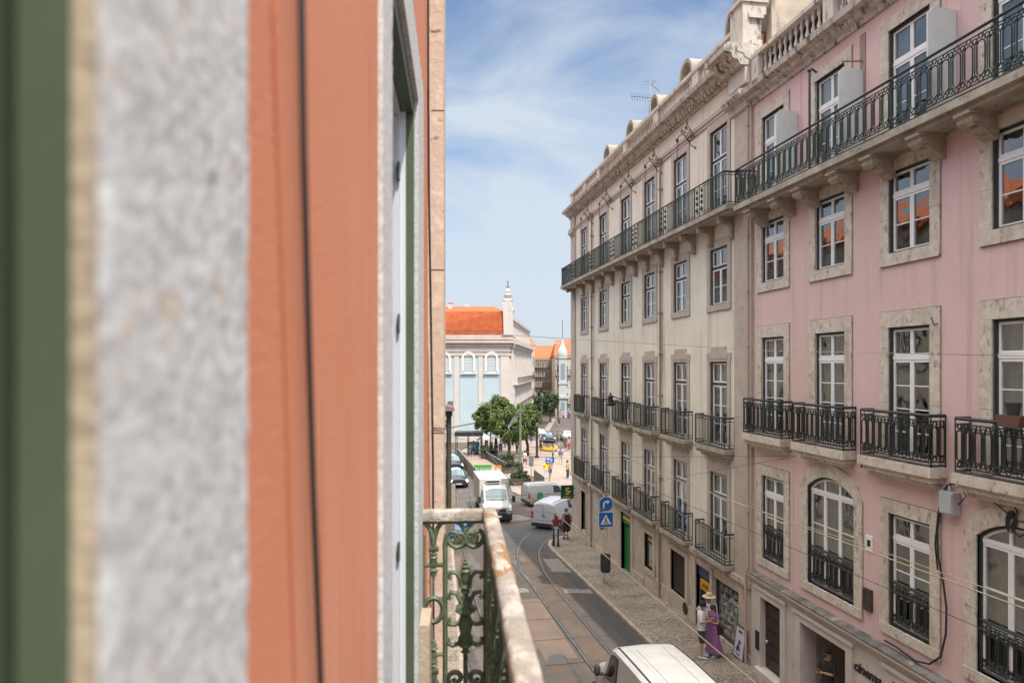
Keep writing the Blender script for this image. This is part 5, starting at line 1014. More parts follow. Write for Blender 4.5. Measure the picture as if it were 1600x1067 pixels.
# ------------------------------------------------------------------ vehicles (nose towards -y)
class Body:
    def __init__(s, st): s.st = st
    def ringp(s, k):
        y, w, z0, zb, wt, zt = s.st[k]; h = [(w*.9, z0), (w, z0+.16), (w, zb), (wt, zt-.09), (wt-.13, zt), (0, zt+.035)]
        h[3] = (max(wt, 0), max(zt-.09, zb+.01)); return [Vector((-x, y, z)) for x, z in h]+[Vector((x, y, z)) for x, z in reversed(h[:-1])]
    def surf(s, t, a):
        k = min(int(t), len(s.st)-2); u = t-k; j = min(int(a), 9); v = a-j; A = s.ringp(k); B = s.ringp(k+1)
        return (A[j]*(1-v)+A[j+1]*v)*(1-u)+(B[j]*(1-v)+B[j+1]*v)*u
    def nrm(s, t, a):
        e = .02; t0 = min(max(t, e), len(s.st)-1-e); a0 = min(max(a, e), 10-e); d1 = s.surf(t0+e, a0)-s.surf(t0-e, a0); d2 = s.surf(t0, a0+e)-s.surf(t0, a0-e); n = d1.cross(d2); 
        if n.length < 1e-9: return Vector((0, 0, 1))
        n.normalize(); c = s.surf(t0, a0)-Vector((0, s.surf(t0, a0).y, .9)); return n if n.dot(c) > 0 else -n
    def patch(s, mb, t0, t1, a0, a1, off=.006, nt=6, na=4, tt=None):
        vs = []
        for i in range(nt+1):
            for j in range(na+1):
                u = i/nt; v = j/na; lo, hi = t0, t1
                if tt: lo = t0+(tt-t0)*v
                t = lo+(hi-lo)*u; a = a0+(a1-a0)*v; vs.append(s.surf(t, a)+s.nrm(t, a)*off)
        mb.add(vs, [(i*(na+1)+j, i*(na+1)+j+1, (i+1)*(na+1)+j+1, (i+1)*(na+1)+j) for i in range(nt) for j in range(na)]); return mb
    def hull(s):
        mb = MB(); n = len(s.st); vs = []
        for k in range(n): vs += s.ringp(k)
        mb.add(vs, [(i*11+j, i*11+j+1, (i+1)*11+j+1, (i+1)*11+j) for i in range(n-1) for j in range(10)]+[(i*11, i*11+10, (i+1)*11+10, (i+1)*11) for i in range(n-1)]+[tuple(range(11)), tuple(range((n-1)*11, n*11))]); return mb
def wheel(t, x, y, r=.32, w=.2):
    s_ = 1 if x > 0 else -1; mb = MB(); mb.lathe([(r*.55, -w/2), (r*.93, -w/2), (r, -w*.3), (r, w*.3), (r*.93, w/2), (r*.55, w/2)], (0, 0, 0), 20); mb.xf(Matrix.Rotation(math.pi/2, 4, 'Y')); o = put('wheel', mb.mesh('wheel', black, 40), t, (x, y, r))
    mb = MB(); mb.lathe([(.001, w/2-.03), (r*.12, w/2-.02), (r*.5, w/2-.015), (r*.62, w/2+.006), (r*.62, -w/2)], (0, 0, 0), 14); mb.xf(Matrix.Rotation(s_*math.pi/2, 4, 'Y')); put('rim', mb.mesh('rim', M('rim_grey', (.3, .3, .31), rough=.4, metal=.6), 40), o)
def carpaint(n, c, r=.25): return M('paint_'+n, c, rough=r, spec=.5)
plastic = M('bumper_plastic', (.035, .035, .037), rough=.6)
lampm = M('headlamp_glass', (.55, .57, .6), rough=.15, spec=.8); redl = M('tail_lamp', (.35, .02, .015), rough=.25)
VAN = [(-2.36, .60, .40, .62, .55, .74), (-2.32, .80, .30, .80, .70, .92), (-2.1, .90, .25, .92, .78, 1.04), (-1.5, .94, .24, 1.05, .80, 1.20), (-.72, .95, .24, 1.10, .77, 1.86), (-.4, .95, .24, 1.10, .78, 1.94), (.8, .95, .24, 1.10, .79, 1.97), (2.1, .95, .24, 1.10, .78, 1.96), (2.32, .94, .28, 1.08, .76, 1.90), (2.40, .90, .36, 1.02, .72, 1.80)]
def car_at(name, label, cat, x, y, rz, group=None, dz=0.0, pitch=True):
    t = thing(name, label, cat, (x, y, gz(y)+dz), rz, group); 
    if pitch and y < 45: t.rotation_euler = (Matrix.Rotation(-math.atan(.055), 4, 'X') @ Matrix.Rotation(rz, 4, 'Z')).to_euler()
    return t
def van(t, B, paint, side_w=True, rear=True, ribs=True, mirrors=True, sc=1.):
    b = put('body', B.hull().mesh('body', paint, 32), t)
    mb = MB(); B.patch(mb, 3.06, 3.95, 4.05, 5.95); put('windscreen', mb.mesh('windscreen', cglass), t)
    cb = MB(); B.patch(cb, 3.0, 4.0, 3.75, 6.25, .002); put('screen_seal', cb.mesh('screen_seal', plastic), t)
    for a0, a1 in ((2.12, 2.9), (7.88, 7.1)):
        mb = MB(); B.patch(mb, 3.45, 5.25, a0, a1, .004, tt=3.9); o = put('door_seal', mb.mesh('door_seal', plastic), t); mb = MB(); B.patch(mb, 3.52, 5.18, a0+(.04 if a0 < 5 else -.04), a1-(.04 if a0 < 5 else -.04), .009, tt=3.97); put('side_window', mb.mesh('side_window', cglass), o)
    mb = MB(); mb.box(-.92, .92, -2.43, -2.2, .22, .52); mb.box(-.6, .6, -2.40, -2.3, .52, .72); put('rear_bumper', MB().box(-.93, .93, 2.3, 2.46, .26, .5).mesh('rear_bumper', plastic), t)
    for s_ in (-1, 1): mb.box(s_*.935, s_*.962, -1.2, 1.2, .38, .50)
    put('bumper', mb.mesh('bumper', plastic), t)
    for s_ in (-1, 1):
        mb = MB(); mb.prism([(-2.35, .70), (-2.28, .68), (-2.02, .80), (-1.98, .95), (-2.2, .93)], s_*.74, s_*.915); put('headlight', mb.mesh('headlight', lampm), t)
        mb = MB(); mb.box(s_*.80, s_*.945, 2.28, 2.435, .80, 1.28); o = put('tail_light', mb.mesh('tail_light', redl), t); mb = MB(); mb.box(s_*.815, s_*.90, 2.43, 2.44, .98, 1.10); put('indicator', mb.mesh('indicator', M('lamp_orange', (.6, .3, .15), rough=.3)), o)
        if mirrors:
            mb = MB(); mb.box(s_*.94, s_*1.06, -1.22, -1.12, 1.18, 1.24); mb.ball((s_*1.12, -1.17, 1.32), .13, 8, (.75, .62, 1.25)); put('mirror', mb.mesh('mirror', plastic, 60), t)
        for y in (-1.52, 1.45): wheel(t, s_*.86, y)
        mb = MB()
        for y in (-1.52, 1.45): mb.prism([(y+a, .33+b) for a, b in arc(0, 0, .40, -8, 188, 12)], s_*.948, s_*.956)
        put('wheel_arch', mb.mesh('wheel_arch', plastic), t)
    mb = MB(); mb.box(-.26, .26, 2.465, 2.47, .52, .63) if not rear else mb.box(-.27, .27, 2.405, 2.415, .72, .84); put('number_plate', mb.mesh('number_plate', M('plate', (.6, .6, .58), rough=.4)), t)
    mb = MB(); mb.box(-.26, .26, -2.44, -2.43, .36, .47); put('number_plate', mb.mesh('number_plate', M('plate', (1, 1, 1))), t)
    g = MB()
    if ribs:
        for s_ in (-.5, .5): 
            g.tube([B.surf(t_, 5+s_)+Vector((0, 0, .004)) for t_ in (5.15, 6, 6.95)], .014, 6, flat=(1, .5))
        put('roof_rib', g.mesh('roof_rib', paint), t)
    # seams: doors and rear
    g = MB()
    for s_ in (-1, 1):
        for y in (-1.25, .02, 1.05): g.box(s_*.9505, s_*.9515, y-.006, y+.006, .35, 1.1)
        g.box(s_*.9505, s_*.953, -1.2, .9, 1.095, 1.105); g.tube([B.surf(t_, 3.9 if s_ < 0 else 6.1)+Vector((0, 0, .012)) for t_ in (4.6, 5, 6, 7, 7.9)], .016, 5)
    g.box(-.006, .006, 2.402, 2.41, .5, 1.75); g.box(-.62, -.1, 2.402, 2.408, 1.28, 1.29); g.box(.1, .62, 2.402, 2.408, 1.28, 1.29); g.box(-.66, .66, 2.402, 2.408, .70, .712); g.box(-.1, .1, 2.41, 2.43, 1.0, 1.04); g.box(.06, .12, 2.41, 2.44, 1.1, 1.16)
    put('panel_gap', g.mesh('panel_gap', plastic), t); return t
wp = M('paint_white', (.50, .50, .495), (.44, .44, .425), scale=2.5, rough=.35, spots=[((.36, .34, .31), 9, .66, .8, (1, .4, 1))]); wg = carpaint('greyish_white', (.55, .57, .62), .3)
BV = Body(VAN)
t = car_at('delivery_van', 'white van driving away below, its long white roof cut by the bottom edge', 'van', 6.28, 16.35, math.pi-.01); van(t, Body([(a*1.03, b, c, d, e+.06, f*1.09) for a, b, c, d, e, f in VAN]), wp, ribs=True)
p = at(850, 573, 45.6); hx, hy = math.sin(math.radians(36)), math.cos(math.radians(36))
SV = [(a*.9, b*.96, c, d, e*1.04, f*.965) for a, b, c, d, e, f in VAN]
t = car_at('small_van', 'pale grey-white small van turning right at the corner, seen from behind', 'van', p.x+2.1*hx, p.y+2.1*hy, math.pi-math.radians(36), pitch=False); van(t, BV, wg, ribs=False); t.scale = (.95, .9, .95)
p = at(857, 573, 54.5); t2 = car_at('small_van', 'white van with a green disc and open window, waiting behind the turning van', 'van', p.x, p.y, math.radians(100), pitch=False); van(t2, BV, wp, ribs=False); t2.scale = (.92, .82, .88)
mb = MB(); mb.lathe([(.01, 0), (.32, 0), (.32, .01)], (0, 0, 0), 16); mb.xf(Matrix.Translation((-.965, 1.3, 1.0)) @ Matrix.Rotation(-math.pi/2, 4, 'Y')); mb2 = MB(); mb2.lathe([(.01, 0), (.32, 0), (.32, .01)], (0, 0, 0), 16); mb2.xf(Matrix.Translation((.965, 1.3, 1.0)) @ Matrix.Rotation(math.pi/2, 4, 'Y')); put('green_disc', mb2.mesh('green_disc', M('disc_green', (.06, .3, .12), rough=.5)), t2); put('green_disc', mb.mesh('green_disc', M('disc_green', (.06, .3, .12), rough=.5)), t2)
# box truck
bt_ = car_at('box_truck', 'white refrigerated box truck with dark grille, facing the viewer on the tram street', 'truck', 6.75, 50.0, 0, pitch=False)
CAB = [(-2.75, .70, .42, .75, .62, .92), (-2.70, .92, .32, .95, .80, 1.08), (-2.45, 1.0, .28, 1.1, .86, 1.24), (-2.05, 1.02, .28, 1.25, .88, 1.42), (-1.35, 1.02, .28, 1.3, .86, 2.12), (-1.15, 1.02, .28, 1.3, .87, 2.22), (-.55, 1.02, .28, 1.3, .88, 2.24)]
CB = Body(CAB); put('cab', CB.hull().mesh('cab', wp, 32), bt_)
mb = MB(); CB.patch(mb, 3.0, 4.0, 3.8, 6.2, .003); put('screen_seal', mb.mesh('screen_seal', plastic), bt_); mb = MB(); CB.patch(mb, 3.06, 3.94, 4.0, 6.0, .008); put('windscreen', mb.mesh('windscreen', M('screen_bluegrey', (.13, .18, .20), rough=.08, spec=.8)), bt_)
for a0, a1 in ((2.12, 2.9), (7.88, 7.1)): mb = MB(); CB.patch(mb, 3.5, 5.6, a0, a1, .006, tt=3.9); put('side_window', mb.mesh('side_window', cglass), bt_)
mb = MB(); mb.box(-1.06, 1.06, -.45, 3.6, .85, 2.72); put('cargo_box', mb.mesh('cargo_box', M('box_white', (.70, .70, .70), (.62, .62, .61), scale=1.5, rough=.5)), bt_)
mb = MB(); mb.box(-1.068, -1.0605, -.40, 3.55, .93, 2.67); put('side_panel', mb.mesh('side_panel', M('panel_khaki', (.26, .22, .16), (.20, .165, .12), scale=1.2, rough=.6)), bt_)  # thin brown panel laid over the left side only, making that side darker
for s_ in (-1, 1):
    mb = MB(); mb.box(s_*1.03, s_*1.075, -.465, -.42, .85, 2.72); mb.box(s_*1.03, s_*1.075, -.46, 3.6, 2.68, 2.735); mb.box(s_*1.03, s_*1.072, -.46, 3.6, .83, .92)
    put('corner_trim', mb.mesh('corner_trim', M('alu', (1, 1, 1))), bt_)
mb = MB(); mb.box(-.62, .42, -.72, -.46, 2.36, 2.66); o = put('cooling_unit', mb.mesh('cooling_unit', wp), bt_); mb = MB(); mb.box(-.56, .36, -.735, -.72, 2.50, 2.62); mb.box(-.56, .36, -.735, -.72, 2.39, 2.42); put('vent', mb.mesh('vent', plastic), o)
mb = MB(); mb.prism([(-1.1, 2.2), (-.47, 2.2), (-.47, 2.34), (-.8, 2.30)], -.8, .8); put('roof_fairing', mb.mesh('roof_fairing', wp), bt_)
mb = MB(); mb.box(-.98, .98, -2.84, -2.55, .25, .62); mb.box(-.55, .55, -2.80, -2.68, .78, .98); mb.box(-.6, .6, -2.82, -2.7, .60, .70)
for s_ in (-1, 1): mb.box(s_*.96, s_*1.03, -2.5, -1.9, .3, .75)
put('bumper', mb.mesh('bumper', plastic), bt_); mb = MB(); mb.box(-.26, .26, -2.855, -2.84, .42, .54); put('number_plate', mb.mesh('number_plate', M('plate', (1, 1, 1))), bt_)
mb = MB(); mb.box(-.05, .05, -2.83, -2.80, .82, .96); put('badge', mb.mesh('badge', M('alu', (1, 1, 1))), bt_)
for s_ in (-1, 1):
    mb = MB(); mb.prism([(-2.78, .86), (-2.66, .84), (-2.36, 1.12), (-2.42, 1.2), (-2.66, 1.04)], s_*.66, s_*.97); put('headlight', mb.mesh('headlight', lampm), bt_)
    mb = MB(); mb.box(s_*1.0, s_*1.16, -1.98, -1.92, 1.42, 1.5); mb.box(s_*1.12, s_*1.34, -2.0, -1.86, 1.28, 1.72); put('mirror', mb.mesh('mirror', plastic), bt_)
    for y in (-1.95, 2.2): wheel(bt_, s_*.92, y, .36)
# cars
CAR = [(-2.02, .50, .40, .55, .45, .66), (-1.98, .74, .26, .68, .62, .76), (-1.75, .84, .22, .76, .66, .86), (-.95, .88, .20, .88, .68, .98), (-.25, .88, .20, .90, .60, 1.40), (.15, .88, .20, .91, .61, 1.46), (1.2, .88, .20, .93, .60, 1.42), (1.75, .85, .24, .95, .58, 1.22), (1.96, .80, .30, .85, .60, .98), (2.02, .70, .40, .70, .55, .80)]
def car(t, body, roof=None):
    B = Body(CAR); put('body', B.hull().mesh('body', body, 35), t)
    mb = MB(); B.patch(mb, 3.05, 3.95, 3.9, 6.1, .006); put('windscreen', mb.mesh('windscreen', M('screen_bluegrey', (1, 1, 1))), t); mb = MB(); B.patch(mb, 6.2, 6.95, 3.9, 6.1, .006); put('rear_window', mb.mesh('rear_window', cglass), t)
    mb = MB()
    for a0, a1 in ((2.15, 2.92), (7.85, 7.08)): B.patch(mb, 3.5, 6.5, a0, a1, .006, tt=4)
    put('side_window', mb.mesh('side_window', cglass), t)
    if roof: mb = MB(); B.patch(mb, 4.0, 6.2, 3.2, 6.8, .008); B.patch(mb, 3.0, 4.0, 3.0, 3.8, .008); B.patch(mb, 3.0, 4.0, 6.2, 7.0, .008); put('roof_panel', mb.mesh('roof_panel', roof), t)
    mb = MB(); mb.box(-.55, .55, -2.06, -1.9, .30, .46); mb.box(-.5, .5, -2.05, -1.95, .56, .66); put('rear_bumper', MB().box(-.8, .8, 1.95, 2.06, .3, .5).mesh('rear_bumper', plastic), t); put('bumper', mb.mesh('bumper', plastic), t)
    mb = MB(); mb.box(-.26, .26, -2.075, -2.06, .38, .48); put('number_plate', mb.mesh('number_plate', M('plate', (1, 1, 1))), t)
    for s_ in (-1, 1):
        mb = MB(); mb.prism([(-2.0, .60), (-1.7, .64), (-1.55, .80), (-1.9, .74)], s_*.5, s_*.83); put('headlight', mb.mesh('headlight', lampm), t)
        mb = MB(); mb.box(s_*.56, s_*.8, 1.9, 2.03, .68, .82); put('tail_light', mb.mesh('tail_light', redl), t)
        mb = MB(); mb.ball((s_*.98, -.75, 1.0), .1, 6, (1, .6, .8)); put('mirror', mb.mesh('mirror', body), t)
        for y in (-1.25, 1.25): wheel(t, s_*.80, y, .31, .19)
nb_ = carpaint('navy_black', (.012, .02, .035), .2); mint = carpaint('mint', (.36, .60, .55), .3)
p = at(715.5, 573, 61.5); tx = car_at('taxi', 'black taxi with mint green roof, first in the queue left of the truck', 'car', p.x, p.y+2, math.radians(3), 'taxis queueing on the left', pitch=False); car(tx, nb_, mint)
mb = MB(); mb.box(-.18, .18, -.05, .05, 1.5, 1.6); put('roof_sign', mb.mesh('roof_sign', white), tx)
p = at(709, 573, 71.5); dup(tx, (p.x, p.y+2, gz(p.y)), math.radians(5), 'second black taxi with mint green roof, waiting behind the first one')
p = at(714, 573, 41.2); c2 = car_at('parked_car', 'bright blue car glimpsed through the scrolled iron of the balcony', 'car', p.x, p.y+1.2, math.radians(-3)); car(c2, carpaint('blue', (.05, .14, .42), .3))
p = at(857, 573, 101); c3 = car_at('hatchback', 'dark blue hatchback coming down the far street beyond the square', 'car', p.x, p.y, math.radians(-8), pitch=False); car(c3, carpaint('darkblue', (.04, .06, .09), .25))
p = at(886, 573, 103); c4 = car_at('hatchback', 'white hatchback on the far street beside the cream corner', 'car', p.x, p.y, math.radians(172), pitch=False); car(c4, carpaint('white', (1, 1, 1)))
# yellow tuk-tuk
p = at(857, 573, 88.5); tk = car_at('tuk_tuk', 'yellow tuk-tuk with a dark canopy crossing beyond the square', 'tuk-tuk', p.x, p.y, math.radians(70), pitch=False)
mb = MB(); mb.prism([(-1.3, .35), (1.2, .35), (1.25, .95), (.5, 1.0), (.3, .7), (-.2, .7), (-.45, 1.05), (-1.0, 1.0), (-1.35, .7)], -.62, .62); put('body', mb.mesh('body', carpaint('yellow', (.75, .47, .03), .3)), tk)
mb = MB(); mb.prism([(-.95, 1.62), (1.15, 1.66), (1.2, 1.76), (0, 1.86), (-.9, 1.76)], -.66, .66); put('canopy', mb.mesh('canopy', plastic), tk)
mb = MB()
for s_ in (-.58, .58):
    for a, b in ((-.5, -.9), (1.1, 1.1), (.3, .3)): mb.tube([(s_, a, .95), (s_, b, 1.68)], .03, 5)
put('canopy_post', mb.mesh('canopy_post', black), tk)
for x, y in ((0, -1.1), (-.55, .8), (.55, .8)): wheel(tk, x or .01, y, .26, .14)
tk.scale = (.85,)*3

# ------------------------------------------------------------------ people
skin = M('skin', (.48, .27, .19), rough=.6); haird = M('hair_dark', (.03, .02, .015), rough=.6); hairr = M('hair_auburn', (.16, .06, .03), rough=.6); shoe = M('shoe_pale', (.5, .52, .58), rough=.6)
cloth = lambda n, c: M('cloth_'+n, c, tuple(q*.8 for q in c), scale=14, rough=.9, bump=.3, bscale=30)
def skinmesh(vs, es, rs, name, mat, sub=1):
    me = bpy.data.meshes.new(name+'_rig'); me.from_pydata(vs, es, []); o = bpy.data.objects.new('tmp', me); C.objects.link(o); m = o.modifiers.new('skin', 'SKIN'); m.use_smooth_shade = True
    for i, r in enumerate(rs): me.skin_vertices[0].data[i].radius = (r, r) if not isinstance(r, tuple) else r; me.skin_vertices[0].data[i].use_root = (i == 0)
    s2 = o.modifiers.new('sub', 'SUBSURF'); s2.levels = sub; s2.render_levels = sub; bpy.context.view_layer.update()
    n = bpy.data.meshes.new_from_object(o.evaluated_get(bpy.context.evaluated_depsgraph_get())); bpy.data.objects.remove(o); n.name = name; n.materials.clear(); n.materials.append(mat); n.polygons.foreach_set('use_smooth', [True]*len(n.polygons)); return n
def addmesh(me, mb):      # merge extra geometry (face, fingers) into a skinned body
    bm = bmesh.new(); bm.from_mesh(me); e = bpy.data.meshes.new('e'); e.from_pydata(mb.v, [], mb.f); e.polygons.foreach_set('use_smooth', [True]*len(e.polygons)); bm.from_mesh(e); bm.to_mesh(me); bm.free(); bpy.data.meshes.remove(e)
BASE = dict(pel=(0, 0, .95), sp=(0, 0, 1.13), ch=(0, 0, 1.34), nk=(0, .005, 1.47), nk2=(0, -.005, 1.54), hd=(0, -.01, 1.63), ht=(0, -.005, 1.69),
            shL=(-.17, 0, 1.41), elL=(-.23, .03, 1.13), wrL=(-.22, -.07, .88), shR=(.17, 0, 1.41), elR=(.23, .03, 1.13), wrR=(.22, -.07, .88),
            hiL=(-.09, 0, .90), knL=(-.10, -.02, .50), anL=(-.10, .02, .09), toL=(-.115, -.15, .035), hiR=(.09, 0, .90), knR=(.10, -.02, .50), anR=(.10, .02, .09), toR=(.115, -.15, .035))
def figure(label, loc, rz, H=1.72, pose={}, top=None, sleeve=.5, bottom=None, shoes=shoe, hair='short', hairm=haird, hat=None, name='person', fem=0, hands=True, skinm=skin, bag=None, group=None):
    t = thing(name, label, 'person', loc, rz, group); t.scale = (H/1.72,)*3; J = {k: Vector(v) for k, v in {**BASE, **pose}.items()}
    K = ['pel', 'sp', 'ch', 'nk', 'nk2', 'hd', 'ht', 'shL', 'elL', 'wrL', 'shR', 'elR', 'wrR', 'hiL', 'knL', 'anL', 'toL', 'hiR', 'knR', 'anR', 'toR']
    R = dict(pel=.12, sp=.105, ch=.12, nk=.06, nk2=.052, hd=.088, ht=.075, shL=.055, shR=.055, elL=.04, elR=.04, wrL=.027, wrR=.027, hiL=.082, hiR=.082, knL=.055, knR=.055, anL=.036, anR=.036, toL=.032, toR=.032)
    E_ = [('pel', 'sp'), ('sp', 'ch'), ('ch', 'nk'), ('nk', 'nk2'), ('nk2', 'hd'), ('hd', 'ht'), ('ch', 'shL'), ('shL', 'elL'), ('elL', 'wrL'), ('ch', 'shR'), ('shR', 'elR'), ('elR', 'wrR'), ('pel', 'hiL'), ('hiL', 'knL'), ('knL', 'anL'), ('anL', 'toL'), ('pel', 'hiR'), ('hiR', 'knR'), ('knR', 'anR'), ('anR', 'toR')]
    me = skinmesh([tuple(J[k]) for k in K], [(K.index(a), K.index(b)) for a, b in E_], [R[k] for k in K], 'body', skinm)
    ex = MB(); hd = J['hd']; f = (J['hd']-J['nk2']); fw = J.get('face', Vector((0, -1, -.15))); fw = Vector(fw).normalized(); sd = Vector((-fw.y, fw.x, 0)).normalized()
    ex.tube([hd+fw*.08+Vector((0, 0, .015)), hd+fw*.108-Vector((0, 0, .02)), hd+fw*.09-Vector((0, 0, .03))], [.008, .014, .012], 6)     # nose
    ex.tube([hd+fw*.088-sd*.02-Vector((0, 0, .05)), hd+fw*.093-Vector((0, 0, .052)), hd+fw*.088+sd*.02-Vector((0, 0, .05))], .006, 5)
    for s_ in (-1, 1): ex.ball(hd+sd*s_*.088, .02, 5, (.5, 1, 1.4))
    if hands:
        for s_, e, w in ((-1, J['elL'], J['wrL']), (1, J['elR'], J['wrR'])):
            d = (w-e).normalized(); side = Vector((d.y, -d.x, 0)); side = side.normalized() if side.length > .2 else Vector((0, -1, 0)); side = (Vector((0, -1, 0))-d*d.dot(Vector((0, -1, 0)))).normalized() if abs(d.y) < .8 else Vector((1, 0, 0)); palm = d.cross(side)
            ex.tube([w-d*.01, w+d*.04, w+d*.085], [.026, .036, .034], 8, flat=(1, .5), up=side)
            for q, ln in enumerate((.062, .072, .068, .052)):
                b0 = w+d*.08+side*(.027-.018*q); ex.tube([b0, b0+d*ln*.5, b0+d*ln*.85+palm*s_*ln*.25, b0+d*ln*.95+palm*s_*ln*.5], [.0085, .008, .0075, .006], 5)
            b0 = w+d*.03+side*.03; ex.tube([b0, b0+side*.025+d*.03, b0+side*.03+d*.058], [.011, .010, .008], 5)
    addmesh(me, ex); put('body', me, t)
    if top:
        mb = MB(); mb.tube([J['ch']+Vector((0, 0, .13)), J['ch']+Vector((0, 0, .09)), J['ch']+Vector((0, 0, .02)), J['sp'], J['pel']+Vector((0, 0, .04)), J['pel']-Vector((0, 0, .06))], [.075, .145, .165, .15-.02*fem, .155, .165], 14, flat=(1.18-.08*fem, .82), up=(1, 0, 0))
        for a, b, c in (('shL', 'elL', 'wrL'), ('shR', 'elR', 'wrR')):
            P = [J['ch'].lerp(J[a], .55)+Vector((0, 0, .04)), J[a]+Vector((0, 0, .01)), J[a].lerp(J[b], min(1, sleeve*1.6))]; rr = [.075, .078, .066]
            if sleeve > .62: P += [J[b].lerp(J[c], (sleeve-.62)/.38)]; rr += [.045]
            mb.tube(P, rr, 10)
        put('top', mb.mesh('top', top, 70), t)
    if bottom:
        kind, bm_ = bottom; mb = MB()
        if kind in ('shorts', 'trousers'):
            k = .92 if kind == 'shorts' else 1
            mb.tube([J['pel']+Vector((0, 0, .10)), J['pel'], J['pel']-Vector((0, 0, .1))], [.145, .158, .15], 12, flat=(1.15, .85), up=(1, 0, 0))
            for a, b, c in (('hiL', 'knL', 'anL'), ('hiR', 'knR', 'anR')):
                P = [J[a]+Vector((0, 0, .0)), J[a].lerp(J[b], .5), J[a].lerp(J[b], .97)]; rr = [.105, .095, .088]
                if kind == 'trousers': P += [J[b].lerp(J[c], .5), J[b].lerp(J[c], .97)]; rr = [.105, .09, .07, .062, .058]
                mb.tube(P, rr, 10)
        else:
            z1 = .45 if kind == 'skirt' else (.62 if kind == 'mini' else .16); mb.tube([J['pel']+Vector((0, 0, .13)), J['pel']+Vector((0, 0, .02)), Vector((J['pel'].x, J['pel'].y, (J['pel'].z+z1)/2)), Vector((J['pel'].x, J['pel'].y+.02, z1))], [.125, .165, .19 if kind != 'dress' else .2, .2 if kind != 'dress' else .27], 40, flat=(1.1, .95), up=(1, 0, 0))
            for i_, v_ in enumerate(mb.v):
                k_ = i_//40; q_ = (i_ % 40)/40*6.283; m_ = 1+(0, .0, .05, .11)[k_]*(math.sin(9*q_)+.5*math.sin(5*q_+1)); mb.v[i_] = (J['pel'].x+(v_[0]-J['pel'].x)*m_, J['pel'].y+(v_[1]-J['pel'].y)*m_, v_[2])
        put('lower_clothing', mb.mesh('lower_clothing', bm_, 70), t)
    mb = MB()
    for a, b in (('anL', 'toL'), ('anR', 'toR')):
        A, B_ = J[a], J[b]; d = (B_-A); d.z = 0; d.normalize(); z = B_.z-.035
        mb.tube([Vector((A.x, A.y, z+.05))-d*.06, Vector((A.x, A.y, z+.055)), Vector((B_.x, B_.y, z+.042)), Vector((B_.x, B_.y, z+.03))+d*.06], [.036, .048, .045, .03], 8, flat=(1, 1), up=(0, 0, 1))
    put('shoes', mb.mesh('shoes', shoes, 70), t)
    if hair:
        mb = MB(); mb.ball(hd+Vector((0, .012, .035))-fw*.012, .104, 9, (1, 1.05, .95))
        if hair == 'long': mb.tube([hd-fw*.04+Vector((0, 0, .03)), hd-fw*.075-Vector((0, 0, .08)), hd-fw*.085-Vector((0, 0, .2)), hd-fw*.08-Vector((0, 0, .3))], [.09, .09, .075, .03], 9, flat=(1.1, .6), up=(1, 0, 0))
        if hair == 'bun': mb.ball(hd-fw*.1+Vector((0, 0, .06)), .045, 6)
        put('hair', mb.mesh('hair', hairm, 70), t)
    if hat:
        mb = MB(); kd, hm = hat; c = hd+Vector((0, 0, .055))-fw*.01
        if kd == 'cap': mb.lathe([(.108, 0), (.112, .02), (.10, .06), (.06, .09), (.01, .098)], c, 14); mb.tube([c+fw*.09+Vector((0, 0, .01)), c+fw*.14, c+fw*.185-Vector((0, 0, .01))], [.075, .07, .045], 8, flat=(1, .12), up=sd)
        else: mb.lathe([(.225, -.012), (.225, .0), (.11, .018), (.108, .07), (.095, .115), (.05, .125), (.01, .122)], c, 20)
        put('hat', mb.mesh('hat', hm, 60), t)
    if bag:
        mb = MB(); c = J['ch']
        if bag[0] == 'pack': mb.box(-.14, .14, .12, .26, 1.02, 1.42); mb.box(-.1, .1, .26, .30, 1.05, 1.25); [mb.tube([(s_*.1, .13, 1.42), (s_*.12, 0, 1.49), (s_*.12, -.13, 1.36), (s_*.12, -.1, 1.1)], .018, 5) for s_ in (-1, 1)]
        else: mb.box(.17, .26, -.02, .2, .78, 1.02); mb.tube([(.2, .1, 1.0), (.12, .06, 1.4), (.0, -.05, 1.5)], .01, 5)
        put('bag', mb.mesh('bag', bag[1], 40), t)
    return t
phone = dict(elL=(-.23, -.02, 1.15), wrL=(-.08, -.25, 1.20), elR=(.23, -.02, 1.15), wrR=(.06, -.26, 1.22), face=(0, -1, -.6), hd=(0, -.05, 1.61), ht=(0, -.05, 1.67), nk2=(0, -.03, 1.53))
def gp2(px, py): return G(px, py, .13)
p = gp2(1096, 1027); figure('man in white t-shirt, navy cap and dark shorts looking down, outside the souvenir shop', p, math.radians(62), 1.80, pose={**phone, 'toL': (-.13, -.14, .035), 'anL': (-.12, .02, .09)}, top=cloth('white', (.70, .69, .68)), sleeve=.55, bottom=('shorts', cloth('olive', (.06, .06, .045))), hat=('cap', cloth('navy', (.025, .025, .05))))
p = gp2(1115, 1024); figure('woman in a long purple dress with a black shoulder bag', p, math.radians(-70), 1.66, pose=phone, top=cloth('purple', (.30, .12, .29)), sleeve=.18, bottom=('dress', cloth('purple', (1, 1, 1))), hair='long', fem=1, bag=('side', black))
p = gp2(1108, 1010); figure('person in a wide straw hat and white blouse, behind the couple by the shop window', p, math.radians(-15), 1.74, pose=dict(elL=(-.36, .06, 1.2), wrL=(-.2, -.02, 1.05), face=(.3, -1, -.2)), top=cloth('white', (1, 1, 1)), sleeve=.8, bottom=('trousers', cloth('lilac', (.3, .26, .34))), hat=('sun', M('straw', (.62, .50, .33), (.5, .4, .26), scale=20, rough=.9)), hair='short', fem=1)
walk = dict(knL=(-.10, -.14, .52), anL=(-.10, -.16, .10), toL=(-.11, -.33, .05), knR=(.10, .06, .50), anR=(.10, .24, .13), toR=(.11, .10, .035), wrL=(-.22, .08, .90), wrR=(.22, -.2, .92))
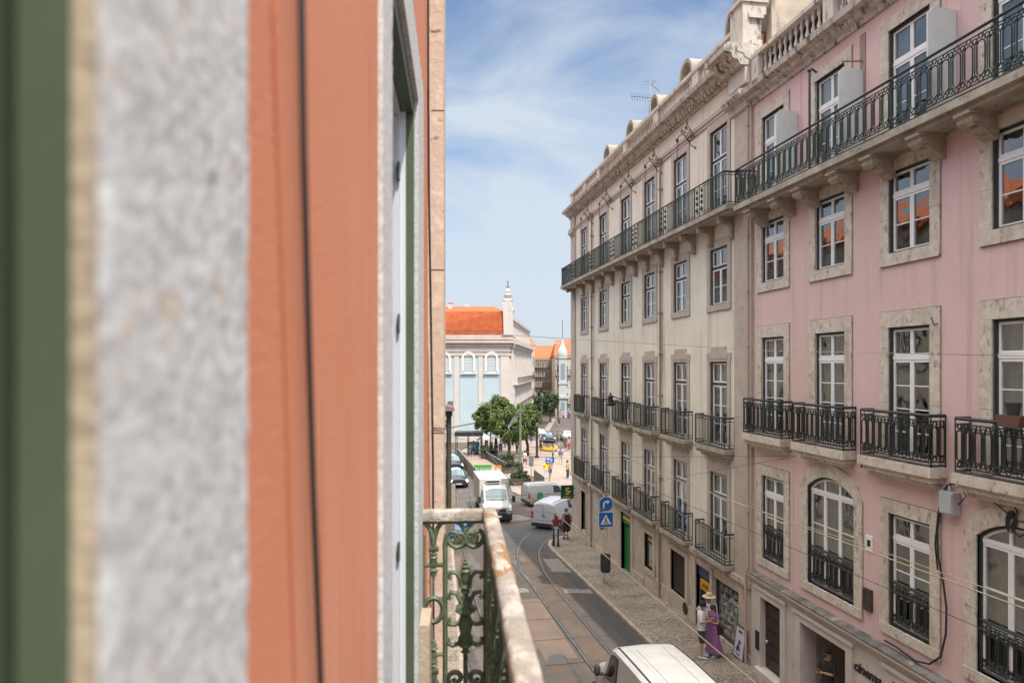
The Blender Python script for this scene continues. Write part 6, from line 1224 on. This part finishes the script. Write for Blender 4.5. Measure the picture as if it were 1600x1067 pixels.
p = gp2(869, 851); figure('red-haired woman in a short pale denim skirt at the pavement corner', p, math.radians(170), 1.74, pose=dict(wrL=(-.16, -.2, 1.1)), top=cloth('rust', (.20, .05, .04)), sleeve=.2, bottom=('mini', cloth('denim', (.36, .42, .52))), hair='long', hairm=hairr, fem=1)
p = gp2(884.5, 842); figure('person with a dark red backpack and black skirt waiting at the corner', p, math.radians(185), 1.86, top=cloth('grey', (.36, .36, .38)), sleeve=.4, bottom=('skirt', cloth('black', (.03, .03, .032))), hair='bun', hairm=hairr, bag=('pack', cloth('maroon', (.10, .02, .035))), shoes=black)
p = Vector((10.98, 16.25, -9.10)); tb_ = figure('person dressed in black, black cap over long blond hair, holding a phone in the doorway', p, math.radians(-72), 1.74, pose=phone, top=cloth('black', (.015, .015, .016)), sleeve=.62, bottom=('trousers', cloth('black', (1, 1, 1))), hat=('cap', cloth('blackcap', (.012, .016, .018))), hair='long', hairm=M('hair_blond', (.30, .20, .11), rough=.7), fem=1, shoes=black)
mb = MB(); mb.box(-.04, .04, -.35, -.34, 1.16, 1.31); o = put('phone', mb.mesh('phone', black), tb_)
mb = MB(); mb.box(-.3, .4, -.9, .9, -.5, 0); o = mb.build('porch_step', pstone, fp.root, fp.off+Vector((.05, 16.3, -9.10))); 
# crowd on and beyond the square: a few figures, copied with other clothes
pa = figure('person in a white shirt and red shorts walking past the tram pole', gp_(820, 74), math.radians(120), 1.76, pose=walk, top=cloth('white', (1, 1, 1)), sleeve=.5, bottom=('shorts', cloth('red', (.3, .04, .05))), hands=False)
pb = figure('person in a long yellow top standing behind the vans', gp_(853.5, 66), math.radians(185), 1.78, top=cloth('yellow', (.72, .66, .04)), sleeve=.4, bottom=('trousers', cloth('white', (1, 1, 1))), hands=False, hair='long')
cl_ = [cloth(n, c) for n, c in (('a', (.62, .60, .58)), ('b', (.05, .06, .09)), ('c', (.42, .08, .07)), ('d', (.10, .16, .32)), ('e', (.48, .34, .22)), ('f', (.55, .30, .36)), ('g', (.10, .10, .10)), ('h', (.16, .32, .34)))]
crowd = [(859.5, 66.5, 5, 3, 0, 'person in navy next to the one in the yellow top'), (887, 66, 4, 1, 1, 'person in a beige-grey top walking just left of the cream building corner'),
 (883, 88, 6, 6, 0, 'person in dark clothes at the right end of the square by the corner'), (889, 89, 5, 2, 1, 'person in pink at the right end of the square by the corner'), (845, 88, 1, 1, 0, 'person in navy standing left of the yellow tuk-tuk'),
 (796, 88, 0, 1, 1, 'person in white sitting area left of the tram pole'), (782, 84, 3, 6, 0, 'person in blue under the broad tree'), (776, 87, 6, 1, 0, 'person in black in the shade under the trees'), (802, 92, 2, 0, 1, 'person in red behind the tree trunks'),
 (740, 84, 7, 1, 0, 'person in teal beneath the black canopy'), (746, 86, 0, 3, 1, 'person in white beside the teal kiosk'), (866, 150, 2, 1, 1, 'person in red at the far end of the street'), (869, 152, 0, 1, 0, 'first person in white among the far pedestrians'), (872, 148, 1, 6, 0, 'person in navy far up the street'), (876, 149, 5, 0, 1, 'person in pink far up the street by the violet shopfront'),
 (879, 153, 3, 1, 0, 'person in blue before the violet shopfront'), (882, 150, 2, 6, 1, 'person in red before the violet shopfront'), (886, 152, 0, 6, 0, 'person in white nearest the cream corner, far off'), (891, 149, 5, 2, 1, 'person in pink hard by the cream corner, far off'), (860, 146, 6, 6, 0, 'dark figure on the far left pavement of the far street'), (873.5, 128, 6, 1, 0, 'lone dark figure walking in the middle of the far street')]
crowd += [(768, 82, 1, 6, 0, 'person in navy sitting area below the tallest tree'), (789, 92, 4, 3, 1, 'person in tan between the tree trunks'), (808, 86, 5, 1, 1, 'person in pink at the foot of the trees'), (830, 96, 3, 1, 0, 'person in blue left of the dark lamp post'), (848, 104, 0, 6, 0, 'person in white beside the dark blue hatchback'), (871, 96, 6, 1, 0, 'person in black between the two far cars'), (752, 88, 2, 1, 0, 'person in red beyond the teal kiosk'), (734, 80, 6, 3, 0, 'person in black waiting by the canopy post'), (876, 76, 3, 0, 0, 'person in blue alone on the open cobbles'), (864, 79, 5, 6, 1, 'person in pink alone on the open cobbles'), (880, 141, 4, 1, 0, 'person in tan crossing the far street'), (889, 139, 6, 3, 0, 'person in black crossing the far street near the corner')]
for (px, zc, a, b, w, lab) in crowd:
    x, y, z = gp_(px, zc); o = dup(pa if w == 0 else pb, (x, y, z-(.1 if zc > 120 else 0)), random.uniform(0, 6.28), lab, {'top': cl_[a], 'lower_clothing': cl_[b], 'hair': random.choice([haird, hairr])}); o['group'] = 'pedestrians on and beyond the square'

# ------------------------------------------------------------------ street furniture
def pole(name, label, cat, loc, h, r=.045, mat=polem, group=None):
    t = thing(name, label, cat, loc, 0, group); mb = MB(); mb.lathe([(r*1.8, 0), (r*1.8, .05), (r*1.3, .25), (r, .3), (r*.8, h), (.01, h+.02)], (0, 0, 0), 10); put('post', mb.mesh('post', mat, 50), t); return t
sblue = M('sign_blue', (.015, .13, .42), rough=.35); swhite = M('sign_white', (.72, .73, .74), rough=.4)
sp = Vector((9.31, 30.6, gz(30.6)+.13)); t = pole('traffic_sign', 'post with a round blue right-turn sign above a square blue crossing sign and a bin', 'traffic sign', sp, 4.05, .035, M('alu', (1, 1, 1)))
def disc(r, y0, y1, n=24): 
    m = MB(); m.lathe([(r, 0), (r, y1-y0), (.001, y1-y0)], (0, 0, 0), n); return m.xf(Matrix.Rotation(math.pi/2, 4, 'X'))
FR = Matrix.Rotation(-math.radians(8), 4, 'Z')
q = disc(.34, 0, .02); o = put('round_sign', q.mesh('round_sign', swhite), t, (.08, -.05, 3.62)); put('sign_face', disc(.325, 0, .004).mesh('sign_face', sblue), o, (0, -.0205, 0))
mb = MB(); P = [(-.14, -.20), (-.07, -.20), (-.07, .0), (-.03, .06), (.06, .06), (.06, -.01), (.20, .10), (.06, .21), (.06, .14), (-.06, .14), (-.14, .05)]; mb.prism(P, -.0275, -.0285, 'y'); put('arrow', mb.mesh('arrow', swhite), o)
mb = MB(); mb.box(-.35, .35, -.02, 0, -.35, .35); o = put('square_sign', mb.mesh('square_sign', swhite), t, (.08, -.05, 2.90)); mb = MB(); mb.box(-.33, .33, -.0245, -.0205, -.33, .33); put('sign_face', mb.mesh('sign_face', sblue), o)
mb = MB(); mb.prism([(-.26, -.22), (.26, -.22), (0, .24)], -.0255, -.0285, 'y'); put('triangle', mb.mesh('triangle', swhite), o)
mb = MB(); mb.ball((0, -.032, .09), .028, 6, (1, .1, 1)); mb.box(-.03, .03, -.033, -.0295, -.03, .06); mb.prism([(-.03, -.03), (.03, -.03), (.09, -.15), (.05, -.16), (0, -.06), (-.05, -.16), (-.09, -.15)], -.0295, -.033, 'y'); mb.box(-.16, .16, -.032, -.0295, -.19, -.17); put('walker', mb.mesh('walker', black), o)
mb = MB(); mb.lathe([(.20, 0), (.22, .05), (.22, .74), (.20, .78), (.19, .78), (.19, .1), (.01, .1)], (0, 0, 0), 16); o = put('bin', mb.mesh('bin', M('bin_grey', (.05, .05, .055), rough=.6), 50), t, (0, -.26, .55)); mb = MB()
for k in range(14): a = k*math.pi/7; mb.box(.222*math.cos(a)-.008, .222*math.cos(a)+.008, .222*math.sin(a)-.008, .222*math.sin(a)+.008, .06, .72)
mb.lathe([(.235, .74), (.235, .79), (.2, .79)], (0, 0, 0), 16); put('bin_rim', mb.mesh('bin_rim', black), o)
mb = MB(); mb.tube([(0, -.04, .72), (.02, -.055, .75), (.06, -.03, .78)], .03, 5); 
for i, (px, py) in enumerate(((864.8, 852), (872.3, 853.5))):
    b = pole('bollard', ['thin black bollard left of the red-haired woman at the kerb corner', 'thin black bollard right of the red-haired woman at the kerb corner'][i], 'bollard', G(px, py, .13), .95, .045, black, 'bollards at the pavement corner'); mb = MB(); mb.ball((0, 0, .97), .06, 6); put('knob', mb.mesh('knob', black), b)
b = pole('bollard', 'lone black bollard on the plaza kerb behind the truck cab', 'bollard', G(815.5, 775, .14), 1.1, .05, black)
# tram poles
def trampole(px, pyb, ytop, label, r=.13, arms=True):
    p = G(px, pyb, .14); h = (573-ytop)/F*(p.x*ST+p.y*CT)-p.z; t = thing('tram_pole', label, 'pole', p, 0, 'tram wire poles on the square'); mb = MB(); mb.lathe([(r*1.5, 0), (r*1.5, h*.28), (r, h*.3), (r*.8, h), (.02, h+.05)], (0, 0, 0), 12); put('post', mb.mesh('post', polem, 40), t); mb = MB(); mb.lathe([(r*1.55, 0.01), (r*1.55, h*.27)], (0, 0, 0), 12); put('base_sleeve', mb.mesh('base_sleeve', M('sleeve_green', (.05, .065, .05), rough=.6), 40), t)
    mb = MB(); mb.tube([(0, 0, h-.4), (0, 0, h)], .06, 5); 
    for k in range(3): mb.tube([(0, 0, h-.25-k*.3), (-1.1, -.1, h-1.9-k*.12)], .02, 4); mb.ball((-1.1, -.1, h-1.9-k*.12), .06, 5)
    if arms: put('stay_fittings', mb.mesh('stay_fittings', M('insulator_grey', (.35, .36, .36), rough=.5)), t)
    return t, p, h
tp1, q1, h1 = trampole(813, 757, 632, 'tall green tram pole standing between the trees on the square')
tp2, q2, h2 = trampole(766.5, 716, 624, 'thinner green tram pole left of the tallest tree', .09, False)
# lamp post, signs on the square
p = G(839, 715, .14); t = pole('street_lamp', 'dark street lamp post on the cobbles right of the tram pole', 'street lamp', p, 3.6, .16, black); mb = MB(); mb.lathe([(.1, 0), (.18, .1), (.2, .4), (.1, .5), (.05, .6)], (0, 0, 3.6), 8); put('lantern', mb.mesh('lantern', M('lantern_grey', (.12, .13, .13), rough=.4)), t)
p = at(884, 573, 118); t = pole('street_lamp', 'small street lamp in front of the far green trees', 'street lamp', (p.x-4.2, p.y, gz(p.y)), 5.6, .08, polem); mb = MB(); mb.lathe([(.1, 0), (.3, .15), (.34, .7), (.15, .9)], (0, 0, 5.6), 8); put('lantern', mb.mesh('lantern', M('lantern_grey', (1, 1, 1))), t)
p = G(830, 768, .14); t = pole('traffic_sign', 'grey back of a traffic sign on a thin post at the plaza kerb', 'traffic sign', p, 3.0, .035, M('dark_post', (.12, .10, .09), rough=.6)); mb = MB(); mb.box(-.2, .2, -.03, .03, 2.2, 3.05); put('sign_plate', mb.mesh('sign_plate', M('sign_back', (.20, .22, .22), rough=.5, metal=.3)), t)
p = at(859, 573, 60.5); p.z = gz(p.y); t = pole('traffic_sign', 'blue square parking sign with white symbols beyond the vans', 'traffic sign', p, 3.05, .035, M('dark_post', (1, 1, 1))); mb = MB(); mb.box(-.38, .38, -.08, -.04, 2.42, 2.95); o = put('sign_face', mb.mesh('sign_face', sblue), t); mb = MB(); mb.box(-.30, -.02, -.088, -.082, 2.74, 2.86); mb.box(.06, .12, -.088, -.082, 2.5, 2.85); mb.box(.12, .26, -.088, -.082, 2.66, 2.72); mb.box(-.26, -.06, -.088, -.082, 2.52, 2.6); put('sign_symbol', mb.mesh('sign_symbol', swhite), o); mb = MB(); mb.box(-.3, .3, -.08, -.04, 2.28, 2.40); put('orange_plate', mb.mesh('orange_plate', M('plate_orange', (.6, .16, .06), rough=.5)), t)
# canopy, kiosk, parasols
p = gp_(733, 84); t = thing('canopy', 'flat black canopy on thin posts at the left side of the square', 'canopy', p, -TH); mb = MB(); mb.box(-1.7, 1.7, -1.2, 1.2, 2.45, 2.9); put('canopy_top', mb.mesh('canopy_top', M('canopy_black', (.02, .02, .025), rough=.7)), t); mb = MB()
for x in (-1.55, -.1, 1.55):
    for y in (-1.1, 1.1): put('post', MB().tube([(x, y, 0), (x, y, 2.45)], .045, 6).mesh('post', black), t)
p = gp_(739.5, 85.5); t = thing('kiosk', 'bright teal kiosk counter under the black canopy', 'kiosk', p, -TH); teal = M('teal', (.03, .32, .34), rough=.5); mb = MB(); mb.box(-.7, .7, -.4, .4, .2, 1.5); mb.box(.9, 1.5, -.3, .3, .2, 1.1); put('counter', mb.mesh('counter', teal), t); mb = MB(); mb.box(-.75, .75, -.45, .45, 1.5, 1.56); mb.box(-.5, -.1, -.41, -.405, .8, 1.3); put('worktop', mb.mesh('worktop', white), t); mb = MB(); mb.box(-.65, .65, -.35, .35, 0, .2); put('base', mb.mesh('base', black), t)
for i, (px, zc, lab) in enumerate(((758, 84, 'white cafe parasol just right of the black canopy'), (770, 86, 'white cafe parasol beneath the tallest tree'), (843, 92, 'white parasol at the right edge of the trees'))):
    p = gp_(px, zc); t = thing('cafe_parasol', lab, 'parasol', p, -TH+.1*i, 'white parasols at the cafe'); mb = MB(); mb.add([(-.75, -.75, 2.1), (.75, -.75, 2.1), (.75, .75, 2.1), (-.75, .75, 2.1), (0, 0, 2.6)], [(0, 1, 4), (1, 2, 4), (2, 3, 4), (3, 0, 4), (0, 3, 2, 1)]); mb.box(-.76, .76, -.76, .76, 1.95, 2.1); put('parasol_top', mb.mesh('parasol_top', white), t); mb = MB(); mb.tube([(0, 0, 0), (0, 0, 2.2)], .04, 6); put('pole', mb.mesh('pole', black), t)
# low wall by the taxi queue, railings, barriers
def lowwall(a, b, h, name, label, cat, mat, th=.08):
    t = thing(name, label, cat, a); d = (b-a); mb = MB(); n = 12; dd = Vector((d.x, d.y, 0)).normalized(); sd = Vector((-dd.y, dd.x, 0))*th; vs = []
    for p, z in ((Vector(), 0), (d, 0)): vs += [p-sd, p+sd, p+sd+Vector((0, 0, h)), p-sd+Vector((0, 0, h))]
    mb.add(vs, [(0, 1, 2, 3), (4, 7, 6, 5), (0, 4, 5, 1), (1, 5, 6, 2), (2, 6, 7, 3), (3, 7, 4, 0)]); put('panel', mb.mesh('panel', mat), t); mb = MB(); mb.tube([Vector((0, 0, h+.04)), d+Vector((0, 0, h+.04))], .045, 5)
    for k in range(7): mb.tube([d*k/6+sd*1.2, d*k/6+sd*1.2+Vector((0, 0, h+.05))], .035, 5)
    put('rail', mb.mesh('rail', M('rail_grey', (.3, .29, .27), rough=.6)), t); return t
A = G(715, 714, .14); B_ = G(746, 752, .14); lowwall(A, B_, 1.0, 'low_wall', 'brown stair parapet running from the canopy down behind the truck', 'wall', M('parapet_brown', (.17, .14, .11), (.11, .09, .07), scale=3, rough=.8))
A = G(752, 712, .14); B_ = G(792, 737, .14); lowwall(A, B_, .8, 'iron_railing', 'dark railing between the tram stop and the trees', 'railing', M('rail_dark', (.05, .05, .045), rough=.7), .03)
A = G(834.5, 752, .14); B_ = G(850, 765, .14); lowwall(A, B_, 1.1, 'mesh_fence', 'olive mesh fence panel behind the white vans', 'fence', M('mesh_olive', (.10, .10, .07), (.15, .15, .12), scale=6, rough=.8), .03)
A = G(820, 760, .14); B_ = G(834, 762, .14); t = thing('guard_rail', 'thin vertical-bar guard rail left of the mesh fence', 'railing', A); mb = MB(); d = B_-A
for k in range(13): mb.tube([d*k/12, d*k/12+Vector((0, 0, 1))], .02, 4)
mb.tube([Vector((0, 0, 1)), d+Vector((0, 0, 1))], .03, 5); put('bars', mb.mesh('bars', iron), t)
p = gp_(754.5, 66.5); t = thing('barrier', 'green and white striped barrier just above the truck roof', 'barrier', p, -TH); mb = MB(); gn = M('barrier_green', (.06, .33, .05), rough=.5)
mb.box(-.85, .85, -.03, .03, .70, 1.28); put('board', mb.mesh('board', gn), t); mb = MB()
for k in range(9): x = -.8+k*.2; mb.prism([(x-.03, 0), (x+.03, 0), (x+.03, .95), (x, 1.1), (x-.03, .95)], -.05, -.034, 'y')
put('pickets', mb.mesh('pickets', white), t)
p = gp_(778.5, 66.5); t = thing('barrier', 'orange plastic barrier to the right of the green striped one', 'barrier', p, -TH); mb = MB(); mb.ring([(-.2, .5), (.2, .5), (.2, 1.0), (-.2, 1.0)], [(-.36, .1), (.36, .1), (.30, 1.22), (-.30, 1.22)], -.06, .06); mb.v = [(b, a, c) for a, b, c in mb.v]; put('frame', mb.mesh('frame', M('barrier_orange', (.75, .22, .03), rough=.5)), t); mb = MB(); mb.box(-.34, .34, -.07, .07, .5, .7); put('red_band', mb.mesh('red_band', M('band_red', (.5, .04, .03), rough=.5)), t)
# scooter parked by the planter
p = G(803, 768, .14)
# sandwich board outside the souvenir shop
t = thing('sandwich_board', 'white sandwich board with a dark blue figure, leaning at the stone pilaster', 'sign', (10.74, 20.62, gz(20.6)+.13), math.radians(0)); mb = MB(); mb.box(-.0, .04, -.33, .33, 0, 1.02); mb.xf(Matrix.Rotation(math.radians(8), 4, 'Y')); put('board', mb.mesh('board', M('board_brown', (.14, .06, .035), rough=.6)), t)
mb = MB(); mb.box(-.006, -.001, -.28, .28, .05, .98); mb.xf(Matrix.Rotation(math.radians(8), 4, 'Y')); o = put('paper', mb.mesh('paper', M('paper_lilac', (.55, .54, .62), rough=.5)), t)
mb = MB(); mb.ball((-.008, 0, .52), .08, 6, (.05, 1, 1)); mb.prism([(-.1, .28), (-.02, .42), (.08, .45), (.16, .30), (.2, .33), (.1, .2), (.02, .3), (-.05, .22)], -.0075, -.0095); mb.box(-.0075, -.0095, -.12, .12, .82, .9); mb.box(-.0075, -.0095, -.1, .1, .12, .16); mb.xf(Matrix.Rotation(math.radians(8), 4, 'Y')); put('print', mb.mesh('print', M('print_navy', (.05, .05, .14), rough=.5)), t)
# rooftop antenna on the cream building
a = at(1016, 185, 31.0); t = thing('roof_antenna', 'thin television antenna with many cross rods above the cream parapet', 'antenna', (a.x, a.y, 11.2)); mb = MB(); hh = (573-128)/F*31-11.2; mb.tube([(0, 0, -.8), (0, 0, hh)], .022, 5); put('mast', mb.mesh('mast', M('alu', (1, 1, 1))), t); mb = MB(); d1 = Vector((-.86, .5, 0))
mb.tube([Vector((0, 0, hh-.75))-d1*.1, Vector((0, 0, hh-.55))+d1*.85], .012, 4)
for k in range(8): c = Vector((0, 0, hh-.75))+(d1*.85+Vector((0, 0, .2)))*(k/7); mb.tube([c+Vector((-.12, -.2, .10)), c+Vector((.12, .2, -.10))], .007, 4)
mb.tube([(0, 0, hh-.08), (.38, -.2, hh-.5)], .012, 4); mb.tube([(-.3, 0, hh-.02), (.3, 0, hh+.06)], .007, 4); mb.tube([(-.2, .1, hh-.12), (.2, -.1, hh-.06)], .007, 4); put('rods', mb.mesh('rods', wirem), t)

# ------------------------------------------------------------------ overhead wires
def wire(pts, r, mat, label, sag=0., n=14):
    P = [Vector(p) for p in pts]; Q = []
    for i in range(len(P)-1):
        for k in range(n): u = k/n; q = P[i].lerp(P[i+1], u); q.z -= sag*4*u*(1-u); Q.append(q)
    Q.append(P[-1]); t = thing('overhead_wire', label, 'cable', P[0], 0, 'overhead tram wires'); mb = MB(); mb.tube([q-P[0] for q in Q], r, 5); put('wire', mb.mesh('wire', mat), t); return t
def onx(px, py, X): return Vector((X, FY(px, X), FZ(px, py, X)))
wire([onx(1176, 1063, 3.0)+Vector((0, -6, .32)), onx(1176, 1063, 3.0), onx(1010, 922, 3.0), onx(880, 812, 3.0), onx(800, 752, 3.05), Vector((4.2, 52, -3.6))], .0065, wirey, 'pale contact wire over the left track, crossing in front of the people at the shop')
wire([onx(1600, 950, 6.55)+Vector((0, -5, .1)), onx(1600, 950, 6.55), onx(1200, 803, 6.55), onx(1052, 748, 6.55), onx(960, 706, 6.6)], .0075, wirey, 'brassy contact wire, upper of the close pair over the right track')
wire([onx(1600, 940, 6.4)+Vector((0, -5, .1)), onx(1600, 940, 6.4), onx(1380, 862, 6.4), onx(1150, 785, 6.5), onx(960, 706, 6.6)], .0055, wirey, 'second brassy wire running just beside the contact wire of the right track')
wire([onx(1600, 1010, 6.7)+Vector((0, -5, 0)), onx(1600, 1010, 6.7), onx(1300, 882, 6.7), onx(1030, 770, 6.7), onx(940, 728, 6.8)], .005, wirem, 'thin dark wire below the brassy pair over the right track')
def wallp(px, py): return Vector((10.95, FY(px, 10.95), FZ(px, py, 10.95)))
def leftp(s, z, o=-.3): return OD*s+ON*o+Vector((0, 0, z))
wire([wallp(1245, 712), at(1000, 714, 24), at(890, 716, 30), leftp(36, -4.4, -1.4)], .006, wirem, 'span wire anchored at the pink wall between the two balcony rows', .0)
wire([wallp(1245, 713), at(1060, 745, 20), at(960, 768, 24), leftp(24, -4.6, -1.4)], .005, wirem, 'span wire dropping from the same pink wall anchor to the left')
wire([leftp(9, 1.0, -.9)+Vector((0, 0, -.4)), at(700, 518, 14), at(900, 530, 13.5), at(1200, 548, 12.5), wallp(1600, 556)], .006, M('wire_grey', (.22, .20, .19), rough=.6), 'long single cable crossing the street at roof-edge height of the church')
wire([wallp(1190, 640)+Vector((0, 0, 0)), at(1040, 690, 22), at(960, 700, 27), at(900, 712, 33), leftp(40, -4.6, -1.5)], .005, M('wire_grey', (1, 1, 1)), 'pale wire sagging across the cream balconies')
wire([at(1010, 760, 30), at(940, 742, 34), at(880, 700, 48), q1+Vector((0, 0, h1-.6))], .008, wirem, 'wire from the street up to the tall tram pole')
wire([q1+Vector((0, 0, h1-2.2)), at(880, 690, 70), at(900, 682, 60), Vector((11, 43.2, -3.4))], .012, wirem, 'wire from the tram pole to the cream corner')
wire([q1+Vector((0, 0, h1-2.4)), at(770, 672, 80), q2+Vector((0, 0, h2-3.6)), at(700, 675, 80)], .018, M('wire_grey', (1, 1, 1)), 'wire linking the two tram poles across the trees')
wire([q1+Vector((0, 0, h1-3.2)), at(800, 700, 70), at(745, 690, 60), at(700, 682, 50)], .012, wirem, 'wire from the tram pole to the houses at left')
wire([Vector((11, 43.3, -4.6)), at(800, 712, 60), at(700, 722, 60)], .010, wirem, 'lower span wire from the cream corner over the truck')
wire([Vector((11, 42.5, -5.0)), at(850, 728, 48), at(760, 716, 60), at(700, 700, 70)], .010, wirem, 'slack span wire over the vans at the corner')
